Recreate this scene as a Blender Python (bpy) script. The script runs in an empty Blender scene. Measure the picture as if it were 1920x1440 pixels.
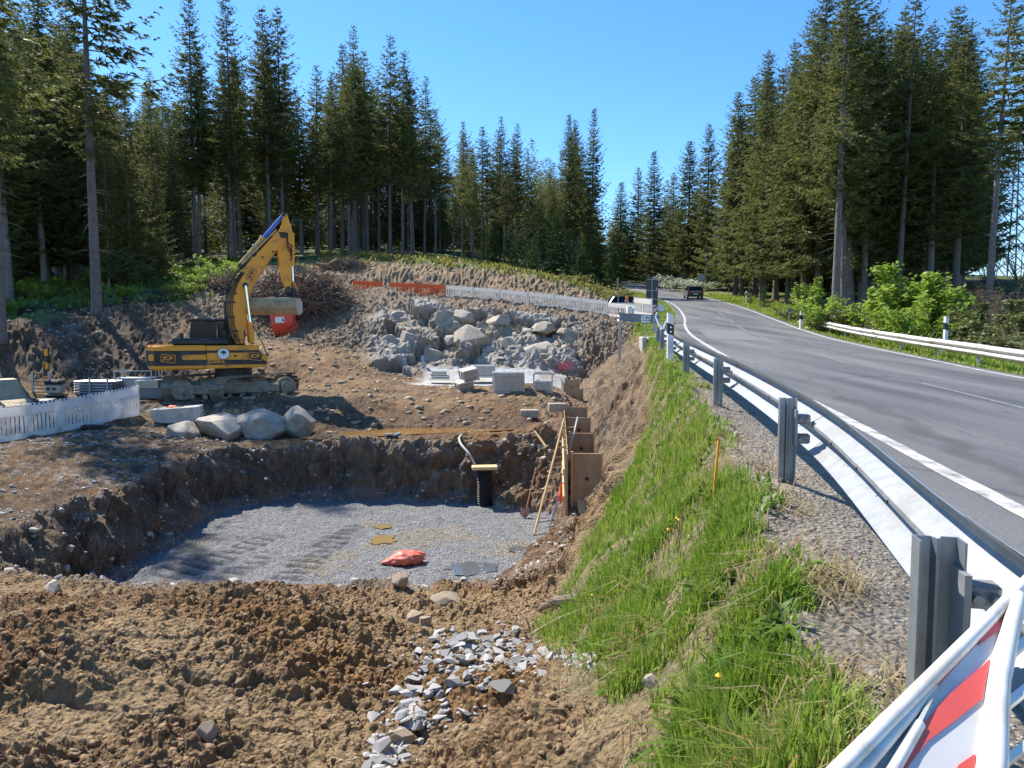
import bpy, bmesh, math, random
import numpy as np
from mathutils import Vector, Matrix, Euler
random.seed(7); RNG = np.random.default_rng(11)
SC = bpy.context.scene; COL = SC.collection
R = math.radians
# ---------------------------------------------------------------- camera, sky, sun, exposure
F = 1330.0; PITCH = math.atan(95/1330)
cd = bpy.data.cameras.new('camera'); cam = bpy.data.objects.new('camera', cd); COL.objects.link(cam)
cam.location = (0, 0, 0); cam.rotation_euler = (math.pi/2-PITCH, 0, 0)
cd.sensor_width = 36; cd.lens = 36*F/1920; cd.clip_start = .05; cd.clip_end = 6000
SC.camera = cam
SUN_AZ = 44.0      # degrees to the left of the view axis
SUN_EL = 50.0
wd = bpy.data.worlds.new('World'); SC.world = wd; wd.use_nodes = True
nt = wd.node_tree; sky = nt.nodes.new('ShaderNodeTexSky'); sky.sky_type = 'NISHITA'; sky.sun_disc = False
sky.sun_elevation = R(SUN_EL); sky.sun_rotation = R(-SUN_AZ); sky.altitude = 500; sky.air_density = 1.0; sky.dust_density = .12; sky.ozone_density = 5
bg = nt.nodes['Background']; bg.inputs['Strength'].default_value = .125
hsv = nt.nodes.new('ShaderNodeHueSaturation'); hsv.inputs['Saturation'].default_value = 1.2; nt.links.new(sky.outputs['Color'], hsv.inputs['Color']); nt.links.new(hsv.outputs['Color'], bg.inputs['Color'])
sl = bpy.data.lights.new('sun', 'SUN'); sl.energy = 4.5; sl.angle = R(.53); sl.color = (1, .94, .84)
so = bpy.data.objects.new('sun', sl); COL.objects.link(so)
sd = Vector((-math.sin(R(SUN_AZ))*math.cos(R(SUN_EL)), math.cos(R(SUN_AZ))*math.cos(R(SUN_EL)), math.sin(R(SUN_EL))))
so.rotation_euler = sd.to_track_quat('Z', 'Y').to_euler()
SC.view_settings.view_transform = 'Standard'; SC.view_settings.look = 'None'
SC.view_settings.exposure = 1.0; SC.view_settings.gamma = 1
SC.cycles.max_bounces = 6; SC.cycles.diffuse_bounces = 3; SC.cycles.transparent_max_bounces = 8
# ---------------------------------------------------------------- helpers
def W(u, v, Y):
    """world point of a photo pixel at distance Y"""
    a = (u-960)/F; b = (720-v)/F; cy = math.cos(PITCH)+b*math.sin(PITCH); cz = -math.sin(PITCH)+b*math.cos(PITCH); t = Y/cy
    return Vector((a*t, Y, cz*t))
def tag(o, label=None, cat=None, group=None, kind=None):
    if label: o['label'] = label
    if cat: o['category'] = cat
    if group: o['group'] = group
    if kind: o['kind'] = kind
    return o
def empty(name, loc=(0, 0, 0), rz=0, label=None, cat=None, group=None, rot=None):
    o = bpy.data.objects.new(name, None); COL.objects.link(o); o.location = loc
    o.rotation_euler = rot if rot is not None else (0, 0, rz); o.empty_display_size = .2
    return tag(o, label, cat, group)
def link(name, me, mat=None, parent=None):
    if mat is not None and not me.materials: me.materials.append(mat)
    o = bpy.data.objects.new(name, me); COL.objects.link(o)
    if parent is not None: o.parent = parent
    return o
def copy_tree(o, parent=None):
    c = o.copy(); COL.objects.link(c); c.parent = parent
    for ch in list(o.children): copy_tree(ch, c)
    return c
def np_mesh(name, V, T, smooth=False):
    """triangles or quads from numpy arrays"""
    me = bpy.data.meshes.new(name); V = np.asarray(V, np.float32); T = np.asarray(T, np.int32); k = T.shape[1]
    me.vertices.add(len(V)); me.vertices.foreach_set('co', V.ravel())
    me.loops.add(T.size); me.loops.foreach_set('vertex_index', T.ravel())
    me.polygons.add(len(T)); me.polygons.foreach_set('loop_start', np.arange(0, T.size, k, dtype=np.int32))
    if smooth: me.polygons.foreach_set('use_smooth', np.ones(len(T), bool))
    me.update(calc_edges=True); return me
class MB:
    """collects simple shapes into one mesh"""
    def __init__(s, M=None): s.v = []; s.f = []; s.M = M or Matrix()
    def add(s, vs, fs):
        n = len(s.v); s.v += [s.M @ Vector(p) for p in vs]; s.f += [tuple(n+i for i in f) for f in fs]; return s
    def box(s, c, d, rot=None, bev=0):
        x, y, z = d[0]/2, d[1]/2, d[2]/2; m = (Matrix.Translation(c) @ rot.to_4x4()) if rot is not None else Matrix.Translation(c)
        if bev:
            b = min(bev, x*.9, y*.9, z*.9); vs = []; 
            for sz in (-1, 1):
                for k in (0, 1):
                    ins = b if k == (0 if sz < 0 else 1) else 0
                    zz = sz*z if ins else sz*(z-b)
                    xx, yy = x-ins, y-ins
                    for px, py in ((-xx+b*(not ins), -yy), (xx-b*(not ins), -yy), (xx, -yy+b*(not ins)), (xx, yy-b*(not ins)), (xx-b*(not ins), yy), (-xx+b*(not ins), yy), (-xx, yy-b*(not ins)), (-xx, -yy+b*(not ins))):
                        vs.append(m @ Vector((px, py, zz)))
            fs = [tuple(reversed(range(8))), tuple(range(24, 32))]
            for r in range(3):
                for i in range(8): fs.append((r*8+i, r*8+(i+1) % 8, (r+1)*8+(i+1) % 8, (r+1)*8+i))
            return s.add(vs, fs)
        vs = [m @ Vector((sx*x, sy*y, sz*z)) for sz in (-1, 1) for sx, sy in ((-1, -1), (1, -1), (1, 1), (-1, 1))]
        return s.add(vs, [(3, 2, 1, 0), (4, 5, 6, 7), (0, 1, 5, 4), (1, 2, 6, 5), (2, 3, 7, 6), (3, 0, 4, 7)])
    def bar(s, a, b, w, h=None, up=(0, 0, 1)):
        a = Vector(a); b = Vector(b); h = h or w; d = b-a; L = d.length; d.normalize(); u = Vector(up)
        if abs(d.dot(u)) > .99: u = Vector((1, 0, 0))
        x = d.cross(u).normalized(); y = x.cross(d)
        rot = Matrix((x, d, y)).transposed(); return s.box((a+b)/2, (w, L, h), rot)
    def tube(s, pts, r, n=8, cap=True):
        pts = [Vector(p) for p in pts]; rs = r if hasattr(r, '__len__') else [r]*len(pts); vs = []; fs = []; prev = None
        for i, p in enumerate(pts):
            d = (pts[min(i+1, len(pts)-1)]-pts[max(i-1, 0)]).normalized()
            if prev is None:
                u = Vector((0, 0, 1)) if abs(d.z) < .9 else Vector((1, 0, 0)); x = d.cross(u).normalized()
            else: x = (prev-d*prev.dot(d)).normalized()
            prev = x; y = d.cross(x)
            for k in range(n):
                a = 2*math.pi*k/n; vs.append(p+(x*math.cos(a)+y*math.sin(a))*rs[i])
        for i in range(len(pts)-1):
            for k in range(n): fs.append((i*n+k, i*n+(k+1) % n, (i+1)*n+(k+1) % n, (i+1)*n+k))
        if cap: fs += [tuple(reversed(range(n))), tuple(range((len(pts)-1)*n, len(pts)*n))]
        return s.add(vs, fs)
    def cyl(s, a, b, r, n=16, r2=None): return s.tube([a, b], [r, r if r2 is None else r2], n)
    def prism(s, poly, y0, y1, bev=0):
        """polygon in x,z pushed from y0 to y1"""
        n = len(poly)
        if bev:
            c = sum((Vector((p[0], p[1])) for p in poly), Vector((0, 0)))/n; rings = []
            for y, k in ((y0, 1), (y0+bev, 0), (y1-bev, 0), (y1, 1)):
                ring = []
                for p in poly:
                    q = Vector((p[0], p[1])); d = c-q; L = d.length or 1
                    if k: q = q+d/L*bev
                    ring.append((q.x, y, q.y))
                rings.append(ring)
            vs = sum(rings, []); fs = [tuple(range(n)), tuple(reversed(range(3*n, 4*n)))]
            for r in range(3):
                for i in range(n): fs.append((r*n+i, (r+1)*n+i, (r+1)*n+(i+1) % n, r*n+(i+1) % n))
            return s.add(vs, fs)
        vs = [(p[0], y0, p[1]) for p in poly]+[(p[0], y1, p[1]) for p in poly]
        fs = [tuple(range(n)), tuple(reversed(range(n, 2*n)))]+[(i, i+n, (i+1) % n+n, (i+1) % n) for i in range(n)]
        return s.add(vs, fs)
    def build(s, name, mat=None, parent=None, smooth=False):
        me = bpy.data.meshes.new(name); me.from_pydata([tuple(p) for p in s.v], [], s.f); me.validate()
        bm = bmesh.new(); bm.from_mesh(me); bmesh.ops.recalc_face_normals(bm, faces=bm.faces); bm.to_mesh(me); bm.free()
        if smooth: me.shade_smooth(); me.set_sharp_from_angle(angle=R(38))
        return link(name, me, mat, parent)
# vectorised noise
PERM = np.random.default_rng(3).permutation(4096).astype(np.int64)
GRAD = np.random.default_rng(4).normal(size=(4096, 3)); GRAD /= np.linalg.norm(GRAD, axis=1)[:, None]
def _h(i, j, k): return PERM[(PERM[(PERM[i & 4095]+j) & 4095]+k) & 4095]
def perlin(x, y, z=0.):
    x, y, z = np.broadcast_arrays(np.asarray(x, float), np.asarray(y, float), np.asarray(z, float))
    i, j, k = np.floor(x).astype(np.int64), np.floor(y).astype(np.int64), np.floor(z).astype(np.int64)
    fx, fy, fz = x-i, y-j, z-k; u, v, w = (t*t*t*(t*(t*6-15)+10) for t in (fx, fy, fz)); out = 0
    for a in (0, 1):
        for b in (0, 1):
            for c in (0, 1):
                g = GRAD[_h(i+a, j+b, k+c)]
                n = g[..., 0]*(fx-a)+g[..., 1]*(fy-b)+g[..., 2]*(fz-c)
                out = out+n*(u if a else 1-u)*(v if b else 1-v)*(w if c else 1-w)
    return out*1.6
def fbm(x, y, z=0., o=4, g=.5):
    s = 0; a = 1; f = 1
    for q in range(o): s = s+a*perlin(x*f+q*17.3, y*f-q*9.1, z*f+q*5.7); a *= g; f *= 2.03
    return s
def worley(x, y, z=None):
    """distance to nearest and second nearest feature point, and a random id"""
    i, j = np.floor(x).astype(np.int64), np.floor(y).astype(np.int64); k = np.floor(z).astype(np.int64) if z is not None else None
    d1 = np.full(x.shape, 9.); d2 = d1.copy(); cid = np.zeros(x.shape)
    for a in (-1, 0, 1):
        for b in (-1, 0, 1):
            for c in ((-1, 0, 1) if z is not None else (0,)):
                h = _h(i+a, j+b, (k+c) if z is not None else np.zeros_like(i))
                px = i+a+(h % 64)/64.; py = j+b+((h//64) % 64)/64.
                d = (x-px)**2+(y-py)**2
                if z is not None: d = d+(z-(k+c+((h*7) % 61)/61.))**2
                d = np.sqrt(d); m = d < d1
                d2 = np.where(m, d1, np.minimum(d2, d)); cid = np.where(m, h/4096., cid); d1 = np.where(m, d, d1)
    return d1, d2, cid
def sstep(a, b, x): t = np.clip((x-a)/(b-a), 0, 1); return t*t*(3-2*t)
# ---------------------------------------------------------------- materials
MATS = {}
def mat(name, col, rough=.6, metal=0., var=.0, vscale=3., bump=0., bscale=30., col2=None, spec=.5, dirt=None, dscale=2., damt=.5, coat=0., trans=0., objvar=0.):
    """principled colour with procedural variation, grime and fine relief"""
    if name in MATS: return MATS[name]
    m = bpy.data.materials.new(name); m.use_nodes = True; n = m.node_tree.nodes; L = m.node_tree.links; b = n['Principled BSDF']
    b.inputs['Roughness'].default_value = rough; b.inputs['Metallic'].default_value = metal; b.inputs['Specular IOR Level'].default_value = spec
    if coat: b.inputs['Coat Weight'].default_value = coat
    tc = n.new('ShaderNodeTexCoord'); src = tc.outputs['Object']; c = None
    def rgb(x):
        q = n.new('ShaderNodeRGB'); q.outputs[0].default_value = (*x, 1); return q.outputs[0]
    c = rgb(col)
    def noise(scale, det=5, rg=.6):
        q = n.new('ShaderNodeTexNoise'); q.inputs['Scale'].default_value = scale; q.inputs['Detail'].default_value = det; q.inputs['Roughness'].default_value = rg
        L.new(src, q.inputs['Vector']); return q.outputs['Fac']
    def ramp(x, a, bb):
        q = n.new('ShaderNodeMapRange'); q.inputs['From Min'].default_value = a; q.inputs['From Max'].default_value = bb; L.new(x, q.inputs['Value']); return q.outputs['Result']
    def mix(f, a, bb, bt='MIX'):
        q = n.new('ShaderNodeMix'); q.data_type = 'RGBA'; q.blend_type = bt
        if hasattr(f, 'links'): L.new(f, q.inputs['Factor'])
        else: q.inputs['Factor'].default_value = f
        L.new(a, q.inputs['A']); L.new(bb, q.inputs['B']); return q.outputs['Result']
    if col2 is not None: c = mix(ramp(noise(vscale), .35, .65), c, rgb(col2))
    if var:
        q = n.new('ShaderNodeMapRange'); L.new(noise(vscale*2.3, 6, .7), q.inputs['Value']); q.inputs['From Min'].default_value = .25; q.inputs['From Max'].default_value = .75
        q.inputs['To Min'].default_value = 1-var; q.inputs['To Max'].default_value = 1+var
        h = n.new('ShaderNodeHueSaturation'); L.new(q.outputs['Result'], h.inputs['Value']); L.new(c, h.inputs['Color']); c = h.outputs['Color']
    if dirt is not None: c = mix(ramp(noise(dscale, 8, .72), .62-damt*.35, .78-damt*.2), c, rgb(dirt))
    if objvar:
        oi = n.new('ShaderNodeObjectInfo'); q = n.new('ShaderNodeMapRange'); L.new(oi.outputs['Random'], q.inputs['Value'])
        q.inputs['To Min'].default_value = 1-objvar; q.inputs['To Max'].default_value = 1+objvar
        h = n.new('ShaderNodeHueSaturation'); L.new(q.outputs['Result'], h.inputs['Value']); L.new(c, h.inputs['Color']); c = h.outputs['Color']
    L.new(c, b.inputs['Base Color'])
    if bump:
        q = n.new('ShaderNodeBump'); q.inputs['Strength'].default_value = bump; q.inputs['Distance'].default_value = .02; L.new(noise(bscale, 8, .65), q.inputs['Height']); L.new(q.outputs['Normal'], b.inputs['Normal'])
    if trans:
        tr = n.new('ShaderNodeBsdfTranslucent'); L.new(c, tr.inputs['Color']); ms = n.new('ShaderNodeMixShader'); ms.inputs[0].default_value = trans
        L.new(b.outputs[0], ms.inputs[1]); L.new(tr.outputs[0], ms.inputs[2]); L.new(ms.outputs[0], n['Material Output'].inputs['Surface'])
    MATS[name] = m; return m
YEL = mat('excavator_yellow', (.88, .33, .010), .40, var=.10, vscale=1.2, dirt=(.25, .14, .05), dscale=2.6, damt=.26, bump=.05)
BLK = mat('black_paint', (.012, .013, .015), .45, var=.3, dirt=(.07, .055, .04), dscale=2.5, damt=.3)
RUB = mat('rubber_hose', (.01, .01, .011), .5)
STEEL = mat('track_steel', (.25, .23, .20), .5, .3, var=.3, vscale=5, dirt=(.17, .12, .075), dscale=4, damt=.75, bump=.2)
FRAME = mat('muddy_frame', (.30, .25, .18), .8, 0, var=.3, vscale=4, dirt=(.05, .04, .03), dscale=3, damt=.4, bump=.3)
CHROME = mat('chrome_rod', (.75, .75, .74), .15, 1)
GALV = mat('galvanised', (.33, .345, .36), .5, .45, var=.22, vscale=7, bump=.06, dirt=(.27, .25, .22), dscale=2.2, damt=.3)
GALVO = mat('galvanised_post', (.36, .38, .40), .45, .7, var=.2, vscale=5, dirt=(.2, .18, .15), dscale=3, damt=.25)
RAILW = mat('weathered_rail', (.55, .53, .48), .6, .2, var=.12, vscale=2, dirt=(.30, .26, .2), dscale=1.5, damt=.35)
WHITE = mat('white_plastic', (.85, .82, .78), .5, var=.06, vscale=3, dirt=(.42, .36, .29), dscale=1.8, damt=.18, trans=.42)
ORNG = mat('orange_plastic', (.85, .13, .02), .5, var=.1, dirt=(.45, .12, .05), dscale=2, damt=.2, trans=.1)
REDM = mat('red_paint', (.72, .07, .03), .45, var=.12, dirt=(.3, .12, .07), dscale=4, damt=.3)
WOOD = mat('formwork_ply', (.42, .28, .15), .7, var=.25, vscale=2.2, col2=(.33, .22, .12), bump=.15, bscale=14, dirt=(.36, .33, .28), dscale=3, damt=.3)
LUMB = mat('raw_lumber', (.58, .40, .20), .7, var=.2, vscale=5, bump=.15, bscale=20, dirt=(.3, .22, .14), dscale=4, damt=.25)
BARK = mat('spruce_bark', (.135, .11, .095), .95, var=.35, vscale=3, col2=(.18, .165, .15), bump=.8, bscale=9, objvar=.2)
DEADW = mat('dead_wood', (.16, .105, .07), .9, var=.35, vscale=4, col2=(.26, .19, .13), bump=.4, bscale=20, objvar=.35)
NEED = mat('spruce_needles', (.120, .140, .048), .6, var=.4, vscale=.4, col2=(.185, .195, .058), trans=.42, objvar=.22, spec=.25)
NEEDL = mat('young_needles', (.065, .125, .03), .6, var=.3, vscale=1.5, trans=.3, objvar=.2, spec=.3)
LEAF = mat('spring_leaves', (.20, .33, .03), .55, var=.25, vscale=2.5, col2=(.28, .36, .05), trans=.45, objvar=.15, spec=.3)
LEAFD = mat('bramble_leaves', (.10, .15, .035), .6, var=.35, vscale=2.5, col2=(.16, .14, .05), trans=.35, objvar=.2)
ROCK = mat('grey_rock', (.43, .375, .30), .85, var=.35, vscale=2, col2=(.31, .26, .20), bump=.6, bscale=8, dirt=(.36, .34, .31), dscale=3, damt=.3)
ROCKP = mat('pale_rock', (.40, .35, .28), .85, var=.3, vscale=1.3, col2=(.30, .24, .17), bump=.6, bscale=6)
STONE = mat('crushed_stone', (.32, .31, .295), .8, var=.25, vscale=6, bump=.3, bscale=40, objvar=.3, dirt=(.30, .24, .17), dscale=9, damt=.3)
CLAYST = mat('clay_stone', (.40, .29, .18), .9, var=.25, vscale=4, bump=.5, bscale=25, col2=(.33, .27, .2))
CONC = mat('concrete', (.46, .44, .39), .85, var=.15, vscale=3, bump=.25, bscale=25, dirt=(.25, .21, .16), dscale=4, damt=.35)
GLASS = mat('dark_glass', (.010, .014, .016), .12, 0, spec=.18)
TYRE = mat('tyre', (.015, .015, .015), .8)
ALUM = mat('aluminium', (.5, .5, .49), .4, .7, var=.15, dirt=(.3, .26, .2), dscale=6, damt=.3)
# ---------------------------------------------------------------- road line and terrain
RY = [-400, -40, -12, 4.6, 6.5, 12, 15.6, 20, 28, 38, 48, 58, 68, 88, 120, 160, 220, 400, 3000]
RX = [-8, 3.0, 4.6, 6.15, 6.5, 7.45, 8.05, 8.8, 10.1, 12.2, 14.6, 16.7, 18.5, 20.9, 23.2, 26.0, 31, 50, 300]
RZ = [-8, -2.6, -1.7, -1.2, -1.14, -.97, -.86, -.66, -.25, .3, .95, 1.75, 2.6, 4.4, 7.6, 11.5, 15, 16, 18]
EY = [-400, -5, 0, 2, 4.3, 7.5, 10.5, 13.5, 17.6, 22, 28, 36, 45, 52, 60, 88, 400, 3000]     # top edge of the bank, left of the rail
EX = [-20, .1, .45, .85, 1.42, 1.98, 2.42, 2.92, 3.55, 4.3, 5.3, 6.9, 8.9, 10.4, 11.9, 15.6, 42, 290]
def pc(x, xp, fp):
    xp = np.array(xp, float); fp = np.array(fp, float); m = np.gradient(fp, xp); x = np.clip(x, xp[0], xp[-1])
    i = np.clip(np.searchsorted(xp, x)-1, 0, len(xp)-2); h = xp[i+1]-xp[i]; t = (x-xp[i])/h
    return (2*t**3-3*t**2+1)*fp[i]+(t**3-2*t**2+t)*h*m[i]+(-2*t**3+3*t**2)*fp[i+1]+(t**3-t**2)*h*m[i+1]
HW = 3.1
_D = [  # u, v, distance: ground seen in the photograph
 (57,823,19.3),(170,800,21.2),(262,779,22.6),(0,831,18.5),(330,752,25),(470,750,25),(540,735,29),(310,745,27),(190,738,27),(60,745,25),(-150,750,26),
 (-300,850,17),(-250,700,30),(120,640,30.5),(0,632,31),(150,690,28.5),(235,668,30),(300,660,31.5),(340,690,30),(200,588,34.5),(100,600,33.5),(20,598,28.5),(330,585,37),(-150,600,30),(-400,600,40),
 (430,640,34),(500,665,31.5),(560,645,36),(535,632,40),(600,685,31),(655,722,28.5),(560,732,27.5),(620,610,41),
 (700,742,27),(850,747,26.3),(1000,748,26.5),(1040,745,27),(950,772,24.8),(800,790,23.6),(900,806,22.6),(1000,806,22.4),(700,815,21.9),(600,828,21.2),(480,832,20.9),(420,800,22.6),
 (770,715,33.5),(900,705,35.5),(1040,704,36),(1075,700,37),(950,722,31),(1040,722,31),(820,722,31),
 (690,690,34),(735,700,34.5),(700,640,38),(650,575,43),(740,610,40),(790,590,41),(850,600,41),(930,600,41.5),(1020,605,42),(1090,615,41),(780,650,38.6),(880,660,38),(960,660,38.2),(1040,665,38.4),(1075,680,38),
 (620,570,46),(690,553,47.3),(780,558,48),(850,562,48),(950,573,48),(1050,585,48),(1130,594,47),(1190,603,52),(1225,604,55),(1150,600,52),(1190,600,60),(1160,575,64),(730,548,50),(900,556,50.5),(1100,582,50.5),
 (740,538,53),(880,538,54),(1000,548,54),(1100,560,55),(740,507,54.6),(880,508,56),(1000,522,56.5),(1100,540,58),(690,515,54),(620,540,50),(560,560,47),(480,560,45),(420,545,45),
 (350,530,48),(250,540,44),(100,558,43),(-100,560,45),(300,500,60),(400,497,70),(550,483,72),(700,480,70),(860,485,76),(1000,492,84),(1100,508,90),(1150,520,100),(200,520,60),(0,540,60),(-300,560,60),
 (500,470,100),(800,470,110),(1000,478,120),(200,490,100),(-200,520,110),(1100,495,140),(600,455,170),(0,480,170),(1000,470,200),
]
_X = [  # x, y, z set directly: the near soil heap, ramp and the hidden edges
 (0,3.0,-2.05),(-1.5,3.0,-2.0),(-4,3.5,-2.1),(.2,5.5,-2.55),(-1.2,5.5,-2.55),(-3,5.2,-2.25),(-5.5,5.5,-2.45),(0,1,-1.75),(-3,0,-1.8),(-8,1,-2.2),(-8,5.5,-2.6),(-12,5,-2.7),
 (.3,8.2,-3.22),(-1.6,8.3,-3.18),(-3.2,8.3,-3.15),(-5,8.2,-3.12),(-7,8.4,-3.10),(-9.5,9,-3.02),(-12,11,-2.95),(-10,12,-3.05),(-9.2,15,-3.2),(-9.0,18,-3.2),(-10.5,15,-2.95),(-11.5,18,-2.75),(-8.2,20.6,-3.2),(-14,12,-2.75),(-18,16,-2.6),
 (-5,20.8,-3.15),(-2,20.8,-3.12),(.4,21.2,-3.05),(1.6,21,-3.1),(1.2,12,-3.6),(1.0,10,-3.3),(1.7,15,-3.9),(1.8,17,-3.8),(2.0,19,-3.65),(2.3,22,-3.4),(2.6,26,-3.3),(2.9,31,-3.0),(3.2,35,-2.8),(-30,20,-1),(-40,40,2),(-60,20,0),(-20,-20,-3),(0,-20,-2.4),(-60,-30,-3),(3,3,-2.6),(3,8,-3.4),(5,14,-3.6),(6,20,-3.3),(8,30,-2.4),(10,40,0),
 (-1500,0,-5),(-1500,1500,25),(0,2500,25),(1500,2500,25),(-600,300,15),(0,600,20),(-900,-900,-10),
]
_P = np.array([tuple(W(*p)) for p in _D]+_X)
_c2 = .8**2
_r = np.sqrt(((_P[:, None, :2]-_P[None, :, :2])**2).sum(-1)+_c2); _n = len(_P)
_A = np.zeros((_n+1, _n+1)); _A[:_n, :_n] = -_r; _A[:_n, _n] = 1; _A[_n, :_n] = 1; _A[:_n, :_n] += np.eye(_n)*-.02
_w = np.linalg.solve(_A, np.append(_P[:, 2], 0))
def base_z(x, y):
    out = np.full(x.shape, _w[_n])
    for i in range(_n): out -= _w[i]*np.sqrt((x-_P[i, 0])**2+(y-_P[i, 1])**2+_c2)
    return out
_tx = np.arange(1024)/16.; _TX, _TY = np.meshgrid(_tx, _tx, indexing='ij')
def _tile(seed):
    t = 0; a = 1; g = np.random.default_rng(seed)
    for o in range(4):
        n = 64*2**o; G = g.normal(size=(n, n, 2)); G /= np.linalg.norm(G, axis=-1, keepdims=True); X, Y = _TX*2**o, _TY*2**o
        i, j = np.floor(X).astype(int), np.floor(Y).astype(int); fx, fy = X-i, Y-j; u, v = (q*q*q*(q*(q*6-15)+10) for q in (fx, fy))
        for da in (0, 1):
            for db in (0, 1):
                gg = G[(i+da) % n, (j+db) % n]; t = t+a*(gg[..., 0]*(fx-da)+gg[..., 1]*(fy-db))*(u if da else 1-u)*(v if db else 1-v)*1.7
        a *= .5
    return t.astype(np.float32)
TILE = _tile(5)
def fb2(x, y, k=0.):
    """looked-up fractal noise"""
    X = (x*16+k*137.31) % 1024; Y = (y*16+k*71.7) % 1024; i = X.astype(np.int32) % 1024; j = Y.astype(np.int32) % 1024; fx = X-np.floor(X); fy = Y-np.floor(Y); i1 = (i+1) % 1024; j1 = (j+1) % 1024
    return (TILE[i, j]*(1-fx)+TILE[i1, j]*fx)*(1-fy)+(TILE[i, j1]*(1-fx)+TILE[i1, j1]*fx)*fy
def masked(m, f, *a):
    """evaluate f only where the mask holds"""
    i = np.nonzero(m)[0]; r = f(*[q[i] for q in a]); r = r if isinstance(r, tuple) else (r,); out = []
    for v in r: o = np.zeros(len(m)); o[i] = v; out.append(o)
    return out
PIT_Z = -4.74
FLOOR = [(-7.5,11.2),(-7.55,13.3),(-7.85,18.0),(-7.4,19.2),(-6.2,19.75),(-3.85,19.75),(-.55,19.6),(-.35,18.9),(.3,18.6),(1.0,18.3),(1.0,16.8),(.4,15.0),(-.1,13.56),(-.8,11.6)]
RIM = [(-8.5,9.0),(-8.35,12),(-8.5,18.8),(-7.9,20.0),(-6.4,20.35),(-3.85,20.4),(-.5,20.35),(.6,20.6),(1.5,20.4),(1.75,18.5),(1.5,16.4),(1.2,14.0),(.8,11.0),(.2,8.9),(-3,8.7)]
def seg_dist(x, y, poly):
    """unsigned distance to a closed polygon and an inside mask"""
    d = np.full(x.shape, 1e9); ins = np.zeros(x.shape, bool); n = len(poly)
    for i in range(n):
        ax, ay = poly[i]; bx, by = poly[(i+1) % n]; ex, ey = bx-ax, by-ay
        t = np.clip(((x-ax)*ex+(y-ay)*ey)/(ex*ex+ey*ey), 0, 1); d = np.minimum(d, np.hypot(x-ax-t*ex, y-ay-t*ey))
        c = (ay > y) != (by > y); xi = ax+(y-ay)/(ey if ey else 1e-9)*ex; ins ^= c & (x < xi)
    return d, ins
def bumps(x, y, z):
    """heaps and hollows of the building site"""
    g = lambda cx, cy, rx, ry, h, a=0.: h*np.exp(-((((x-cx)*math.cos(a)+(y-cy)*math.sin(a))/rx)**2+((-(x-cx)*math.sin(a)+(y-cy)*math.cos(a))/ry)**2))
    z = z+g(-2.2, 6.2, 1.3, .75, .26, -.35)+g(-2.7, 4.6, 1.1, .9, .22)+g(-.75, 4.5, .5, 1.5, -.22, .25)+g(.35, 3.5, .45, .8, .18)
    z = z+g(-6.3, 7.6, 1.5, .8, .12)+g(-4.6, 3.0, 1.4, .6, .15)
    z = z+g(-5.3, 25.6, 1.2, .8, .35)+g(-1.2, 20.9, 1.1, .4, .22)+g(-5.8, 21.0, 1.3, .35, .18)+g(.9, 20.9, .8, .8, .35)   # mud lumps round the pit
    z = z+g(-2.2, 22.5, 4.2, .5, -.22)
    z = z+g(-8.2, 47.0, 2.2, 1.2, .5)+g(-5.6, 52.0, 2.2, 1.2, 1.1)   # rubble heaps by the orange fence
    return z
def H(x, y, parts=False):
    x = np.asarray(x, float); y = np.asarray(y, float)
    zr = pc(y, RY, RZ); xc = pc(y, RY, RX); xe = pc(y, EY, EX)
    b = base_z(x, y); b = bumps(x, y, b)
    xj = x+.22*fb2(x*.7, y*.7, 3.); yj = y+.20*fb2(x*.7, y*.7, 7.); df, inf = seg_dist(xj, yj, FLOOR); dr, inr = seg_dist(xj, yj, RIM)
    t = np.where(inf, 0, np.where(inr, df/(df+dr+1e-6), 1)); ts = t*t*(3-2*t)
    b = np.where(inr | inf, PIT_Z+(b-PIT_Z)*ts, b)
    s = xe-x                                            # left of the bank edge is positive
    slope = np.interp(y, [0, 4, 6, 8, 10, 12, 14, 18, 22, 28, 34, 45, 60], [.95, .95, 1.15, 1.4, 1.6, 2.1, 2.7, 2.0, 1.5, 1.2, .9, .55, .45])
    cf = .03*sstep(45, 28, y); edge = zr+cf*np.clip(xc-x, 0, 4.4)+.19*sstep(40, 25, y)
    bank = edge-slope*np.maximum(s, 0)-.25*sstep(0, .8, s)*.6
    k = .22; d = np.clip(.5+.5*(b-bank)/k, 0, 1); left = bank+(b-bank)*d+k*d*(1-d)*.5       # smooth maximum
    fade = sstep(60, 85, y); left = left*(1-fade)+fade*(b+(edge-b)*np.exp(-np.maximum(s, 0)/9))
    q = x-xc-HW                                          # right of the carriageway
    right = zr-cf*HW-.05*sstep(.0, .6, q)-.15*sstep(.2, 1.2, q)*sstep(60, 40, y)-np.where(y < 60, .55, .2)*sstep(1.4, 4.5, q)+np.clip(q-5, 0, 60)*.035
    right = right*np.where(q > 60, np.exp(-(q-60)/300), 1)
    z = np.where(s > 0, left, np.where(q > 0, right, zr-cf*(x-xc)-.012+.19*sstep(40, 25, y)*sstep(.3, 1.5, xc-HW-x)))
    if parts: return z, s, q, t, inf, inr, df, dr, zr, xc
    return z
def hz(x, y): return float(H(np.array([x]), np.array([y]))[0])
def on(u, Y): """point on the ground in the column u at distance Y"""; x = (u-960)/F*Y; return Vector((x, Y, hz(x, Y)))
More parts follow.
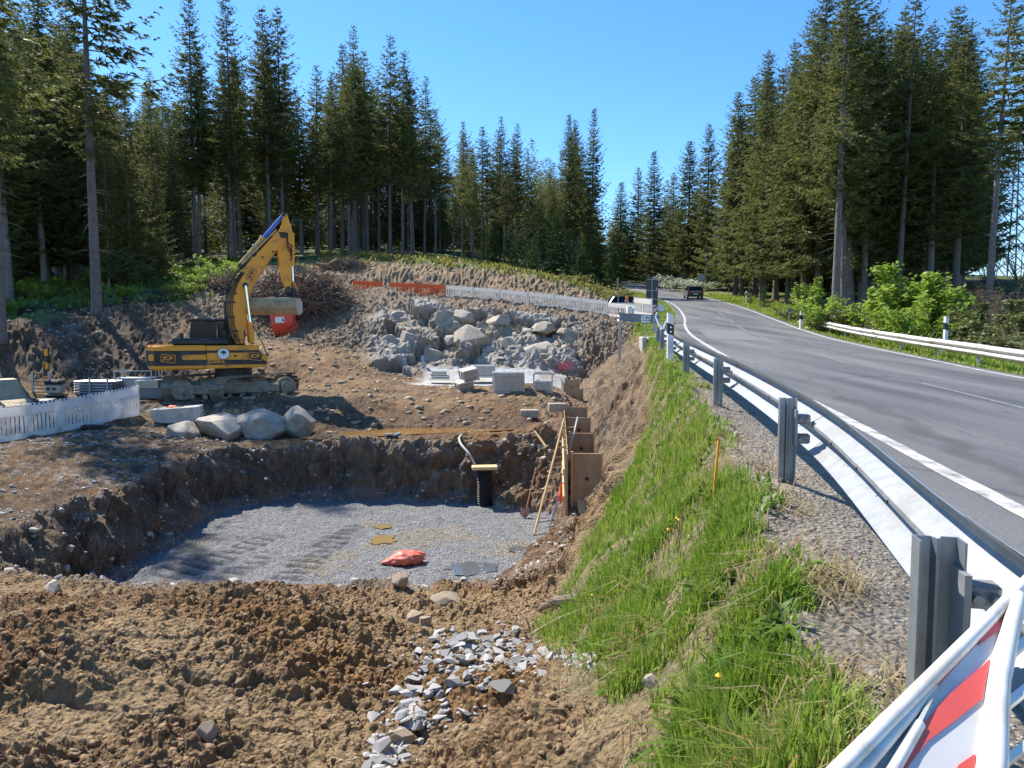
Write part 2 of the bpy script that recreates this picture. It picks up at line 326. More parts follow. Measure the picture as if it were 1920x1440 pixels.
# rows and columns of the ground sheet: fine near the camera, coarse far away
ys = [.6]
while ys[-1] < 3000:
    y = ys[-1]; ys.append(y*(1+(.014 if y < 1.6 else .0047 if y < 8.5 else .0018 if 19.15 < y < 20.85 else .0035 if 35.8 < y < 43 else .0066 if y < 44 else .0066+(min(y, 120)-44)*.00013 if y < 240 else .09)))
ys = np.array(ys); NCOL = 720; aa = np.linspace(-.98, .98, NCOL)
GY, GA = np.meshgrid(ys, aa, indexing='ij'); GX = GA*GY
gx, gy = GX.ravel(), GY.ravel(); NR = len(ys)
z, s_, q_, t_, inf_, inr_, df_, dr_, zr_, xc_ = H(gx, gy, True)
z2 = z.reshape(NR, NCOL)
P3 = np.stack([GX, GY, z2], -1)
du = np.gradient(P3, axis=1); dv = np.gradient(P3, axis=0); N = np.cross(du, dv); N /= np.linalg.norm(N, axis=-1, keepdims=True)+1e-9
N = N.reshape(-1, 3); steep = 1-N[:, 2]
# zone masks -------------------------------------------------------------
road = (s_ < 0) & (q_ < 0); shoulder = road & (xc_-HW-gx > 0)
pitfloor = np.clip(1-df_/.25, 0, 1)*(inf_ | inr_); pitfloor = np.where(inf_, 1, pitfloor)
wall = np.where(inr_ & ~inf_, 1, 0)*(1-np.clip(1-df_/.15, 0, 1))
n1 = fb2(gx*.35, gy*.35, 3.1); n2 = fb2(gx*1.3, gy*1.3, 9.7); n3 = fb2(gx*5, gy*5, 1.7)
bankm = (s_ > -.35) & (gy < 62)
gdist = xe_ = None
GE_Y = [0, 2.6, 3.4, 4.6, 6.2, 7.2, 8.6, 9.3, 10, 11, 12, 14, 20, 28, 36, 45, 60]     # how far the grass reaches down the bank
GE_S = [.55, .40, .75, 1.15, 1.55, 1.6, 1.25, .9, .5, .38, .3, .25, .15, .2, .3, .6, 2]
grass_m = np.where((s_ > np.interp(gy, [0, 3, 5, 20], [-.12, -.14, -.3, -.4])+.22*n2), sstep(.12, -.12, s_-np.interp(gy, GE_Y, GE_S)-n2*.22), 0)*(gy < 70)
verge = np.where((q_ > .25), sstep(.1, .5, q_-n2*.15), 0)*sstep(9, 5, q_)
LV = sstep(62, 75, gy)*sstep(12, 3, s_)*(s_ > -.3)                                          # grass along the left of the far road
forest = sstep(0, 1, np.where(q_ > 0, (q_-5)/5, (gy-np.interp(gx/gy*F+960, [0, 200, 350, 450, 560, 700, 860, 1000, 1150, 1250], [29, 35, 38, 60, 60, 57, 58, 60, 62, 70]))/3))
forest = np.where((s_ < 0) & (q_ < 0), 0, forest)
U = gx/gy*F+960
rockm = sstep(37.5-1.2, 36.6+.6, gy)*sstep(43.5, 42.2, gy)*sstep(690, 745, U)*sstep(1105, 1075, U)*(s_ > 0)
rockm = np.maximum(rockm, sstep(34, 35.5, gy)*sstep(42, 40.5, gy)*sstep(660, 720, U)*sstep(800, 760, U)*(s_ > 0))
slabm = sstep(29.9, 30.4, gy+n2*.2)*sstep(36.8, 36.2, gy)*sstep(-4.6, -4.1, gx+n2*.3)*sstep(2.9, 2.6, gx)
site = (s_ > 0) & (gy < 62)
# relief --------------------------------------------------------------------
near = sstep(14, 8, gy)
w1, w2, wid = masked(site & (gy < 60), worley, gx*7+n2*.6, gy*7+n3*.3)
clod = np.sqrt(np.clip(1-w1*1.15, 0, 1))*(w1 > 0); u1, u2, uid = masked(site & (gy < 11), worley, gx*15+n2, gy*15+n3); cl2 = np.sqrt(np.clip(1-u1*1.2, 0, 1))*(u1 > 0)*(.4+.9*uid)
m1, m2, mid = masked(site & (gy < 14), worley, gx*2.2+n2*.4, gy*2.2)
soil = site*(1-grass_m)*(1-forest)
patch = sstep(-.25, .35, fb2(gx*.9, gy*.9, 40.)+.15)          # loose soil against flatter, trodden soil
crack = sstep(.10, .02, m2-m1)*(1-patch)
disp = np.zeros(len(gx))
disp += soil*near*(1-pitfloor)*((.062*clod*(.10+.9*patch))+.050*cl2*(.3+.7*patch)+.05*n2*(.5+patch)+.030*n3*(.5+.8*patch)+.018*fb2(gx*15, gy*15, 6.)-.04*crack)
disp += soil*(1-near)*(1-pitfloor)*(1-slabm)*(.05*n2+.035*n3+.06*clod*patch*.6)
disp += wall*sstep(10.5, 13, gy)*(.22*masked(wall > 0, fbm, gx*1.3, gy*1.3, z*1.3)[0]+.10*masked(wall > 0, fbm, gx*4, gy*4, z*4)[0]+.03*np.sin(gx*14+n2*3)*sstep(-.2, .3, n1)+.05*clod)
def track_print(x0, y0, x1, y1, w):
    L = math.hypot(x1-x0, y1-y0); tx, ty = (x1-x0)/L, (y1-y0)/L; a = (gx-x0)*tx+(gy-y0)*ty; b = (gx-x0)*ty-(gy-y0)*tx
    return np.sin(a*2*math.pi/.34+b*1.2)*sstep(w/2, w/2-.08, np.abs(b+.12*n2))*sstep(-.2, .2, a+.4*n2)*sstep(L+.2, L-.2, a)
def in_tracks(x, y):
    m = np.zeros(len(x), bool)
    for (x0, y0, x1, y1, w) in TRK:
        L = math.hypot(x1-x0, y1-y0); tx, ty = (x1-x0)/L, (y1-y0)/L; a = (x-x0)*tx+(y-y0)*ty; b = (x-x0)*ty-(y-y0)*tx; m |= (np.abs(b) < w/2) & (a > 0) & (a < L)
    return m
TRK = [(-4.4, 13.2, -3.9, 17.2, .75), (-6.8, 13.3, -5.6, 16.4, .8), (-5.6, 12.8, -5.2, 15.0, .6)]
tracks = track_print(*TRK[0])+track_print(*TRK[1])*.8+track_print(*TRK[2])*.6
disp += pitfloor*inf_*(.015*n2+.012*n3+.03*tracks)
def facets(x, y, z, sc, seed):
    """blocky broken rock: every cell gets its own offset and tilt"""
    X, Y, Z_ = x*sc, y*sc, z*sc; i, j, k = (np.floor(t).astype(np.int64) for t in (X, Y, Z_)); d1 = np.full(x.shape, 9.); d2 = d1.copy(); val = np.zeros(x.shape); idv = np.zeros(x.shape)
    for a in (-1, 0, 1):
        for b in (-1, 0, 1):
            for c in (-1, 0, 1):
                h = _h(i+a+seed, j+b, k+c); ox = X-(i+a+(h % 64)/64.); oy = Y-(j+b+((h//64) % 64)/64.); oz = Z_-(k+c+((h*7) % 61)/61.); d = np.sqrt(ox*ox+oy*oy+oz*oz); m = d < d1
                h2 = PERM[(h+17) & 4095]; v = ((h2 % 97)/97.-.5)*.9+((h2 % 31)/31.-.5)*ox*1.3+((h2 % 53)/53.-.5)*oy*.8+((h2 % 41)/41.-.5)*oz*1.3
                d2 = np.where(m, d1, np.minimum(d2, d)); val = np.where(m, v, val); idv = np.where(m, (h2 % 101)/101., idv); d1 = np.where(m, d, d1)
    return val, d1, d2, idv
f1, r1, r2, rid = masked(rockm > 0, lambda x, y, z: facets(x+.3*fb2(x, z+y, 2.), y, z*1.15, .55, 0), gx, gy, z); f2, r3, r4, rid2 = masked(rockm > 0, lambda x, y, z: facets(x, y, z, 1.5, 9), gx, gy, z)
disp += rockm*(.95*f1+.26*f2-.14*sstep(.12, .02, r2-r1)+.03*n3+.1)
disp += site*sstep(34, 38, gy)*(1-rockm)*(1-forest)*(.10*(.4-np.abs(fb2(gx*1.1+gy*.1, gy*.4, 44.))*1.6)+.04*n2+.09*n3+.05*clod)
disp += forest*(.18*n1+.10*n2+.04*n3)*np.where(q_ > 0, 1, 1)
disp += grass_m*(.035*n2+.012*n3)+verge*(.03*n2)
leftb = sstep(25.5, 28, gy)*sstep(45, 38, gy)*sstep(430, 340, U+(gy-30)*6)*site
disp += leftb*(.12*n1+.14*(.4-np.abs(fb2(gx*.9, gy*.5, 46.))*1.6)+.10*n3)
lowb = site*(gx > .2)*sstep(.6, 1.2, np.where(gy > 15, gx-np.interp(gy, [15, 38], [1.27, 2.78]), 2))*sstep(8.5, 10, gy)*sstep(42, 36, gy)*(1-grass_m)*sstep(.1, .5, s_)*(1-wall)*(1-pitfloor); disp += lowb*(.10*fb2(gx*1.1, gy*.8, 77.)+.07*n2+.07*n3+.05*clod)
disp += shoulder*(.006*n3+.004*n2)
nn = np.array(N); disp = np.where(road & ~shoulder, -.0, disp)
vw = np.where(grass_m > .5, 0., 1.)
V = np.stack([gx, gy, z], -1)+nn*disp[:, None]
# colours (albedo of what lies there, with tree shade toned into the left bank) -------------------------------------------
def C(*c): return np.array(c, float)
def lerp(a, b, m): return a+(b-a)*np.clip(m, 0, 1)[:, None]
dry, tan, ora, dark, drk2, grey, peb = C(.245,.155,.076), C(.305,.208,.112), C(.245,.128,.046), C(.125,.08,.05), C(.085,.058,.04), C(.25,.25,.248), C(.36,.32,.27)
col = np.tile(dry, (len(gx), 1))
col = lerp(col, tan, sstep(-.1, .5, n1)*.7)
col = lerp(col, ora, sstep(.15, .6, fb2(gx*.5, gy*.5, 21.))*.7)
col = lerp(col, dark, sstep(.0, .45, fb2(gx*.45, gy*.45, 33.))*.6*sstep(2, 14, gy))
col = lerp(col, C(.185,.095,.045), sstep(-.1, .5, fb2(gx*.8, gy*.8, 71.))*sstep(-1.0, -2.2, gx)*near*.65)
col = lerp(col, C(.33,.235,.13), (1-patch)*near*.6)                        # dry crust
dk = sstep(-6.5, -8.2, gx)*sstep(30, 25, gy)*sstep(9.5, 11, gy); col = lerp(col, drk2, dk*(.5+.35*n2)); col = lerp(col, peb, dk*sstep(.25, .5, n3+.4*n1)*.55)
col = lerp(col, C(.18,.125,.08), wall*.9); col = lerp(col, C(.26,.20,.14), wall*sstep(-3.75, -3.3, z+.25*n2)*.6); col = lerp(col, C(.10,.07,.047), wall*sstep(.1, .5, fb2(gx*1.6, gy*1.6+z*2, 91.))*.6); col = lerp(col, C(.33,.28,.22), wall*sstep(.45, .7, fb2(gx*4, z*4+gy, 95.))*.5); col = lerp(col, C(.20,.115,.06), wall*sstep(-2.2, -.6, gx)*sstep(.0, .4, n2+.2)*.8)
mud = sstep(20.6, 21.5, gy)*sstep(25.8, 24.6, gy+n2)*sstep(-9, -6.5, gx)*(s_ > 0); col = lerp(col, dark, mud*.8)
plat = sstep(24.5, 26, gy)*sstep(32, 30.5, gy)*site*sstep(4.5, 2.5, gx); col = lerp(col, C(.26,.17,.092), plat*.7); col = lerp(col, dark, plat*sstep(.1, .5, fb2(gx*.6, gy*1.4, 51.))*.75)
bankc = site*sstep(-.1, .3, s_)*(gx > 1.0)*sstep(13, 15, gy); col = lerp(col, C(.27,.19,.12), bankc*.7); col = lerp(col, C(.20,.155,.115), bankc*sstep(.0, .5, n2)*.6)
upper = site*sstep(34, 38, gy); col = lerp(col, C(.28,.215,.15), upper*.8); col = lerp(col, C(.17,.12,.08), upper*sstep(.0, .5, fb2(gx*.3, gy*.3, 61.))*.7); col = lerp(col, C(.33,.23,.13), sstep(53, 54.2, gy)*sstep(58, 56.5, gy)*site*.7)
upc = site*sstep(56, 58, gy+n2*.8); col = lerp(col, C(.16,.15,.06), upc*.8); col = lerp(col, C(.20,.27,.04), upc*sstep(.1, .4, n2+n1*.5)); col = lerp(col, C(.30,.21,.10), upc*sstep(.15, .5, -n1+n2*.4)*.7)
rc = lerp(np.tile(C(.44,.38,.30), (len(gx), 1)), C(.42,.33,.23), sstep(.45, .8, rid)*.7); rc = lerp(rc, C(.44,.42,.39), sstep(-.6, -1.9, z)*.6); rc = lerp(rc, C(.17,.13,.10), sstep(.12, .03, r2-r1)*.6); rc = lerp(rc, C(.50,.48,.45), sstep(.2, .6, n3+n2*.6)*.3)
col = lerp(col, rc, rockm)
col = lerp(col, C(.52,.52,.50), slabm); col = lerp(col, C(.42,.33,.23), slabm*sstep(.2, .6, n2+n1)*.6)
lb = leftb*.85; col = lerp(col, C(.12,.088,.062), lb); col = lerp(col, C(.30,.27,.24), leftb*sstep(.3, .7, n1+n3*.3)*.4)  # left bank soil toned darker, tree shade put into its colour
pf = lerp(np.tile(grey, (len(gx), 1)), C(.22,.215,.21), sstep(-.1, .5, n2)*.6); pf = lerp(pf, C(.30,.25,.17), sstep(.25, .7, n1+n2*.4)*.6); pf = lerp(pf, C(.07,.068,.065), sstep(.15, -.6, np.where(np.abs(tracks) > .02, tracks, 1))*.85)
col = lerp(col, pf, pitfloor)
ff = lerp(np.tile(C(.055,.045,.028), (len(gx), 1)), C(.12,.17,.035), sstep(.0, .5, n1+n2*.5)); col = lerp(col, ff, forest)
gs = lerp(np.tile(C(.17,.145,.075), (len(gx), 1)), C(.30,.23,.135), sstep(.0, .5, n3+n2*.3)*.6); col = lerp(col, gs, grass_m); col = lerp(col, lerp(gs, C(.16,.21,.05), np.full(len(gx), .6)), np.maximum(verge, LV))
sh = lerp(np.tile(C(.27,.235,.19), (len(gx), 1)), C(.20,.18,.155), sstep(-.1, .5, n2)*.6); sh = lerp(sh, C(.36,.30,.23), sstep(.1, .6, n1+n3*.3)*.5); col = lerp(col, sh, shoulder*1.)
grav = sstep(.5, .9, pitfloor)*.7+shoulder*.35+dk*.5+sstep(-.2, .2, n1)*upper*.5
ZS = V[:, 2].reshape(NR, NCOL).copy()
def gsurf(x, y):
    """height of the finished ground surface"""
    x = np.asarray(x, float); y = np.asarray(y, float); r = np.interp(y, ys, np.arange(NR)); c = np.clip((x/y+.98)/1.96*(NCOL-1), 0, NCOL-1.001); i = np.clip(r.astype(int), 0, NR-2); j = c.astype(int); fr = r-i; fc = c-j
    return (ZS[i, j]*(1-fc)+ZS[i, j+1]*fc)*(1-fr)+(ZS[i+1, j]*(1-fc)+ZS[i+1, j+1]*fc)*fr
# dense part plus a coarse apron out of view, one sheet
idx = np.arange(NR*NCOL).reshape(NR, NCOL)
quads = np.stack([idx[:-1, :-1], idx[:-1, 1:], idx[1:, 1:], idx[1:, :-1]], -1).reshape(-1, 4)
ax = np.concatenate([np.linspace(-1500, -100, 15), np.linspace(-90, 90, 46), np.linspace(100, 1500, 15)]); ay = np.concatenate([np.linspace(-900, -60, 12), np.linspace(-56, 120, 45), np.linspace(140, 3000, 16)])
AY, AX = np.meshgrid(ay, ax, indexing='ij'); az = H(AX.ravel(), AY.ravel())
ins = (np.abs(AX) < .955*AY) & (AY > .66); az = az-np.where(ins.ravel(), .5, .03)-np.where(np.hypot(AX, AY).ravel() < 9, 4, 0); ai = np.arange(AX.size).reshape(AX.shape)
aq = np.stack([ai[:-1, :-1], ai[:-1, 1:], ai[1:, 1:], ai[1:, :-1]], -1).reshape(-1, 4); aq = aq[~ins.ravel()[aq].all(1)]
Va = np.stack([AX.ravel(), AY.ravel(), az], -1)
gm = np_mesh('ground', np.concatenate([V, Va]), np.concatenate([quads, aq+len(V)]), True)
crisp = np.clip(soil+wall+rockm, 0, 1)*(1-slabm) > .5; flat = crisp[quads].all(1); gm.polygons.foreach_set('use_smooth', np.concatenate([~flat, np.ones(len(aq), bool)]))
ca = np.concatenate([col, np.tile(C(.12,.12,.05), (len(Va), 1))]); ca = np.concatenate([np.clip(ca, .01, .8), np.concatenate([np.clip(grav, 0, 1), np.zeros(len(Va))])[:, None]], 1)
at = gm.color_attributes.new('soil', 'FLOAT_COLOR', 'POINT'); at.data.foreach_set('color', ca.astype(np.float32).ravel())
def ground_mat():
    m = bpy.data.materials.new('site_ground'); m.use_nodes = True; n = m.node_tree.nodes; L = m.node_tree.links; b = n['Principled BSDF']; b.inputs['Roughness'].default_value = .92; b.inputs['Specular IOR Level'].default_value = .2
    a = n.new('ShaderNodeVertexColor'); a.layer_name = 'soil'; tc = n.new('ShaderNodeTexCoord')
    def noise(sc, d=6, r=.7):
        q = n.new('ShaderNodeTexNoise'); q.inputs['Scale'].default_value = sc; q.inputs['Detail'].default_value = d; q.inputs['Roughness'].default_value = r; L.new(tc.outputs['Object'], q.inputs['Vector']); return q.outputs['Fac']
    def mr(x, a0, a1, b0, b1):
        q = n.new('ShaderNodeMapRange'); L.new(x, q.inputs['Value'])
        for k, v in zip(('From Min', 'From Max', 'To Min', 'To Max'), (a0, a1, b0, b1)): q.inputs[k].default_value = v
        return q.outputs['Result']
    def mul(x, y):
        q = n.new('ShaderNodeMath'); q.operation = 'MULTIPLY'; L.new(x, q.inputs[0]); L.new(y, q.inputs[1]); return q.outputs[0]
    v1 = mr(noise(4), .3, .7, .72, 1.25); v2 = mr(noise(28), .3, .7, .7, 1.3)
    vo = n.new('ShaderNodeTexVoronoi'); vo.inputs['Scale'].default_value = 38; L.new(tc.outputs['Object'], vo.inputs['Vector'])
    sp = n.new('ShaderNodeSeparateColor'); L.new(vo.outputs['Color'], sp.inputs[0])
    peb = mr(sp.outputs[0], 0, 1, .55, 1.5)
    one = n.new('ShaderNodeMix'); one.inputs['A'].default_value = 1; L.new(a.outputs['Alpha'], one.inputs['Factor']); L.new(peb, one.inputs['B'])
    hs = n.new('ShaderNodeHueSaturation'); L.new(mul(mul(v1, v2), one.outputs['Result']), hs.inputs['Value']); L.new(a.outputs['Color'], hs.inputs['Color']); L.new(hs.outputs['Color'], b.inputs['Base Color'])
    ad = n.new('ShaderNodeMath'); ad.operation = 'MULTIPLY_ADD'; L.new(noise(22, 8, .7), ad.inputs[0]); ad.inputs[1].default_value = .8; v2_ = n.new('ShaderNodeTexVoronoi'); v2_.inputs['Scale'].default_value = 34; L.new(tc.outputs['Object'], v2_.inputs['Vector']); cr_ = mr(v2_.outputs['Distance'], 0, .7, .45, 0)
    q2 = mul(mr(vo.outputs['Distance'], 0, .6, 1, 0), a.outputs['Alpha']); sm_ = n.new('ShaderNodeMath'); L.new(q2, sm_.inputs[0]); L.new(cr_, sm_.inputs[1]); L.new(sm_.outputs[0], ad.inputs[2])
    bp = n.new('ShaderNodeBump'); bp.inputs['Strength'].default_value = 1.; bp.inputs['Distance'].default_value = .05; L.new(ad.outputs[0], bp.inputs['Height']); L.new(bp.outputs['Normal'], b.inputs['Normal'])
    return m
ground = tag(link('ground', gm, ground_mat()), 'brown earth, gravel and forest floor of the building site', None, None, 'structure')
# ---------------------------------------------------------------- road and markings
def strip(name, offs, y0, y1, dz, m, parent=None, step=.6, wob=0):
    yy = [y0]
    while yy[-1] < y1: yy.append(yy[-1]+max(.35, step*yy[-1]/12) if yy[-1] > 0 else yy[-1]+.8)
    yy = np.array(yy); xc = pc(yy, RY, RX); zc = pc(yy, RY, RZ); dx = np.gradient(xc, yy); L = np.hypot(1, dx); Vv = []
    for o in offs:
        oo = o+wob*perlin(yy*.9, o*7., 5.)+wob*.6*perlin(yy*3.1, o*3., 2.); Vv.append(np.stack([xc+oo/L, yy-oo*dx/L, pc(yy-oo*dx/L, RY, RZ)-.03*sstep(45, 28, yy)*oo+dz], -1))
    n = len(yy); k = len(offs); Vv = np.stack(Vv, 1).reshape(-1, 3); i = np.arange(n*k).reshape(n, k)
    return link(name, np_mesh(name, Vv, np.stack([i[:-1, :-1], i[:-1, 1:], i[1:, 1:], i[1:, :-1]], -1).reshape(-1, 4), True), m, parent)
def asphalt_mat():
    m = bpy.data.materials.new('asphalt'); m.use_nodes = True; n = m.node_tree.nodes; L = m.node_tree.links; b = n['Principled BSDF']; b.inputs['Roughness'].default_value = .75; b.inputs['Specular IOR Level'].default_value = .35
    tc = n.new('ShaderNodeTexCoord')
    def noise(sc, d=6, r=.65, mp=None):
        q = n.new('ShaderNodeTexNoise'); q.inputs['Scale'].default_value = sc; q.inputs['Detail'].default_value = d; q.inputs['Roughness'].default_value = r
        if mp:
            k = n.new('ShaderNodeMapping'); k.inputs['Scale'].default_value = mp; k.inputs['Rotation'].default_value = (0, 0, R(9)); L.new(tc.outputs['Object'], k.inputs['Vector']); L.new(k.outputs['Vector'], q.inputs['Vector'])
        else: L.new(tc.outputs['Object'], q.inputs['Vector'])
        return q.outputs['Fac']
    cr = n.new('ShaderNodeValToRGB'); e = cr.color_ramp.elements; e[0].position = .36; e[0].color = (.07, .07, .074, 1); e[1].position = .64; e[1].color = (.15, .148, .145, 1); L.new(noise(1, 5, .6, (.9, .07, 1)), cr.inputs[0])
    mx = n.new('ShaderNodeMix'); mx.data_type = 'RGBA'; mx.blend_type = 'MULTIPLY'; mx.inputs['Factor'].default_value = .8
    c2 = n.new('ShaderNodeValToRGB'); f = c2.color_ramp.elements; f[0].position = .3; f[0].color = (.6, .6, .6, 1); f[1].position = .7; f[1].color = (1.5, 1.5, 1.5, 1); L.new(noise(60, 3, .8), c2.inputs[0])
    L.new(cr.outputs[0], mx.inputs['A']); L.new(c2.outputs[0], mx.inputs['B'])
    # meandering seams and cracks
    vo = n.new('ShaderNodeTexVoronoi'); vo.feature = 'DISTANCE_TO_EDGE'; vo.inputs['Scale'].default_value = .33; k = n.new('ShaderNodeMapping'); k.inputs['Scale'].default_value = (1.4, .35, 1)
    nz = n.new('ShaderNodeTexNoise'); nz.inputs['Scale'].default_value = 1.2; nz.inputs['Detail'].default_value = 5; L.new(tc.outputs['Object'], nz.inputs['Vector'])
    va = n.new('ShaderNodeVectorMath'); va.operation = 'MULTIPLY_ADD'; L.new(nz.outputs['Color'], va.inputs[0]); va.inputs[1].default_value = (.9, .9, 0); L.new(tc.outputs['Object'], va.inputs[2]); L.new(va.outputs[0], k.inputs['Vector']); L.new(k.outputs['Vector'], vo.inputs['Vector'])
    c3 = n.new('ShaderNodeMapRange'); c3.inputs['From Min'].default_value = .004; c3.inputs['From Max'].default_value = .012; c3.inputs['To Min'].default_value = .72; L.new(vo.outputs['Distance'], c3.inputs['Value'])
    m2 = n.new('ShaderNodeMix'); m2.data_type = 'RGBA'; m2.blend_type = 'MULTIPLY'; m2.inputs['Factor'].default_value = 1; L.new(mx.outputs['Result'], m2.inputs['A']); L.new(c3.outputs['Result'], m2.inputs['B'])
    L.new(m2.outputs['Result'], b.inputs['Base Color'])
    bp = n.new('ShaderNodeBump'); bp.inputs['Strength'].default_value = .35; bp.inputs['Distance'].default_value = .01; L.new(noise(90, 3, .8), bp.inputs['Height']); L.new(bp.outputs['Normal'], b.inputs['Normal'])
    return m
ROADM = asphalt_mat()
PAINT = mat('road_paint', (.52, .50, .46), .7, var=.15, vscale=3, dirt=(.15, .145, .135), dscale=6, damt=.5)
WORN = mat('worn_paint', (.22, .22, .21), .7, var=.2, vscale=3, dirt=(.1, .1, .1), dscale=9, damt=.62)
rd = tag(strip('road', [-3.35, -3.0, -2, -1, 0, 1, 2, 3.0, 3.3], -60, 420, .006, ROADM, wob=.09), 'grey asphalt country road bending uphill into the forest', None, None, 'structure')
strip('edge_line', [-2.95, -2.80], -30, 300, .011, PAINT, rd, wob=.02)
strip('edge_line', [2.85, 3.0], -30, 300, .011, PAINT, rd, wob=.02)
for k in range(0, 9): strip('centre_dash', [-.055, .055], -8+k*8.5, -8+k*8.5+4, .011, WORN, rd, wob=.01)
PATCH = mat('asphalt_patch', (.15, .148, .142), .8, var=.2, vscale=6, bump=.2, bscale=60)
strip('asphalt_patch', [-2.3, -.3], 27, 33, .010, PATCH, rd, wob=.06)
# ---------------------------------------------------------------- trees
def spruce(seed, Ht, base, rad, whorl=.55, nb=6, tw=12, droop=.35, sparse=0., trunk_r=.2, lopside=0., dead=26, fat=1., tris=4):
    """a tapered trunk with dead lower twigs, and a crown of drooping branches carrying needle sprays"""
    g = np.random.default_rng(seed); T = []; cb = base*Ht
    # trunk
    mb = MB(); n = 9; bend = g.normal(0, .10, 2)
    ctr = lambda h: (bend[0]*math.sin(h/Ht*3.1)*.8, bend[1]*math.sin(h/Ht*2.3)*.8)
    hs = [0, .25, .7, 1.6]+list(np.linspace(3, Ht*.985, 10)); rs = [trunk_r*1.5, trunk_r*1.22, trunk_r*1.06, trunk_r]+[trunk_r*(1-(h/Ht)**1.2)*.97+.012 for h in hs[4:]]
    mb.tube([(*ctr(h), h-.15 if h == 0 else h) for h in hs], rs, n)
    for k in range(dead):
        h = g.uniform(.12*Ht, max(cb*1.15, .2*Ht)); a = g.uniform(0, 6.28); L = g.uniform(.4, 1.6); c = ctr(h); r0 = trunk_r*(1-h/Ht)
        d = Vector((math.cos(a), math.sin(a), g.uniform(-.35, .1)))
        p = Vector((*c, h)); mb.tube([p, p+d*L*.5, p+d*L+Vector((0, 0, -.12*L))], [.022, .014, .005], 3, False)
    trunk = bpy.data.meshes.new('trunk'); trunk.from_pydata([tuple(p) for p in mb.v], [], mb.f); trunk.shade_smooth(); trunk.materials.append(BARK)
    tri = []
    h = cb
    while h < Ht*.985:
        f = (h-cb)/(Ht-cb); prof = (min(1, .35+f*3.2) if base > .2 else 1.)*(1-f)**.78+.03
        L0 = rad*prof; m = max(3, int(round(nb*(1-.35*f)+g.uniform(-1, 1))))
        for q in range(m):
            if g.random() < sparse: continue
            a = 2*math.pi*(q+g.uniform(-.35, .35))/m+h*1.7; L = L0*g.uniform(.5, 1.22)*(1+lopside*math.cos(a)); hh = h+g.uniform(-.2, .2)
            if L < .08: continue
            c = ctr(hh); o = np.array([c[0], c[1], hh]); d = np.array([math.cos(a), math.sin(a), 0]); sd_ = np.array([-d[1], d[0], 0])
            up = .35-.2*(1-f)-droop*(1-f); tipup = .22+.1*f
            k = max(3, int(tw*(.35+.65*L/rad))); t = np.sort(g.uniform(.10, 1., k)); t[-1] = 1.
            P = o+d*(L*t)[:, None]; P[:, 2] += L*(up*t+tipup*t*t)-.12*L*np.sin(t*3.14)
            # bare wood of the branch
            p1 = o+d*L*.5; p1[2] += L*(up*.5+tipup*.25)-.12*L; w = .02+.01*L
            tri.append(np.array([[o+[0, 0, w], o-[0, 0, w], p1]]))
            side = np.where(np.arange(k) % 2 == 0, 1., -1.)*g.uniform(.5, 1.1, k)
            tl = (.10+.30*L*(1-t*.75))*g.uniform(.6, 1.15, k)
            dirv = d*(.55+.5*t)[:, None]+sd_*side[:, None]; dirv[:, 2] += g.uniform(-.75, -.05, k)*(1-.5*f)*(droop*1.6)+.15*f
            dirv /= np.linalg.norm(dirv, axis=1)[:, None]
            for j in range(tris):
                jit = g.normal(0, .33, (k, 3)); dj = dirv+jit; dj[:, 2] -= .12*j*droop*2; dj /= np.linalg.norm(dj, axis=1)[:, None]
                st = P+dirv*(tl*g.uniform(0, .55, k))[:, None]; ln = tl*g.uniform(.45, .95, k); wd = (.028+.055*tl)*g.uniform(.7, 1.3, k)*fat
                per = np.cross(dj, g.normal(0, 1, (k, 3))); per /= np.linalg.norm(per, axis=1)[:, None]+1e-9
                tri.append(np.stack([st-per*wd[:, None], st+per*wd[:, None], st+dj*ln[:, None]], 1))
        h += whorl*g.uniform(.75, 1.25)*(1-.45*f)
    tri = np.concatenate(tri); crown = np_mesh('crown', tri.reshape(-1, 3), np.arange(len(tri)*3).reshape(-1, 3)); crown.materials.append(NEED)
    return trunk, crown, Ht
PRO = {
 'edge': [spruce(21, 30, .26, 4.7, tw=25, nb=7, trunk_r=.30, tris=5, droop=.42), spruce(22, 30, .15, 4.9, tw=25, nb=7, trunk_r=.27, droop=.5, tris=5), spruce(23, 30, .30, 4.6, tw=24, nb=6, trunk_r=.27, sparse=.06, droop=.45, tris=5)],
 'wood': [spruce(31, 27, .40, 3.7, tw=21, nb=6, trunk_r=.20, tris=5), spruce(32, 27, .34, 3.5, tw=21, nb=6, trunk_r=.19, sparse=.1, tris=5), spruce(33, 27, .42, 3.9, tw=21, nb=6, trunk_r=.21, sparse=.08, lopside=.25, tris=5), spruce(34, 27, .30, 3.6, tw=21, nb=6, trunk_r=.18, tris=5), spruce(35, 27, .36, 4.3, whorl=.7, tw=22, nb=6, trunk_r=.20, sparse=.22, lopside=.3, droop=.2, tris=5), spruce(36, 27, .22, 4.0, tw=20, nb=6, trunk_r=.19, sparse=.12, droop=.5, tris=5)],
 'full': [spruce(41, 26, .07, 4.1, tw=23, nb=7, droop=.45, trunk_r=.22, dead=6, tris=5), spruce(42, 26, .10, 3.8, tw=22, nb=7, droop=.5, trunk_r=.22, dead=8, tris=5)],
 'bare': [spruce(51, 32, .36, 4.8, whorl=.62, nb=6, tw=22, droop=.3, trunk_r=.33, sparse=.22, lopside=.25, dead=40, tris=6), spruce(52, 30, .44, 5.6, whorl=.6, nb=6, tw=24, droop=.1, trunk_r=.30, sparse=.15, lopside=.3, dead=20, tris=5)],
 'young': [spruce(61, 7, .03, 1.9, whorl=.36, nb=7, tw=13, droop=.12, trunk_r=.07, dead=0, tris=5), spruce(62, 7, .03, 1.6, whorl=.40, nb=6, tw=13, droop=.2, trunk_r=.06, dead=0, tris=5)],
}
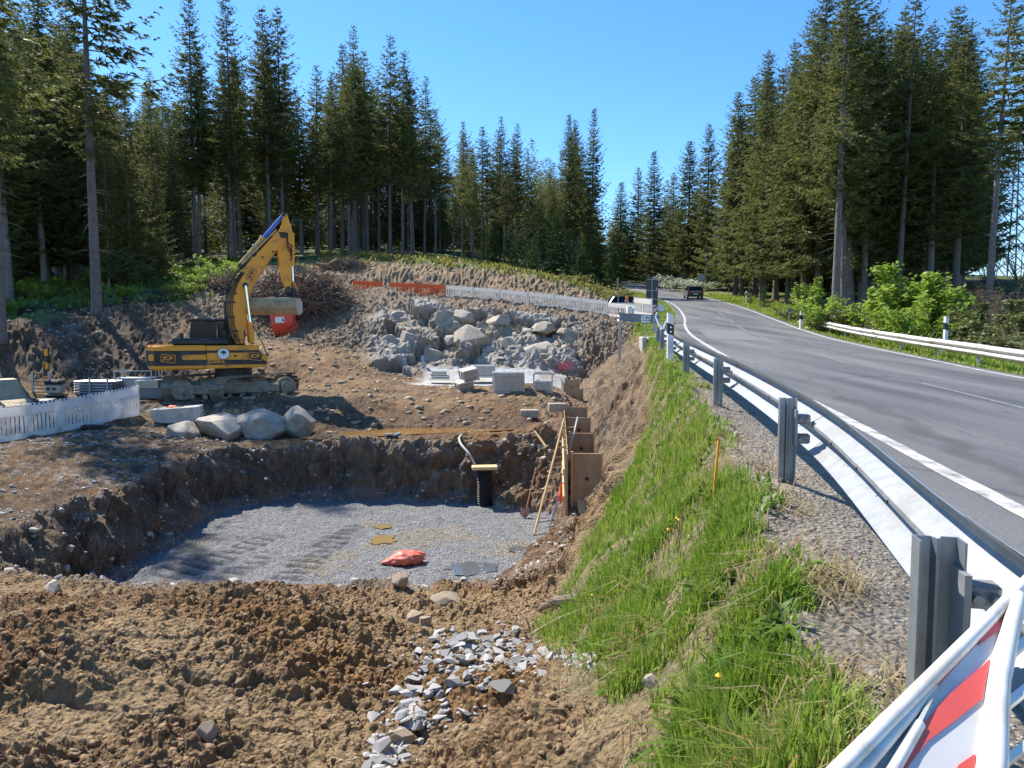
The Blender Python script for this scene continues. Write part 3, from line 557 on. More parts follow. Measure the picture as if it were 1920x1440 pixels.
def plant_tree(kind, x, y, height, label, group=None, rz=None, i=None, name='spruce_tree', wide=1.15, needles=None, cat='tree'):
    t, c, Ht = PRO[kind][random.randrange(len(PRO[kind])) if i is None else i]; s = height/Ht
    o = empty(name, (x, y, hz(x, y)-.05), random.uniform(0, 6.28) if rz is None else rz, label, cat, group)
    wide *= random.uniform(.88, 1.2); o.scale = (s*wide, s*wide, s); o.rotation_euler[0] = random.gauss(0, .012); o.rotation_euler[1] = random.gauss(0, .012)
    a = link('trunk', t, None, o); b = link('crown', c, None, o)
    if needles is not None: b.material_slots[0].link = 'OBJECT'; b.material_slots[0].material = needles
    return o
def tree_px(kind, u, topv, Y, label, group=None, **k):
    x = (u-960)/F*Y; z = hz(x, Y); b = (625-topv)/F*Y*1.003
    return plant_tree(kind, x, Y, b-z, label, group, **k)
KEY = [  # kind, column, row of the tip, distance, label, extra
 ('bare', 2, -330, 27.5, 'thick bare-trunked spruce at the far left edge above the mud bank', dict(i=0, rz=2.2)),
 ('bare', 186, -240, 34.5, 'tall spruce with long bare trunk standing alone on the bank behind the pipe bundle', dict(i=0, rz=.1)),
 ('full', 252, 150, 46, 'bushy sunlit spruce behind the lone bare trunk, branches to the ground', dict(i=0, wide=1.0)),
 ('edge', 95, -60, 47, 'dark full spruce filling the top left corner', dict(i=1)),
 ('edge', 25, -90, 41, 'dark shaggy spruce between the two bare trunks at the left', dict(i=0)),
 ('full', 150, 20, 53, 'shaded spruce just behind the lone bare trunk', dict(i=1)),
 ('wood', 298, 145, 62, 'slim spruce with thin tip left of the first tall sky-lined spruce', dict(i=1)),
 ('wood', 318, 172, 66, 'small pointed spruce in the narrow sky gap', dict(i=0)),
 ('edge', 373, 8, 70, 'tall pointed spruce, first of the tall row right of the sky gap', dict(i=2, wide=.95)),
 ('wood', 447, 8, 71, 'tall pointed spruce directly above the excavator cab', dict(i=3, wide=1.15)),
 ('wood', 512, 32, 73, 'forked-looking tall spruce above the excavator boom', dict(i=0, wide=1.15)),
 ('wood', 537, 35, 74, 'tall spruce crowding its neighbour above the excavator boom', dict(i=3, wide=1.1)),
 ('wood', 601, 135, 76, 'slim spruce in the dip right of the excavator boom', dict(i=1)),
 ('wood', 665, 62, 76, 'tallest spruce above the orange fence gap', dict(i=1, wide=1.1)),
 ('wood', 645, 98, 79, 'spruce leaning on the tallest one above the orange fence', dict(i=2)),
 ('wood', 692, 108, 78, 'spruce close right of the tallest one above the orange fence', dict(i=0)),
 ('wood', 733, 82, 78, 'narrow pointed spruce above the orange fence panels', dict(i=1)),
 ('wood', 757, 108, 80, 'thin-crowned tree second from the pointed spruce above the orange fence', dict(i=2, wide=.9)),
 ('wood', 778, 140, 80, 'thin tree stepping down from the pointed spruce', dict(i=2, wide=.8)),
 ('wood', 797, 155, 82, 'tree at the descending edge of the left forest skyline', dict(i=1)),
 ('wood', 818, 212, 84, 'last tree of the left forest before the skyline dips', dict(i=2, wide=1.0)),
 ('wood', 868, 235, 96, 'tree with its top bent to the left at the middle of the skyline', dict(i=2, wide=.9)),
 ('wood', 905, 243, 98, 'dark spruce in the low middle skyline', dict(i=0)),
 ('wood', 930, 250, 102, 'thin tree right of the dark middle spruce', dict(i=1)),
 ('wood', 945, 224, 98, 'tallest thin tree of the low middle skyline', dict(i=2, wide=.8)),
 ('wood', 968, 240, 104, 'tree crowding the tallest thin middle tree', dict(i=1)),
 ('wood', 990, 284, 100, 'round-topped tree at the right end of the middle group', dict(i=2, wide=.8)),
 ('wood', 1028, 302, 108, 'lone small-crowned tree before the dark pair', dict(i=2, wide=.6)),
 ('edge', 1064, 220, 92, 'left spruce of the dark pair beyond the rock face', dict(i=0, wide=.75)),
 ('wood', 1080, 230, 95, 'spruce squeezed between the dark pair', dict(i=3)),
 ('full', 1107, 211, 90, 'right spruce of the dark pair, wide shaggy branches', dict(i=0, wide=.85)),
 ('full', 60, 200, 50, 'leafy spruce low between the two bare trunks', dict(i=0)), ('full', 330, 230, 58, 'leafy spruce below the narrow sky gap, branches to the ground', dict(i=1)), ('full', 210, 240, 44, 'pale-needled spruce right behind the lone bare trunk', dict(i=1, wide=1.1)), ('full', 300, 300, 50, 'shorter leafy spruce left of the excavator cab', dict(i=0, wide=1.1)), ('full', -30, 150, 46, 'leafy spruce cut by the left edge of the picture', dict(i=0)),
 # right of the road
 ('full', 1160, 345, 150, 'distant spruce where the road vanishes', dict(i=0, wide=1.5)),
 ('full', 1192, 318, 148, 'distant spruce behind the dark sign board', dict(i=1, wide=1.6)),
 ('full', 1226, 290, 140, 'pointed distant spruce right of the dark sign board', dict(i=0, wide=1.5)),
 ('full', 1258, 328, 145, 'low distant spruce left of the driving car', dict(i=1, wide=1.6)),
 ('edge', 1285, 270, 120, 'spruce above the driving car', dict(i=1, wide=1.3)),
 ('edge', 1322, 238, 112, 'tall spruce just right of the driving car', dict(i=0, wide=1.05)),
 ('edge', 1376, 183, 96, 'spruce stepping up right of the driving car', dict(i=1)),
 ('edge', 1412, 150, 98, 'spruce half hidden behind the pointed roadside spruce', dict(i=2)),
 ('edge', 1425, 112, 79, 'pointed roadside spruce with shaggy branches to the verge', dict(i=1, wide=1.05)),
 ('edge', 1472, 92, 74, 'broad roadside spruce left of the pale front trunk', dict(i=1, wide=1.1)),
 ('edge', 1503, 40, 70, 'tall shaggy spruce directly left of the pale front trunk', dict(i=0, wide=1.1)),
 ('edge', 1532, 12, 66, 'tall spruce crown touching the pale front trunk', dict(i=1)),
 ('bare', 1563, -60, 56, 'spruce with pale sunlit front trunk at the road bend', dict(i=0, rz=.3)),
 ('edge', 1610, 40, 64, 'dark spruce right of the pale front trunk', dict(i=2)),
 ('edge', 1642, 70, 70, 'dark spruce between the two pale trunks', dict(i=1)),
 ('bare', 1678, -10, 60, 'second pale-trunked spruce above the bright bushes', dict(i=0, rz=1.4, wide=.8)),
 ('edge', 1722, 62, 66, 'dark spruce right of the second pale trunk', dict(i=2)),
 ('edge', 1762, 30, 70, 'dark spruce left of the wide airy spruce', dict(i=1)),
 ('edge', 1785, 60, 62, 'dark shaggy spruce in the shade of the airy spruce', dict(i=0)),
 ('bare', 1848, -20, 50, 'airy wide-branched spruce at the right end of the forest', dict(i=1, rz=-.4)),
 ('edge', 1590, -20, 62, 'dark spruce rising behind the pale front trunk', dict(i=0)),
]
for k_, u, tv, Y, lab, ex in KEY:
    tree_px(k_, u, tv, Y, lab, **ex)
SKYU = [-300, 0, 150, 260, 300, 350, 372, 400, 447, 480, 512, 560, 600, 665, 733, 800, 840, 870, 945, 990, 1030, 1064, 1107, 1140]
SKYV = [-100, -60, 40, 150, 150, 130, 10, 60, 10, 60, 30, 80, 135, 62, 82, 155, 260, 240, 224, 284, 305, 220, 211, 380]
ZN = [(-60, 120, 'behind the thick trunk at the left edge'), (120, 260, 'behind the lone bare trunk'), (260, 350, 'below the narrow sky gap'), (350, 430, 'behind the excavator cab'), (430, 500, 'behind the excavator boom'), (500, 580, 'behind the tip of the excavator arm'), (580, 660, 'above the root heap'), (660, 740, 'above the gap in the orange fence'), (740, 800, 'above the paired orange panels'), (800, 860, 'above the first white fence panels'), (860, 940, 'left of the young spruce thicket'), (940, 1030, 'rising from the young spruce thicket'), (1030, 1160, 'around the dark pair of spruces')]
def zone(u, deep, low):
    z = next((q[2] for q in ZN if q[0] <= u < q[1]), ZN[0][2]); k = 'low leafy understorey spruce' if low else 'spruce trunk deep in the forest' if deep else 'front-row forest spruce'
    return k+' '+z, k+'s '+z
cells = set(); made = 0; rr = random.Random(5)
for tries in range(4000):
    u = rr.uniform(-60, 1130); lo = np.interp(u, [-60, 200, 330, 450, 860, 1000, 1130], [40, 47, 62, 68, 78, 92, 98]); Y = lo+rr.random()**1.2*66; x = (u-960)/F*Y
    c = (round(x/3.1), round(Y/3.1))
    if c in cells or x > float(pc(np.array([Y]), EY, EX)[0])-7: continue
    cells.add(c); tv = float(np.interp(u, SKYU, SKYV))+rr.uniform(14, 110); hgt = (625-tv)/F*Y-hz(x, Y)
    if hgt < 7: continue
    kind = 'wood' if (u > 300 and rr.random() < .93) else 'edge'
    hgt = min(hgt, rr.uniform(24, 31))
    plant_tree(kind, x, Y, hgt, *zone(u, Y-lo > 22, False)); made += 1
    if made >= 128: break
made = 0
SRU = [1150, 1226, 1285, 1322, 1376, 1425, 1503, 1560, 1620, 1680, 1722, 1800, 1850]; SRV = [345, 290, 270, 238, 183, 112, 40, -40, 60, 0, 60, 0, 60]
for tries in range(3000):
    u = rr.uniform(1290, 1805); Y = rr.uniform(58, 125); x = (u-960)/F*Y; q = x-float(pc(np.array([Y]), RY, RX)[0])-HW
    c = (round(x/3.4), round(Y/3.4))
    if c in cells or q < 6.5 or q > 50: continue
    cells.add(c); tv = float(np.interp(u, SRU, SRV))+rr.uniform(10, 90); hgt = min((625-tv)/F*Y-hz(x, Y), rr.uniform(25, 33))
    if hgt < 8: continue
    zr_n = next(t for b_, t in ((1350, 'right of the driving car'), (1430, 'behind the pointed roadside spruce'), (1500, 'behind the broad roadside spruce'), (1560, 'left of the pale front trunk'), (1640, 'right of the pale front trunk'), (1700, 'around the second pale trunk'), (1770, 'right of the second pale trunk'), (1900, 'behind the airy spruce by the pylon')) if u < b_); dd = 'deep shaded spruce ' if Y > 80 else 'dark spruce of the roadside stand '
    plant_tree('edge' if rr.random() < .75 else 'wood', x, Y, hgt, dd+zr_n, dd+zr_n); made += 1
    if made >= 62: break
# the deeper wood reads as one mass: thinned crowns and trunks joined into one object
def wood_mass(spots, seed):
    g = np.random.default_rng(seed); Vs, Ts = [], []; n = 0
    for (x, y, h, wide) in spots:
        t, c, Ht = PRO['full'][int(g.integers(2))]; co = np.empty(len(c.vertices)*3, np.float32); c.vertices.foreach_get('co', co); tr = co.reshape(-1, 3, 3)
        k = g.choice(len(tr), 1900, False); tr = tr[k].copy(); ctr_ = tr.mean(1, keepdims=True); tr = ctr_+(tr-ctr_)*2.1
        s = h/Ht; a = g.uniform(0, 6.28); ca_, sa_ = math.cos(a), math.sin(a); v = tr.reshape(-1, 3)*[s*wide, s*wide, s]; v = np.stack([v[:, 0]*ca_-v[:, 1]*sa_+x, v[:, 0]*sa_+v[:, 1]*ca_+y, v[:, 2]+hz(x, y)], 1); Vs.append(v)
        Ts.append(np.arange(len(v)).reshape(-1, 3)+n); n += len(v)
    return np_mesh('far_wood', np.concatenate(Vs), np.concatenate(Ts))
spots = []
for k in range(150):
    u = -20+k*7.1+rr.uniform(-6, 6); Y = np.interp(u, [-60, 200, 450, 860, 1040], [70, 84, 104, 116, 122])+rr.uniform(0, 34); x = (u-960)/F*Y
    if x < float(pc(np.array([Y]), EY, EX)[0])-9: spots.append((x, Y, rr.uniform(10, 21), 1.3))
for k in range(110):
    u = rr.uniform(1000, 1345); Y = rr.uniform(160, 240); x = (u-960)/F*Y
    if abs(x-float(pc(np.array([Y]), RY, RX)[0])) > 8 or Y > 205: spots.append((x, Y, rr.uniform(17, 24), 1.6))
for k in range(60): u = rr.uniform(560, 1120); Y = rr.uniform(128, 185); spots.append(((u-960)/F*Y, Y, rr.uniform(9, 16), 1.7))
for k in range(70): u = rr.uniform(1345, 1770); Y = rr.uniform(100, 150); spots.append(((u-960)/F*Y, Y, rr.uniform(9, 20), 1.5))
tag(link('far_forest', wood_mass(spots, 3), NEED), 'dark mass of deeper forest behind the tree rows', None, None, 'stuff')
YNG = [(905,430,80),(925,415,82),(955,425,79),(985,405,82),(1010,425,80),(1040,400,83),(1070,430,82),(1145,440,86),(1000,445,74),(1090,445,80),(965,450,73),(880,462,76),(1125,460,90)]
for i, (u, tv, Y) in enumerate(sorted(YNG)):
    x = (u-960)/F*Y; plant_tree('young', x, Y, (625-tv)/F*Y-hz(x, Y), ['first', 'second', 'third', 'fourth', 'fifth', 'sixth', 'seventh', 'eighth', 'ninth', 'tenth', 'eleventh', 'twelfth', 'thirteenth'][i]+' young green spruce from the left in the thicket beyond the rock face', 'young spruces beyond the rock face', i=i % 2, name='young_spruce', needles=NEEDL, wide=1.15)
for i, (u, tv, Y, lab) in enumerate([(1432, 535, 62, 'knee-high young spruce on the right verge left of the bright bushes'), (1405, 528, 70, 'small young spruce at the foot of the pointed roadside spruce'), (300, 505, 44, 'low young spruce left of the excavator cab'), (395, 500, 52, 'young spruce on the slope behind the excavator cab'), (120, 525, 40, 'young spruce in front of the left forest')]):
    x = (u-960)/F*Y; plant_tree('young', x, Y, max(1.2, (625-tv)/F*Y-hz(x, Y)), lab, None, i=i % 2, name='young_spruce', needles=NEEDL, wide=1.2)
# ---------------------------------------------------------------- leafy shrubs
def shrub_meshes(seed, stems, ht, spread, leaves, leaf, up=.8):
    g = np.random.default_rng(seed); mb = MB(); tri = []
    for s in range(stems):
        a = g.uniform(0, 6.28); r = spread*g.uniform(.2, 1); top = np.array([r*math.cos(a), r*math.sin(a), ht*g.uniform(.55, 1)*(1-.3*(r/spread)**2)]); mid_ = top*[.45, .45, .55]+g.normal(0, .08*ht*.3, 3)
        mb.tube([(0.1*math.cos(a), .1*math.sin(a), -.1), mid_, top], [.022*ht/2.5, .014*ht/2.5, .004], 4, False)
        tt = []
        for b in range(7):
            t = g.uniform(.25, .98); p = mid_+(top-mid_)*(t-.45)/.55 if t > .45 else mid_*t/.45; e = p+np.array([g.normal(0, 1), g.normal(0, 1), g.uniform(-.1, .7)*up])*spread*.32*(1.15-t*.5); mb.tube([p, e], [.007, .003], 3, False); tt.append((p, e))
        k = leaves//stems
        sel = g.integers(0, len(tt), k); f = g.random(k)[:, None]; A = np.array([q[0] for q in tt])[sel]; B = np.array([q[1] for q in tt])[sel]
        P = A+(B-A)*f+g.normal(0, .05*spread, (k, 3)); kk = k//4; ff = g.random(kk)[:, None]; P[:kk] = mid_+(top-mid_)*ff+g.normal(0, .05*spread, (kk, 3)); P[:, 2] = np.maximum(P[:, 2], .03)
        d = g.normal(0, 1, (k, 3)); d[:, 2] = d[:, 2]*.4-.15; d /= np.linalg.norm(d, axis=1)[:, None]; n_ = g.normal(0, .5, (k, 3))+[0, 0, 1]; w = np.cross(d, n_); w /= np.linalg.norm(w, axis=1)[:, None]; L = leaf*g.uniform(.6, 1.3, k)[:, None]
        c1, c2 = P+d*L*.5+w*L*.32, P+d*L*.5-w*L*.32; T_ = P+d*L
        tri += [np.stack([P, c1, T_], 1), np.stack([P, T_, c2], 1)]
    tri = np.concatenate(tri); st = bpy.data.meshes.new('stems'); st.from_pydata([tuple(p) for p in mb.v], [], mb.f); st.materials.append(DEADW)
    lv = np_mesh('leaves', tri.reshape(-1, 3), np.arange(len(tri)*3).reshape(-1, 3)); lv.materials.append(LEAF); return st, lv
SHR = [shrub_meshes(71, 9, 3.0, 1.5, 3000, .15), shrub_meshes(72, 8, 2.6, 1.3, 2600, .15), shrub_meshes(73, 10, 1.2, 1.2, 1800, .11)]
TWG = shrub_meshes(74, 14, 4.0, 2.2, 900, .10)
def shrub(u, Y, h, label, i=0, m=None, w=1., name='leafy_bush', dv=None, group=None):
    p = on(u, Y); s = h/[3.0, 2.6, 1.2, 4.0][i]; o = empty(name, p, random.uniform(0, 6.28), label, 'bush', group); o.scale = (s*w, s*w, s); st, lv = (SHR+[TWG])[i]
    link('stems', st, None, o); b = link('leaves', lv, None, o)
    if m: b.material_slots[0].link = 'OBJECT'; b.material_slots[0].material = m
    return o
DRYL = mat('dry_twigs', (.17, .11, .055), .8, var=.4, vscale=2, col2=(.12, .10, .05), trans=.3)
BRAM = 'dark bramble clump behind the guard rail, right of the bright bushes'
shrub(1512, 40, 3.4, 'bright spring-green bush under the pale front trunk', 1); shrub(1545, 37, 2.2, 'smaller spring-green bush beside the rail end under the pale trunk', 2)
shrub(1695, 31, 4.6, 'tallest spring-green bush behind the right guard rail', 0); shrub(1745, 29.5, 3.8, 'spring-green bush leaning right of the tallest bright bush', 1); shrub(1650, 33, 3.0, 'spring-green bush left of the tallest bright bush', 1); shrub(1715, 28, 2.3, 'low spring-green bush in front of the tallest bright bush', 2, w=.9)
shrub(1590, 35, 1.7, 'low yellowish-green bush between the two groups of bright bushes', 2, LEAFD)
for i, (u, Y, h) in enumerate([(1800, 26.5, 2.6), (1850, 25.5, 2.3), (1775, 30, 3.2), (1905, 22.5, 1.6), (1840, 23.2, 1.3), (1960, 22.5, 1.9), (1930, 30, 2.8)]): shrub(u, Y, h, BRAM, [1, 0, 1, 2, 2, 1, 0][i], LEAFD, 1.15, 'bramble_bush', group='brambles behind the right rail')
for i, (u, Y, h) in enumerate([(1620, 33, 1.1), (1570, 37, 1.1), (1500, 46, 1.2), (1540, 38, 1.3), (1480, 48, 1.1)]): shrub(u, Y, h, 'low mixed bramble under the roadside spruces', 2, LEAFD, 1.2, 'bramble_bush', group='brambles under the roadside spruces')
for i, (u, Y, h) in enumerate([(1870, 36, 3.2), (1920, 33, 2.6), (1850, 42, 3.4), (1960, 40, 3.5), (1900, 48, 4.2)]): shrub(u, Y, h, 'reddish-brown leafless scrub in front of the pylon', 3, DRYL, 1.2, 'twiggy_scrub', group='scrub in front of the pylon')
shrub(1850, 95, 9.5, 'thin pale willow beside the foot of the pylon', 3, LEAFD, .9, 'thin_willow'); shrub(1905, 105, 8.5, 'thin pale willow behind the foot of the pylon', 3, LEAFD, .9, 'thin_willow')
for i, (u, Y, h) in enumerate([(1262, 108, 2.6), (1300, 96, 2.2), (1238, 120, 2.6)]): shrub(u, Y+0, h, 'pale blossoming bush at the far bend of the road', 2, mat('blossom', (.45, .5, .36), .6, trans=.3), 1.2, 'blossoming_bush', group='pale bushes at the far bend')
for i, (u, Y, h) in enumerate([(395, 47, 1.5), (375, 45, 1.1), (430, 50, 1.7), (355, 43, .9), (330, 42, .8)]): shrub(u, Y, h, 'yellow-green shrub on the slope behind the excavator', 2, LEAF, 1.25, 'leafy_shrub', group='shrubs behind the excavator')
for i, (u, Y, h) in enumerate([(90, 41, 1.1), (60, 44, 1.3), (130, 45, 1.2), (230, 40, .9), (10, 36, 1.0)]): shrub(u, Y, h, 'small bright shrub at the edge of the left forest', 2, LEAF, 1.2, 'leafy_shrub', group='shrubs at the left forest edge')
for i, (u, Y, h) in enumerate([(1075, 60, 1.0), (1110, 60, .9), (1050, 62, .8), (1135, 64, .9), (1160, 68, 1.0)]): shrub(u, Y, h, 'low yellowish shrub on the crest above the white fence', 2, mat('heath', (.26, .25, .06), .7, var=.3, trans=.3), 1.6, 'heath_shrub', group='shrubs on the crest above the white fence')
# ---------------------------------------------------------------- guard rails
def rail_path(pts, n=8):
    P = [Vector(p) for p in pts]; out = []
    for i in range(len(P)-1):
        a, b, c, d = P[max(i-1, 0)], P[i], P[i+1], P[min(i+2, len(P)-1)]
        for k in range(n):
            t = k/n; out.append(.5*((2*b)+(c-a)*t+(2*a-5*b+4*c-d)*t*t+(3*b-a-3*c+d)*t**3))
    return out+[P[-1]]
WPROF = [(0, .160), (.012, .154), (.080, .100), (.086, .090), (.086, .066), (.078, .054), (.018, .018), (.010, .010), (.010, -.010), (.018, -.018), (.078, -.054), (.086, -.066), (.086, -.090), (.080, -.100), (.012, -.154), (0, -.160)]
def beam(path, name, m, parent, side, thick=.004):
    """W-shaped rail swept along a path; side gives the road side"""
    V = []; n = len(WPROF); k = len(path)
    for i, p in enumerate(path):
        d = path[min(i+1, k-1)]-path[max(i-1, 0)]; d.z = 0; d.normalize(); nrm = Vector((d.y, -d.x, 0))*side
        V += [p+nrm*a+Vector((0, 0, b)) for a, b in WPROF]+[p+nrm*(a-thick)+Vector((0, 0, b*1.004)) for a, b in WPROF]
    Fq = []; w = 2*n
    for i in range(k-1):
        for j in range(n-1): Fq += [(i*w+j, i*w+j+1, (i+1)*w+j+1, (i+1)*w+j), (i*w+n+j, (i+1)*w+n+j, (i+1)*w+n+j+1, i*w+n+j+1)]
        Fq += [(i*w, (i+1)*w, (i+1)*w+n, i*w+n), (i*w+n-1, i*w+2*n-1, (i+1)*w+2*n-1, (i+1)*w+n-1)]
    for e in (0, k-1): Fq += [tuple(e*w+q for q in (j, j+1, n+j+1, n+j)) for j in range(n-1)]
    me = bpy.data.meshes.new(name); me.from_pydata([tuple(v) for v in V], [], Fq); me.validate(); me.shade_smooth(); me.set_sharp_from_angle(angle=R(30)); return link(name, me, m, parent)
def sigma_post(h, under=.4):
    """open sigma-shaped post, web towards the rail"""
    pr = [(-.050, -.0275), (-.050, .0275), (-.030, .0275), (-.012, .0275), (-.004, .008), (.004, .008), (.012, .0275), (.030, .0275), (.050, .0275), (.050, -.0275)]; t = .005; n = len(pr); mb = MB()
    inn = [(x*.9, y-t if 0 < i < n-1 else y) for i, (x, y) in enumerate(pr)]
    for z0, z1 in ((-under, h),):
        vs = [(x, y, z) for z in (z0, z1) for x, y in pr]+[(x, y, z) for z in (z0, z1) for x, y in inn]; fs = []
        for i in range(n-1): fs += [(i, i+1, n+i+1, n+i), (2*n+i, 3*n+i, 3*n+i+1, 2*n+i+1), (n+i, n+i+1, 3*n+i+1, 3*n+i)]
        fs += [(0, n, 3*n, 2*n), (n-1, 3*n-1, 4*n-1, 2*n-1)]; mb.add(vs, fs)
    return mb
def post_mesh(h):
    o = sigma_post(h).build('post', GALVO); me = o.data; bpy.data.objects.remove(o); return me
RP = [(.55, -.6), (.78, .15), (1.0, 1.63), (1.68, 4.3), (2.30, 7.9), (2.80, 11.4), (3.27, 14.7), (3.72, 17.6), (4.15, 20.2)]
PZ = []
for (x, y) in RP: PZ.append(hz(x-.05, y))
PZ[2] = -.99
rail = empty('guard_rail', (RP[3][0], RP[3][1], PZ[3]), 0, 'bright galvanised guard rail curving along the near side of the road', 'guard rail'); r0 = Vector(rail.location)
PM = post_mesh(.52)
MARKER = mat('sticker', (.5, .5, .5), .6)
path = []
for i, (x, y) in enumerate(RP):
    d = Vector((RP[min(i+1, len(RP)-1)][0]-RP[max(i-1, 0)][0], RP[min(i+1, len(RP)-1)][1]-RP[max(i-1, 0)][1], 0)).normalized(); nr = Vector((d.y, -d.x, 0)); top = PZ[i]+.50
    path.append(Vector((x, y, top-.15))+nr*.13)
    if i < 2: continue
    p = link('post', PM, None, rail); p.location = Vector((x, y, PZ[i]-.01))-r0; p.rotation_euler = (0, 0, math.atan2(d.y, d.x)-math.pi/2+math.pi/2+(.25 if i == 2 else 0)); p.rotation_euler[2] = math.atan2(d.y, d.x)-math.pi/2
    mb = MB(); q = Vector((x, y, top-.165))-r0                                   # folded spacer bracket
    for zz in (.05, -.07): mb.box(q+nr*.085+Vector((0, 0, zz)), (.09, .05, .06), Euler((0, 0, math.atan2(nr.y, nr.x))).to_matrix(), .01)
    mb.bar(q+nr*.035, q+nr*.05, .12, .22)
    sp = mb.build('spacer', GALV, rail)
    for a, zz in ((.07, .05), (.07, -.07), (.11, .05)): MB().cyl(q+nr*a+d*-.025+Vector((0, 0, zz)), q+nr*a+d*-.05+Vector((0, 0, zz)), .013, 6).build('bolt', GALVO, sp)
full = rail_path(path, 10)
for i in range(len(path)-1):
    seg = [p.copy()-r0 for p in full[i*10:(i+1)*10+2]]
    if i % 2: seg = [s+Vector((0, 0, .003)) for s in seg]
    beam(seg, 'rail_section', GALV, rail, 1)
mb = MB()                                                                     # bolt holes along the rail
for i in range(12, len(full)-30, 2):
    d = (full[i+1]-full[i]).normalized(); nr = Vector((d.y, -d.x, 0)); mb.cyl(full[i]-r0-nr*.008, full[i]-r0-nr*.002, .007, 6)
mb.build('bolt_holes', BLK, rail)['kind'] = 'stuff'
e = full[-1]-r0; d = (full[-1]-full[-3]).normalized()                           # bent, flared end
for sgn in (-1, 1):
    MB().tube([e+Vector((0, 0, .05)), e+d*.3+Vector((sgn*.06, 0, .16)), e+d*.5+Vector((sgn*.17, 0, .42)), e+d*.55+Vector((sgn*.14, 0, .55))], [.06, .055, .045, .03], 6).build('bent_end', GALV, rail, True)
# rail lying across the end of the bank
c0, c1 = W(1157, 594, 29), W(1236, 599, 27.5); cr = empty('cross_rail', on(1165, 29), 0, 'short grey rail across the bank in front of the warning beacons', 'guard rail'); o0 = Vector(cr.location)
beam([c0-o0, c0.lerp(c1, .5)-o0, c1-o0], 'rail_section', GALVO, cr, -1)
for t in (.08, .9):
    p = c0.lerp(c1, t); h = p.z-hz(p.x, p.y+.1); q = MB().box(p-o0+Vector((0, .1, -h/2+.05)), (.1, .06, h+.3)).build('post', GALVO, cr)
# right-hand rail
RR = []
for y in [44, 41, 38, 35, 32, 28, 25, 22, 19.5, 17, 14.5, 12, 9, 6, 3]:
    x = float(pc(np.array([y]), RY, RX)[0])+HW+.95; RR.append((x, y))
rr2 = empty('guard_rail', (RR[4][0], RR[4][1], hz(*RR[4])), 0, 'dull weathered guard rail in front of the bushes across the road', 'guard rail'); o0 = Vector(rr2.location)
pp = [Vector((x, y, hz(x, y)+(.50 if i > 1 else .40 if i == 1 else .1))) for i, (x, y) in enumerate(RR)]; full2 = rail_path(pp, 4)
for i in range(0, len(pp)-1): beam([p-o0+Vector((0, 0, .003*(i % 2))) for p in full2[i*4:(i+1)*4+2]], 'rail_section', RAILW, rr2, 1 if pp[0].y < pp[-1].y else 1)
for i in range(2, len(RR)):
    x, y = RR[i]; MB().box(Vector((x+.06, y, hz(x, y)+.25))-o0, (.055, .1, .9)).build('post', GALVO, rr2)
# ---------------------------------------------------------------- delineators
BAND = mat('black_band', (.015, .015, .016), .5); REFL = mat('reflector', (.8, .8, .82), .2, spec=.8); DEL = mat('delineator_white', (.80, .79, .77), .45, var=.05)
def delineator(p, h, label, rz=0., back=False, w=.12):
    o = empty('delineator_post', p, rz, label, 'delineator', 'delineators'); pr = lambda z0, z1, sl0, sl1, g=0.: MB().add([(-w/2-g, -.045-g, z0+sl0), (w/2+g, -.045-g, z0-sl0), (w/2+g, .045+g, z0-sl0), (-w/2-g, .045+g, z0+sl0), (-w/2-g, -.045-g, z1+sl1), (w/2+g, -.045-g, z1-sl1), (w/2+g, .045+g, z1-sl1), (-w/2-g, .045+g, z1+sl1)], [(3, 2, 1, 0), (4, 5, 6, 7), (0, 1, 5, 4), (1, 2, 6, 5), (2, 3, 7, 6), (3, 0, 4, 7)])
    pr(-.2, h, 0, .03).build('shaft', DEL, o); b = pr(h-.42, h-.20, .025, .025, .003).build('black_band', BAND, o)
    if not back:
        for zz in (-.27, -.36): MB().cyl((0, -.049, h+zz), (0, -.054, h+zz), .022, 10).build('reflector', REFL, b)
    return o
p = W(1257, 629, 14.6); delineator(Vector((3.25, 14.6, PZ[6]+.1)), W(1257, 589, 14.6).z-PZ[6]-.1, 'white and black delineator on top of the near guard rail')
p = on(1771, 23.5); delineator(p, W(1771, 595, 23.5).z-p.z, 'delineator behind the far guard rail in front of the brambles', .2, True)
p = on(1500, 37); delineator(p, W(1500, 584, 37).z-p.z, 'delineator on the verge beside the start of the far rail', .1, True)
p = on(1397, 72); delineator(p, max(.8, W(1397, 546, 72).z-p.z), 'delineator on the right verge right of the driving car', 0, False)
p = on(1254, 68); delineator(p, max(.8, W(1254, 555, 68).z-p.z), 'dark-sided delineator on the grass strip left of the road', 0, False)
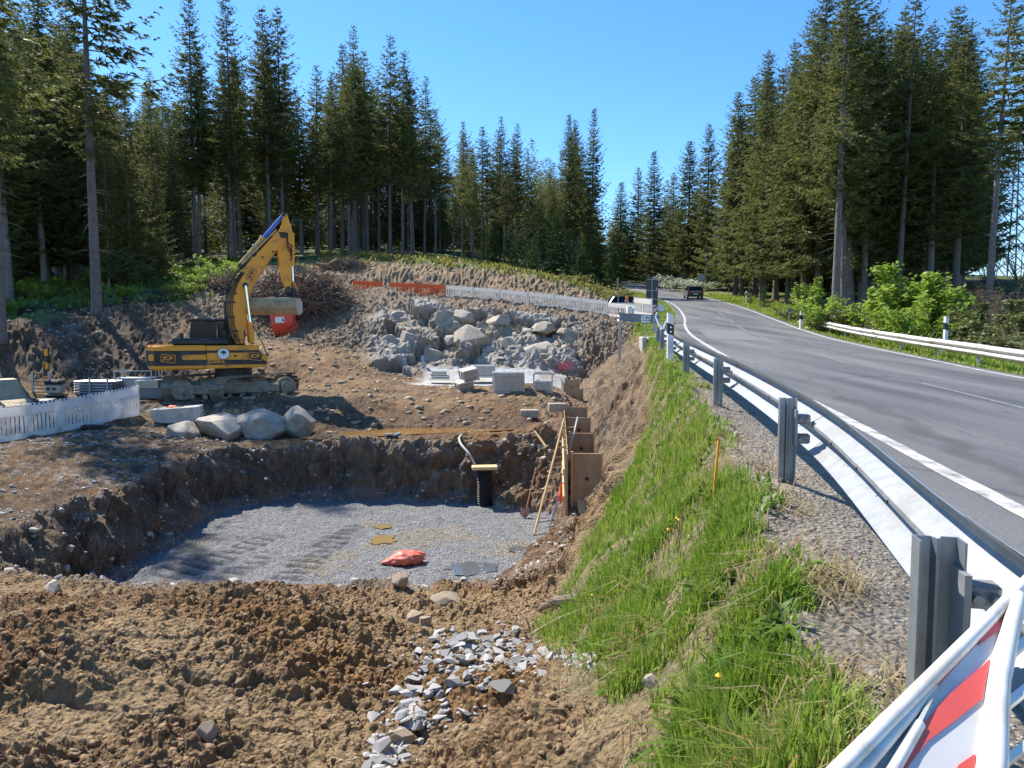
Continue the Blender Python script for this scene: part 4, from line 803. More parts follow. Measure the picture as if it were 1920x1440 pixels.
# ---------------------------------------------------------------- plastic site fence
def fence_panel(a, b, mats, label, group, detail=True, zed=None):
    a = Vector(a); b = Vector(b); d = b-a; L = d.length; o = empty('site_fence', a, math.atan2(d.y, d.x), label, 'fence', group); rise = d.z; L = math.hypot(d.x, d.y); m = mats
    sk = lambda mb: [setattr(v, 'z', v.z+rise*v.x/L) for v in mb.v]
    def part(name, mb): sk(mb); return mb.build(name, m, o)
    tb = MB().box((L/2, 0, .80), (L-.02, .045, .26), bev=.012)
    n = 15
    for i in range(n): tb.box((.05+(L-.1)*i/(n-1), 0, .96), (.045, .04, .065))
    part('top_board', tb)
    part('bottom_rail', MB().box((L/2, 0, .12), (L-.02, .045, .16), bev=.012))
    ns = 16; cp = range(7, 9)
    key = ('slat', m.name)
    if key not in SLAT:
        q = MB().box((0, 0, 0), (.062, .034, .49)).build('slat', m); SLAT[key] = q.data; bpy.data.objects.remove(q)
    for i in range(ns):
        if i in cp: continue
        x = .06+(L-.12)*i/(ns-1); sl_ = link('slat', SLAT[key], None, o); sl_.location = (x, 0, .435+rise*x/L)
    part('centre_plate', MB().box((L/2, 0, .435), (.22, .03, .49)))
    part('handle_slot', MB().box((L/2, -.018, .60), (.13, .012, .035))).material_slots[0].material
    for x in (.015, L-.015): part('end_post', MB().box((x, .012, .5), (.05, .05, 1.0), bev=.01))
    return o
SLAT = {}
FP = [W(-115, 850, 17.0), W(0, 831, 18.5), W(57, 823, 19.3), W(170, 800, 21.2), W(262, 779, 22.6)]
FP[1] = FP[2]+(FP[1]-FP[2]).normalized()*2.0; FP[0] = FP[1]+(FP[1]-FP[2]).normalized()*2.0
for v in FP: v.z = hz(v.x, v.y)-.02
fence_panel(FP[1], FP[2]-(FP[2]-FP[1])*.02, WHITE, 'white plastic fence panel cut by the left edge of the picture', 'white fence panels at the left')
fence_panel(FP[2], FP[3], WHITE, 'white plastic fence panel in the middle of the left fence', 'white fence panels at the left')
fence_panel(FP[3]+(FP[4]-FP[3])*.03, FP[4], WHITE, 'white plastic fence panel ending the left fence near the concrete block', 'white fence panels at the left')
tm = empty('fence_base', FP[3]+Vector((.35, -.3, 0)), .3, 'dark rubber foot block under the left white fence', 'fence foot'); MB().box((0, 0, .06), (.75, .38, .12), bev=.03).build('block', RUB, tm); MB().box((.1, 0, .14), (.2, .1, .05), bev=.01).build('carry_handle', GALVO, tm)
FU = [(662, 553, 717.5, 556, ORNG, 'single orange fence panel standing apart beside the root heap'), (731, 557, 783, 559, ORNG, 'left orange panel of the pair joined to the white fence'), (783, 559, 835, 562, ORNG, 'orange panel next to the first white one')]
uu = [836, 887, 937.5, 989.5, 1039.5, 1089, 1139.5, 1163]; vv = [562, 566, 570, 575, 580, 586, 592, 595]
nm = ['first', 'second', 'third', 'fourth', 'fifth', 'sixth', 'seventh']
for i in range(6): FU.append((uu[i], vv[i], uu[i+1], vv[i+1], WHITE, nm[i]+' white panel from the orange panels on the fence above the rock face'))
for (u0, v0, u1, v1, m, lab) in FU:
    a = W(u0+.3, v0-1.5, 49.5); b = W(u1-.3, v1-1.5, 49.5); fence_panel(a, b, m, lab, 'far fence panels')
fence_panel(W(1140, 594, 49), W(1188, 600, 45), WHITE, 'white panel of the far fence behind the short cross rail', 'far fence panels')
fence_panel(W(1189, 590, 41), W(1222, 596, 37), WHITE, 'white panel in front of the parked silver car', 'far fence panels')
# ---------------------------------------------------------------- reflective barrier close to the camera
RETRO = mat('retro_white', (.60, .58, .54), .35, var=.05, vscale=5, dirt=(.40, .35, .28), dscale=5, damt=.15); RETROR = mat('retro_red', (.70, .085, .05), .35, var=.08, vscale=5)
CREAM = mat('cream_plastic', (.72, .68, .62), .4, var=.05, vscale=6, dirt=(.50, .40, .28), dscale=5, damt=.3)
A = W(1590, 1440, .73); B = W(1920, 1105, 1.26); dh = (B-A).normalized(); tl = R(62)
out = Vector((dh.y, -dh.x, 0)).normalized(); dn = (out*math.sin(tl)+Vector((0, 0, -math.cos(tl)))).normalized(); nb_ = dh.cross(dn).normalized()
if nb_.z < 0: nb_ = -nb_
bar_ = empty('traffic_barrier', A+dn*1.0, 0, 'white plastic barrier with red and white reflective board close to the camera', 'barrier'); b0 = Vector(bar_.location)
def onp(x, y):
    """point of the leaning barrier's face seen at this pixel of the enlarged corner"""
    r = W(1560+x/4., 1080+y/4., 1.); t = A.dot(nb_)/r.dot(nb_); return r*t-b0
def slab(pts, lift, thick, name, m):
    P_ = [onp(*p) for p in pts]; n = len(P_); mb = MB(); mb.add([p+nb_*lift for p in P_]+[p+nb_*(lift-thick) for p in P_], [tuple(range(n)), tuple(reversed(range(n, 2*n)))]+[(i, (i+1) % n, n+(i+1) % n, n+i) for i in range(n)]); return mb.build(name, m, bar_)
def rod(pts, r, lift, name): return MB().tube([onp(*p)+nb_*lift for p in pts], r, 10).build(name, CREAM, bar_, True)
rod([(-900, 2420), (80, 1440), (760, 752), (1440, 62), (2400, -910)], .010, .006, 'top_rail')
rod([(-100, 1760), (240, 1440), (700, 900), (740, 850)], .007, .004, 'lower_rail'); rod([(60, 1900), (430, 1500), (640, 1130)], .007, .004, 'lower_rail')
slab([(-800, 2420), (120, 1450), (760, 800), (740, 860), (480, 1440), (300, 2000)], -.004, .02, 'side_panel', CREAM)
slab([(760, 860), (1280, 310), (1050, 1440), (960, 1900), (260, 1900), (470, 1440)], .004, .012, 'reflective_board', RETRO)
for q_ in ([(530, 1440), (640, 1160), (860, 910), (1168, 645), (1108, 940), (900, 1110), (700, 1260), (560, 1440), (420, 1700), (330, 1900), (280, 1900)], [(1280, 310), (1245, 420), (1080, 542), (1112, 450)], [(922, 636), (890, 710), (765, 870), (790, 790)], [(1052, 1358), (1050, 1440), (1000, 1700), (700, 1900), (620, 1900), (930, 1440)]): slab(q_, .0065, .002, 'red_stripe', RETROR)
slab([(755, 845), (770, 870), (490, 1440), (280, 1900), (200, 1900), (440, 1440)], .010, .016, 'board_edge', CREAM); slab([(1280, 300), (1330, 330), (1180, 800), (1130, 1440), (1040, 1900), (950, 1900), (1055, 1440), (1170, 660)], .010, .016, 'board_edge', CREAM)
for q_ in ([(1370, 190), (1300, 480)], [(1300, 480), (1235, 790)], [(1240, 700), (1205, 1060)], [(1210, 1010), (1190, 1440), (1120, 1900)]): rod(q_, .013, .010, 'upright')
for k_, (x, y, sl_) in enumerate(((1330, 330, -.86), (1260, 610, -.85), (1225, 990, -.80), (1190, 1430, -.74), (1120, 1950, -.7))): slab([(x, y), (x+700, y+700*sl_), (x+700, y+700*sl_+70), (x+10, y+80)], .012, .035, 'slat', CREAM)
# ---------------------------------------------------------------- excavator
def text(body, size, Mloc, m, parent, name='lettering', ext=.003, bold=0., shear=0., width=1.):
    c = bpy.data.curves.new(name, 'FONT'); c.body = body; c.size = size; c.extrude = ext; c.align_x = 'CENTER'; c.align_y = 'CENTER'; c.offset = bold; c.shear = shear
    t = bpy.data.objects.new(name, c); COL.objects.link(t); bpy.context.view_layer.update(); me = bpy.data.meshes.new_from_object(t.evaluated_get(bpy.context.evaluated_depsgraph_get())); bpy.data.objects.remove(t); me.materials.clear(); me.materials.append(m); o = link(name, me, None, parent); o.matrix_local = Mloc @ Matrix.Scale(width, 4, (1, 0, 0)); return o
def plan(mb, poly, z0, z1, bt=.0, bb=.0):
    """plan polygon raised from z0 to z1 with chamfered top and bottom"""
    n = len(poly); c = sum((Vector(p) for p in poly), Vector((0, 0)))/n; rings = []
    for z, ins in ((z0, bb), (z0+bb, 0), (z1-bt, 0), (z1, bt)):
        r = []
        for p in poly: q = Vector(p); d = (c-q); r.append((*(q+d/(d.length or 1)*ins), z))
        rings.append(r)
    fs = [tuple(reversed(range(n))), tuple(range(3*n, 4*n))]
    for k in range(3):
        for i in range(n): fs.append((k*n+i, k*n+(i+1) % n, (k+1)*n+(i+1) % n, (k+1)*n+i))
    return mb.add(sum(rings, []), fs)
EXC = Vector((-10.55, 26.85, 0)); EXC.z = -2.44
ex = empty('excavator', EXC, 0, 'yellow and black tracked excavator with raised arm and wide bucket', 'excavator')
Mh = Matrix.Rotation(R(24), 4, 'Z'); Mt = Matrix.Rotation(R(72), 4, 'Z')
def Z(x, y): return ((240+x/3.511-432)/54., (749-(370+y/3.511))*.0197)
def PZL(l): return [Z(*p) for p in l]
def part(name, fn, m, parent=ex, smooth=False, M=Mh):
    mb = MB(M); fn(mb); return mb.build(name, m, parent, smooth)
# tracks
def stadium(L, r, n):
    per = 2*L+2*math.pi*r; out = []
    for i in range(n):
        s = per*i/n
        if s < L: out.append((-L/2+s, 0, 0))
        elif s < L+math.pi*r: a = (s-L)/r; out.append((L/2+r*math.sin(a), r-r*math.cos(a), a))
        elif s < 2*L+math.pi*r: out.append((L/2-(s-L-math.pi*r), 2*r, math.pi))
        else: a = (s-2*L-math.pi*r)/r; out.append((-L/2-r*math.sin(a), r+r*math.cos(a), math.pi+a))
    return out
sh = MB(); sh.box((0, 0, 0), (.185, .6, .022))
for k in (-.065, 0, .065): sh.box((k, 0, -.022), (.018, .58, .026))
q = sh.build('track_shoe', STEEL); SHOE = q.data; bpy.data.objects.remove(q)
for sgn in (-1, 1):
    y = sgn*1.05; mb = MB(Mt); st = stadium(3.55, .40, 60)
    vs = [(p[0], y+w, p[1]+.045+(.4-p[1])*.0) for w in (-.13, .13) for p in st]; mb.add(vs, [(i, (i+1) % 60, 60+(i+1) % 60, 60+i) for i in range(60)])
    tr = mb.build('track', STEEL, ex)
    n = 50
    for (px, pz, a) in stadium(3.55, .42, n):
        o = link('track_shoe', SHOE, None, tr); o.matrix_local = Mt @ Matrix.Translation((px, y, pz+.035)) @ Matrix.Rotation(-a, 4, 'Y')
    part('track_frame', lambda b: (b.box((0, y, .42), (3.1, .34, .34), bev=.05), b.box((0, y-sgn*.0, .60), (2.3, .24, .16), bev=.04), b.box((0, y+sgn*.18, .40), (2.6, .03, .22))), FRAME, tr)
    for k in range(8): part('bottom_roller', lambda b: b.cyl((-1.45+k*.415, y-.2, .17), (-1.45+k*.415, y+.2, .17), .09, 12), FRAME, tr, True)
    for k in (-.6, .6): part('carrier_roller', lambda b: b.cyl((k, y-.18, .76), (k, y+.18, .76), .07, 10), FRAME, tr, True)
    part('idler', lambda b: (b.cyl((-1.775, y-.09, .44), (-1.775, y+.09, .44), .36, 24), b.cyl((-1.775, y-.2, .44), (-1.775, y+.2, .44), .12, 14)), FRAME, tr, True)
    part('sprocket', lambda b: (b.cyl((1.775, y-.05, .44), (1.775, y+.05, .44), .37, 22), b.cyl((1.775, y-.24, .44), (1.775, y+.24, .44), .20, 18), [b.cyl((1.775+.15*math.cos(t), y-.25, .44+.15*math.sin(t)), (1.775+.15*math.cos(t), y+.25, .44+.15*math.sin(t)), .018, 6) for t in np.linspace(0, 5.8, 12)]), FRAME, tr, True)
part('undercarriage', lambda b: (b.box((0, 0, .62), (1.5, 1.8, .34), bev=.06), b.bar((-.6, -.9, .6), (-1.2, .9, .55), .3, .3), b.bar((.6, .9, .6), (1.2, -.9, .55), .3, .3)), FRAME, M=Mt)
part('slew_ring', lambda b: b.cyl((0, 0, .78), (0, 0, 1.18), .66, 32), BLK, smooth=True)
# house
cw = [(-.95, -1.27), (-2.25, -1.27), (-2.62, -1.14), (-2.83, -.8), (-2.92, -.3), (-2.92, .3), (-2.83, .8), (-2.62, 1.14), (-2.25, 1.27), (-.95, 1.27)]
cwt = part('counterweight', lambda b: plan(b, cw, 1.30, 1.83), BLK)
part('counterweight_top', lambda b: plan(b, cw, 1.832, 2.02, bt=.06), YEL, cwt)
part('counterweight_base', lambda b: plan(b, [(x*.985, y*.985) for x, y in cw], 1.16, 1.298, bb=.05), YEL, cwt)
def capsule(b, x0, x1, z0, z1, y, t=.006, n=6):
    r = (z1-z0)/2; zc = (z0+z1)/2; pts = [(x0+r-r*math.cos(a), zc+r*math.sin(a)) for a in np.linspace(-math.pi/2, math.pi/2, n)]; pts += [(x1, z1), (x1, z0)]; b.prism(pts, y-t, y+.02)
part('side_stripe', lambda b: capsule(b, -1.75, -.955, 1.50, 1.68, -1.27), YEL, cwt)
part('side_stripe', lambda b: b.prism([(-2.80, 1.50), (-2.72, 1.47), (-2.6, 1.5), (-2.57, 1.59), (-2.6, 1.68), (-2.72, 1.71), (-2.80, 1.68)], -1.12, -.85), YEL, cwt)
side = [(-.945, 1.17), (1.02, 1.20), (1.12, 1.30), (1.13, 1.58), (1.08, 1.66), (.92, 1.69), (.86, 1.78), (.84, 2.0), (-.945, 2.0)]
bod = part('body', lambda b: (b.prism(side, -1.265, -.42, .02), b.prism(side, .35, 1.22, .02), b.box((-.1, -.03, 1.45), (1.7, .8, .5))), YEL)
for nm_, poly in (('black_stripe', [(-.94, 1.74), (.86, 1.74), (.855, 1.83), (-.94, 1.83)]), ('black_stripe', [(-.94, 1.31), (1.10, 1.31), (1.11, 1.40), (.98, 1.46), (.88, 1.60), (.84, 1.735), (.60, 1.735), (.57, 1.50), (.45, 1.49), (-.94, 1.49)])): part(nm_, lambda b: b.prism(poly, -1.270, -1.24), BLK, bod)
for x in (-.28, .28): part('panel_seam', lambda b: b.box((x, -1.268, 1.62), (.012, .006, .75)), BLK, bod)
part('latch', lambda b: b.box((.02, -1.272, 1.63), (.09, .012, .07)), BLK, bod)
RM = lambda x, z, y=-1.275: Mh @ Matrix.Translation((x, y, z)) @ Matrix.Rotation(R(90), 4, 'X')
def logo(x, z, s, y, parent, tilt=8, fg=YEL, bgm=BLK, M=None):
    Mx = (M or RM(x, z, y)) @ Matrix.Rotation(R(-tilt), 4, 'Z'); fr = MB(Mx)
    for a, b_, c_, d_ in ((-.62, -.36, .62, -.36), (-.62, .36, .62, .36), (-.62, -.36, -.62, .36), (.62, -.36, .62, .36)): fr.bar((a*s, b_*s, 0), (c_*s, d_*s, 0), .05*s, .006)
    f = fr.build('badge_frame', fg, parent); text('JCB', .52*s, Mx @ Matrix.Translation((0, 0, .002)), fg, parent, bold=.018*s, width=1.12, ext=.004)
part('badge_plate', lambda b: b.box((.70, -1.272, 1.60), (.46, .008, .36)), BLK, bod)
logo(.70, 1.60, .36, -1.279, bod); logo(-2.18, 1.56, .36, -1.276, cwt)
text('JS240NL', .15, RM(-.62, 1.42, -1.276), YEL, bod, bold=.004, width=1.15)
stk = part('round_sticker', lambda b: b.cyl((-.38, -1.272, 1.71), (-.38, -1.281, 1.71), .215, 32), mat('sticker_purple', (.22, .05, .12), .5), bod)
part('sticker_face', lambda b: b.cyl((-.38, -1.281, 1.71), (-.38, -1.284, 1.71), .19, 32), mat('sticker_white', (.8, .8, .8), .5), stk)
def treemark(b):
    for (x, z, r) in ((-.38, 1.79, .05), (-.43, 1.76, .045), (-.33, 1.76, .045), (-.40, 1.74, .04), (-.35, 1.74, .04)): b.cyl((x, -1.284, z), (x, -1.287, z), r, 8)
part('tree_mark', treemark, mat('mark_green', (.03, .18, .05), .5), stk)
part('tree_stem', lambda b: b.prism([(-.395, 1.66), (-.365, 1.66), (-.372, 1.75), (-.388, 1.75)], -1.2865, -1.283), BLK, stk)
hood = part('engine_hood', lambda b: b.box((-1.12, -.35, 2.135), (1.85, 1.55, .26), bev=.07), BLK)
for x in (-2.25, -1.72): part('lifting_eye', lambda b: b.tube([(x+.07*math.cos(t), -.95, 2.02+.07*math.sin(t)+.01) for t in np.linspace(0, math.pi, 8)], .02, 6), YEL, hood, True)
part('exhaust', lambda b: (b.cyl((-1.75, .5, 2.0), (-1.75, .5, 2.45), .06, 12)), BLK, hood, True)
# cab on the far side
cab = part('cab', lambda b: (b.box((-.52, .78, 1.78), (1.95, .94, .66), bev=.04), b.box((-.62, .78, 2.93), (1.80, .98, .10), bev=.035)), BLK)
for (x0, x1) in ((-1.46, -1.36), (-.62, -.60), (.33, .12)):
    for yy in (.33, 1.23): part('pillar', lambda b: b.bar((x0, yy, 2.05), (x1, yy, 2.90), .10, .13), BLK, cab)
for yy in (.34, 1.22):
    part('window_pane', lambda b: b.prism([(-1.40, 2.10), (-.66, 2.10), (-.64, 2.86), (-1.30, 2.86)], yy-.006, yy+.006), GLASS, cab); part('window_pane', lambda b: b.prism([(-.50, 2.10), (.29, 2.10), (.12, 2.86), (-.50, 2.86)], yy-.006, yy+.006), GLASS, cab)
part('windscreen', lambda b: b.add([(.36, .36, 2.1), (.36, 1.20, 2.1), (.15, 1.20, 2.87), (.15, .36, 2.87)], [(0, 1, 2, 3)]), GLASS, cab)
part('rear_window', lambda b: b.add([(-1.47, .36, 2.1), (-1.47, 1.20, 2.1), (-1.38, 1.20, 2.87), (-1.38, .36, 2.87)], [(0, 1, 2, 3)]), GLASS, cab)
part('seat', lambda b: (b.box((-.6, .78, 2.35), (.14, .5, .62), bev=.04), b.box((-.35, .78, 2.05), (.5, .5, .12), bev=.03)), mat('seat_teal', (.10, .30, .28), .7), cab)
part('mirror', lambda b: (b.tube([(.3, -1.1, 2.0), (.35, -1.15, 2.3)], .015, 6), b.box((.36, -1.16, 2.42), (.05, .18, .24), bev=.015)), BLK)
part('handrail', lambda b: b.tube([(-.9, -1.15, 2.0), (-.9, -1.15, 2.32), (-.2, -1.15, 2.32), (-.05, -1.15, 2.0)], .016, 6), BLK)
# boom, arm, cylinders
by = .0
boom = part('boom', lambda b: b.prism(PZL([(690, 965), (752, 967), (758, 860), (766, 760), (780, 690), (806, 615), (850, 530), (985, 335), (1040, 258), (1052, 215), (1028, 190), (990, 208), (880, 328), (745, 470), (690, 550), (655, 640), (642, 740), (648, 840), (662, 910)]), by-.27, by+.27, .03), YEL)
lx, lz = Z(808, 505); ang = math.atan2(Z(985, 335)[1]-Z(850, 530)[1], Z(985, 335)[0]-Z(850, 530)[0])
Mb_ = Mh @ Matrix.Translation((lx, by-.278, lz)) @ Matrix.Rotation(R(90), 4, 'X') @ Matrix.Rotation(ang, 4, 'Z')
logo(0, 0, .34, 0, boom, -4, BLK, YEL, Mb_)
P2 = lambda x, y, yy=0.: (Z(x, y)[0], yy, Z(x, y)[1])
part('boom_pin', lambda b: (b.cyl(P2(765, 575, -.34), P2(765, 575, .34), .10, 14), b.cyl(P2(1028, 232, -.32), P2(1028, 232, .32), .11, 14), b.cyl(P2(735, 445, -.3), P2(735, 445, .3), .08, 12)), BLK, boom, True)
for yy in (-.42, .42):
    c = part('lift_cylinder', lambda b: (b.cyl(P2(797, 960, yy), P2(790, 828, yy), .095, 16), b.cyl(P2(790, 840, yy), P2(790, 822, yy), .11, 16)), YEL, ex, True); part('rod', lambda b: b.cyl(P2(790, 828, yy), P2(766, 580, yy), .05, 12), CHROME, c, True)
c = part('arm_cylinder', lambda b: (b.cyl(P2(735, 440), P2(896, 255), .10, 16), b.cyl(P2(885, 268), P2(902, 247), .12, 16)), mat('faded_yellow', (.60, .34, .11), .5, var=.15, dirt=(.2, .12, .05), damt=.3), ex, True); part('rod_sleeve', lambda b: b.cyl(P2(902, 247), P2(1034, 96), .07, 14), mat('blue_sleeve', (.03, .16, .62), .5, var=.1), c, True)
arm = part('arm', lambda b: b.prism(PZL([(1030, 78), (1062, 84), (1090, 165), (1099, 210), (1100, 280), (1090, 440), (1078, 600), (1046, 602), (1022, 540), (990, 350), (985, 320), (1000, 262), (1012, 190), (1035, 140)]), by-.2, by+.2, .025), YEL)
part('arm_pin', lambda b: (b.cyl(P2(1040, 92, -.24), P2(1040, 92, .24), .07, 12), b.cyl(P2(1060, 585, -.26), P2(1060, 585, .26), .07, 12)), BLK, arm, True)
c = part('bucket_cylinder', lambda b: b.cyl(P2(1100, 205), P2(1096, 435), .085, 14), YEL, ex, True); part('rod', lambda b: b.cyl(P2(1096, 435), P2(1099, 545), .045, 10), CHROME, c, True)
part('linkage', lambda b: [(b.bar(P2(1099, 545, s), P2(1125, 602, s), .05, .10), b.bar(P2(1050, 535, s), P2(1099, 545, s), .05, .09)) for s in (-.16, .16)], mat('linkage_yellow', (.48, .22, .03), .5, var=.2, dirt=(.08, .06, .04), damt=.5))
part('coupler', lambda b: (b.box((*Z(1078, 605)[:1], 0, Z(1078, 605)[1]), (.42, .5, .2), bev=.04), b.cyl(P2(1075, 612, 0), P2(1075, 640, 0), .17, 18), b.box((Z(1060, 645)[0], 0, Z(1060, 645)[1]), (.85, .42, .12), bev=.03), b.cyl(P2(1095, 590, -.3), P2(1095, 640, -.3), .06, 10), b.cyl(P2(1010, 640, -.2), P2(1040, 610, -.2), .04, 8)), BLK)
BKT = mat('worn_bucket', (.42, .33, .20), .6, .2, var=.2, vscale=2, dirt=(.2, .13, .07), dscale=3, damt=.35)
Mk = Mh @ Matrix.Translation((Z(955, 700)[0], 0, 0)) @ Matrix.Rotation(R(-22), 4, 'Z')
zt, zb = Z(900, 660)[1], Z(900, 768)[1]; hw = 1.0
prof = [(-.42, zt), (-.50, zt-.16), (-.47, zt-.36), (-.30, zb+.04), (.05, zb), (.40, zb+.10)]
def bshell(b):
    t = .03; inn = [(y+.03, z+.03) for y, z in prof]; n = len(prof); vs = [(x, y, z) for x in (-hw, hw) for y, z in prof]+[(x, y, z) for x in (-hw, hw) for y, z in inn]
    fs = []
    for i in range(n-1): fs += [(i, i+1, n+i+1, n+i), (2*n+i, 3*n+i, 3*n+i+1, 2*n+i+1)]
    fs += [(0, n, 3*n, 2*n), (n-1, 3*n-1, 4*n-1, 2*n-1)]; b.add(vs, fs); b.box((0, -.42, zt-.03), (2*hw, .05, .10)); b.box((0, .40, zb+.11), (2*hw+.02, .12, .03))
bk = part('bucket', bshell, BKT, ex, M=Mk)
for x in (-hw, hw): part('end_plate', lambda b: b.add([(x+dx, y, z) for dx in (-.015, .015) for y, z in prof+[(.42, zt-.12), (.1, zt+.02)]], [tuple(range(8)), tuple(reversed(range(8, 16)))]+[(i, 8+i, 8+(i+1) % 8, (i+1) % 8) for i in range(8)]), mat('bucket_side', (.5, .48, .44), .45, .5, var=.15), bk, M=Mk)
[part('bracket', lambda b: b.box((x, -.12, zt+.02), (.05, .5, .22)), BLK, bk, M=Mk) for x in (-.22, .22)]
# hoses
for k, (off, r) in enumerate(((-.20, .022), (-.10, .022), (.0, .025), (.10, .022), (.2, .022))):
    part('hydraulic_hose', lambda b: b.tube([P2(700+k*4, 930, off-.1), P2(645-k*5, 860, off), P2(628, 740, off), P2(640, 640, off), P2(675, 545, off), P2(728, 468, off), P2(800+20*k, 395, off), P2(960, 235, off)], r, 6), RUB, ex, True)
for k in range(3): part('hydraulic_hose', lambda b: b.tube([P2(1000+8*k, 215, -.29), P2(1060-5*k, 215, -.34), P2(1062, 280+22*k, -.32), P2(1092, 300+30*k, -.26), P2(1080, 340+30*k, -.22)], .022, 6), RUB, ex, True)
part('hydraulic_hose', lambda b: b.tube([P2(800, 830, -.45), P2(835, 900, -.6), P2(870, 980, -.9), P2(885, 1040, -1.2)], .016, 6), RUB, ex, True)
part('hydraulic_hose', lambda b: b.tube([P2(600+30*math.cos(t)+20, 900+42*math.sin(t), -.45) for t in np.linspace(2.2, 7.2, 14)], .025, 6), RUB, ex, True)
part('hose_clamps', lambda b: [b.box((Z(x, y)[0], 0, Z(x, y)[1]), (.10, .6, .05)) for x, y in ((634, 770), (690, 535), (830, 372), (632, 690))], BLK, boom)

PIPE = mat('oil_pipe', (.62, .52, .38), .35, .4, var=.15)
for k in range(3): part('hydraulic_pipe', lambda b: b.tube([P2(722, 470, -.2+.2*k), P2(760, 425, -.2+.2*k), P2(880, 300, -.2+.2*k), P2(985, 195, -.2+.2*k)], .022, 6), PIPE, boom, True)
for k in range(4): part('side_hose', lambda b: b.tube([P2(720-14*k, 955, -.30), P2(690-13*k, 860, -.30), P2(672-12*k, 740, -.30), P2(682-11*k, 650, -.30), P2(716-9*k, 560, -.30), P2(760-7*k, 490, -.29)], .017, 6), RUB, boom, True)
part('boom_bracket', lambda b: [b.box((Z(x, y)[0], -.29, Z(x, y)[1]), (.26, .03, .05)) for x, y in ((672, 690), (665, 790), (690, 880))], BLK, boom)
for x, y in ((885, 385), (960, 345), (700, 630)): part('clip', lambda b: b.box((Z(x, y)[0], -.285, Z(x, y)[1]), (.07, .03, .07)), BLK, boom)
part('boom_edge_plate', lambda b: b.prism(PZL([(762, 760), (778, 690), (804, 615), (848, 530), (984, 333), (978, 326), (840, 524), (794, 610), (768, 688), (752, 760)]), -.285, -.27), mat('yellow_edge', (.70, .24, .01), .45), boom)
part('rear_lamp', lambda b: b.box((-2.86, -.6, 1.95), (.05, .16, .08)), mat('tail_red2', (.4, .02, .01), .3), cwt)
part('tool_door', lambda b: b.box((.45, -1.268, 1.62), (.012, .006, .6)), BLK, bod)
# ---------------------------------------------------------------- helper: ground point behind a pixel
_YS = np.geomspace(1.2, 260, 900)
def hit(u, v):
    a = (u-960)/F; b = (720-v)/F; cy = math.cos(PITCH)+b*math.sin(PITCH); cz = -math.sin(PITCH)+b*math.cos(PITCH); t = _YS/cy
    g = gsurf(a*t, _YS); k = np.nonzero(cz*t < g)[0]; i = k[0] if len(k) else len(_YS)-1; return Vector((a*t[i], _YS[i], g[i]))
def rock_mesh(seed, n=12, flat=1., sub=0, rough=.0):
    """angular block: a box split off by random planes"""
    g = np.random.default_rng(seed); bm = bmesh.new(); bmesh.ops.create_cube(bm, size=2.)
    bmesh.ops.rotate(bm, verts=bm.verts, cent=(0, 0, 0), matrix=Euler((g.uniform(0, .5), g.uniform(0, .5), g.uniform(0, 3))).to_matrix())
    for k in range(n):
        v = g.normal(size=3); v /= np.linalg.norm(v); d = g.uniform(.68, .98)
        bmesh.ops.bisect_plane(bm, geom=bm.verts[:]+bm.edges[:]+bm.faces[:], plane_co=Vector(v*d), plane_no=Vector(v), clear_outer=True)
        ed_ = [e for e in bm.edges if e.is_boundary]
        if ed_: bmesh.ops.edgeloop_fill(bm, edges=ed_)
    bmesh.ops.remove_doubles(bm, verts=bm.verts, dist=.03)
    for v in bm.verts: v.co.z *= flat
    if sub:
        bmesh.ops.bevel(bm, geom=list(bm.edges), offset=.045, segments=1, affect='EDGES', profile=.5); bmesh.ops.triangulate(bm, faces=bm.faces)
        for _ in range(sub): bmesh.ops.subdivide_edges(bm, edges=[e for e in bm.edges if e.calc_length() > .2], cuts=1, use_grid_fill=True)
        co = np.array([v.co for v in bm.verts]); d = fbm(co[:, 0]*2.3+seed, co[:, 1]*2.3, co[:, 2]*2.3, 4)*rough
        for v, k in zip(bm.verts, d): v.co += v.co.normalized()*float(k)
    bmesh.ops.recalc_face_normals(bm, faces=bm.faces); me = bpy.data.meshes.new('rock'); bm.to_mesh(me); bm.free()
    if sub: me.shade_smooth(); me.set_sharp_from_angle(angle=R(24))
    return me
def boulder(p, size, label, m, seed, rz=0., group=None, name='boulder', sink=.15, tilt=(0, 0)):
    me = rock_mesh(seed, 13, 1., 2, .035); me.materials.append(m); o = link(name, me); o.location = Vector(p)+Vector((0, 0, size[2]*(1-2*sink)/1.)); o.scale = size; o.rotation_euler = (tilt[0], tilt[1], rz); return tag(o, label, 'boulder', group)
# boulders under the excavator platform
for u, v, Y, sz, lab, sd_ in ((424, 828, 21.8, (.95, .6, .5), 'big grey boulder left of centre in the row below the excavator', 3), (505, 822, 22.0, (.72, .55, .46), 'brownish boulder in the middle of the row below the excavator', 5), (560, 820, 22.2, (.42, .5, .56), 'pointed grey boulder at the right end of the row below the excavator', 8), (343, 836, 20.8, (.45, .45, .42), 'pale flat-faced boulder below the concrete block', 9)):
    p = W(u, v, Y); boulder((p.x, p.y, p.z-.05), sz, lab, ROCK, sd_, sd_*.7, 'boulders below the excavator', sink=.06)
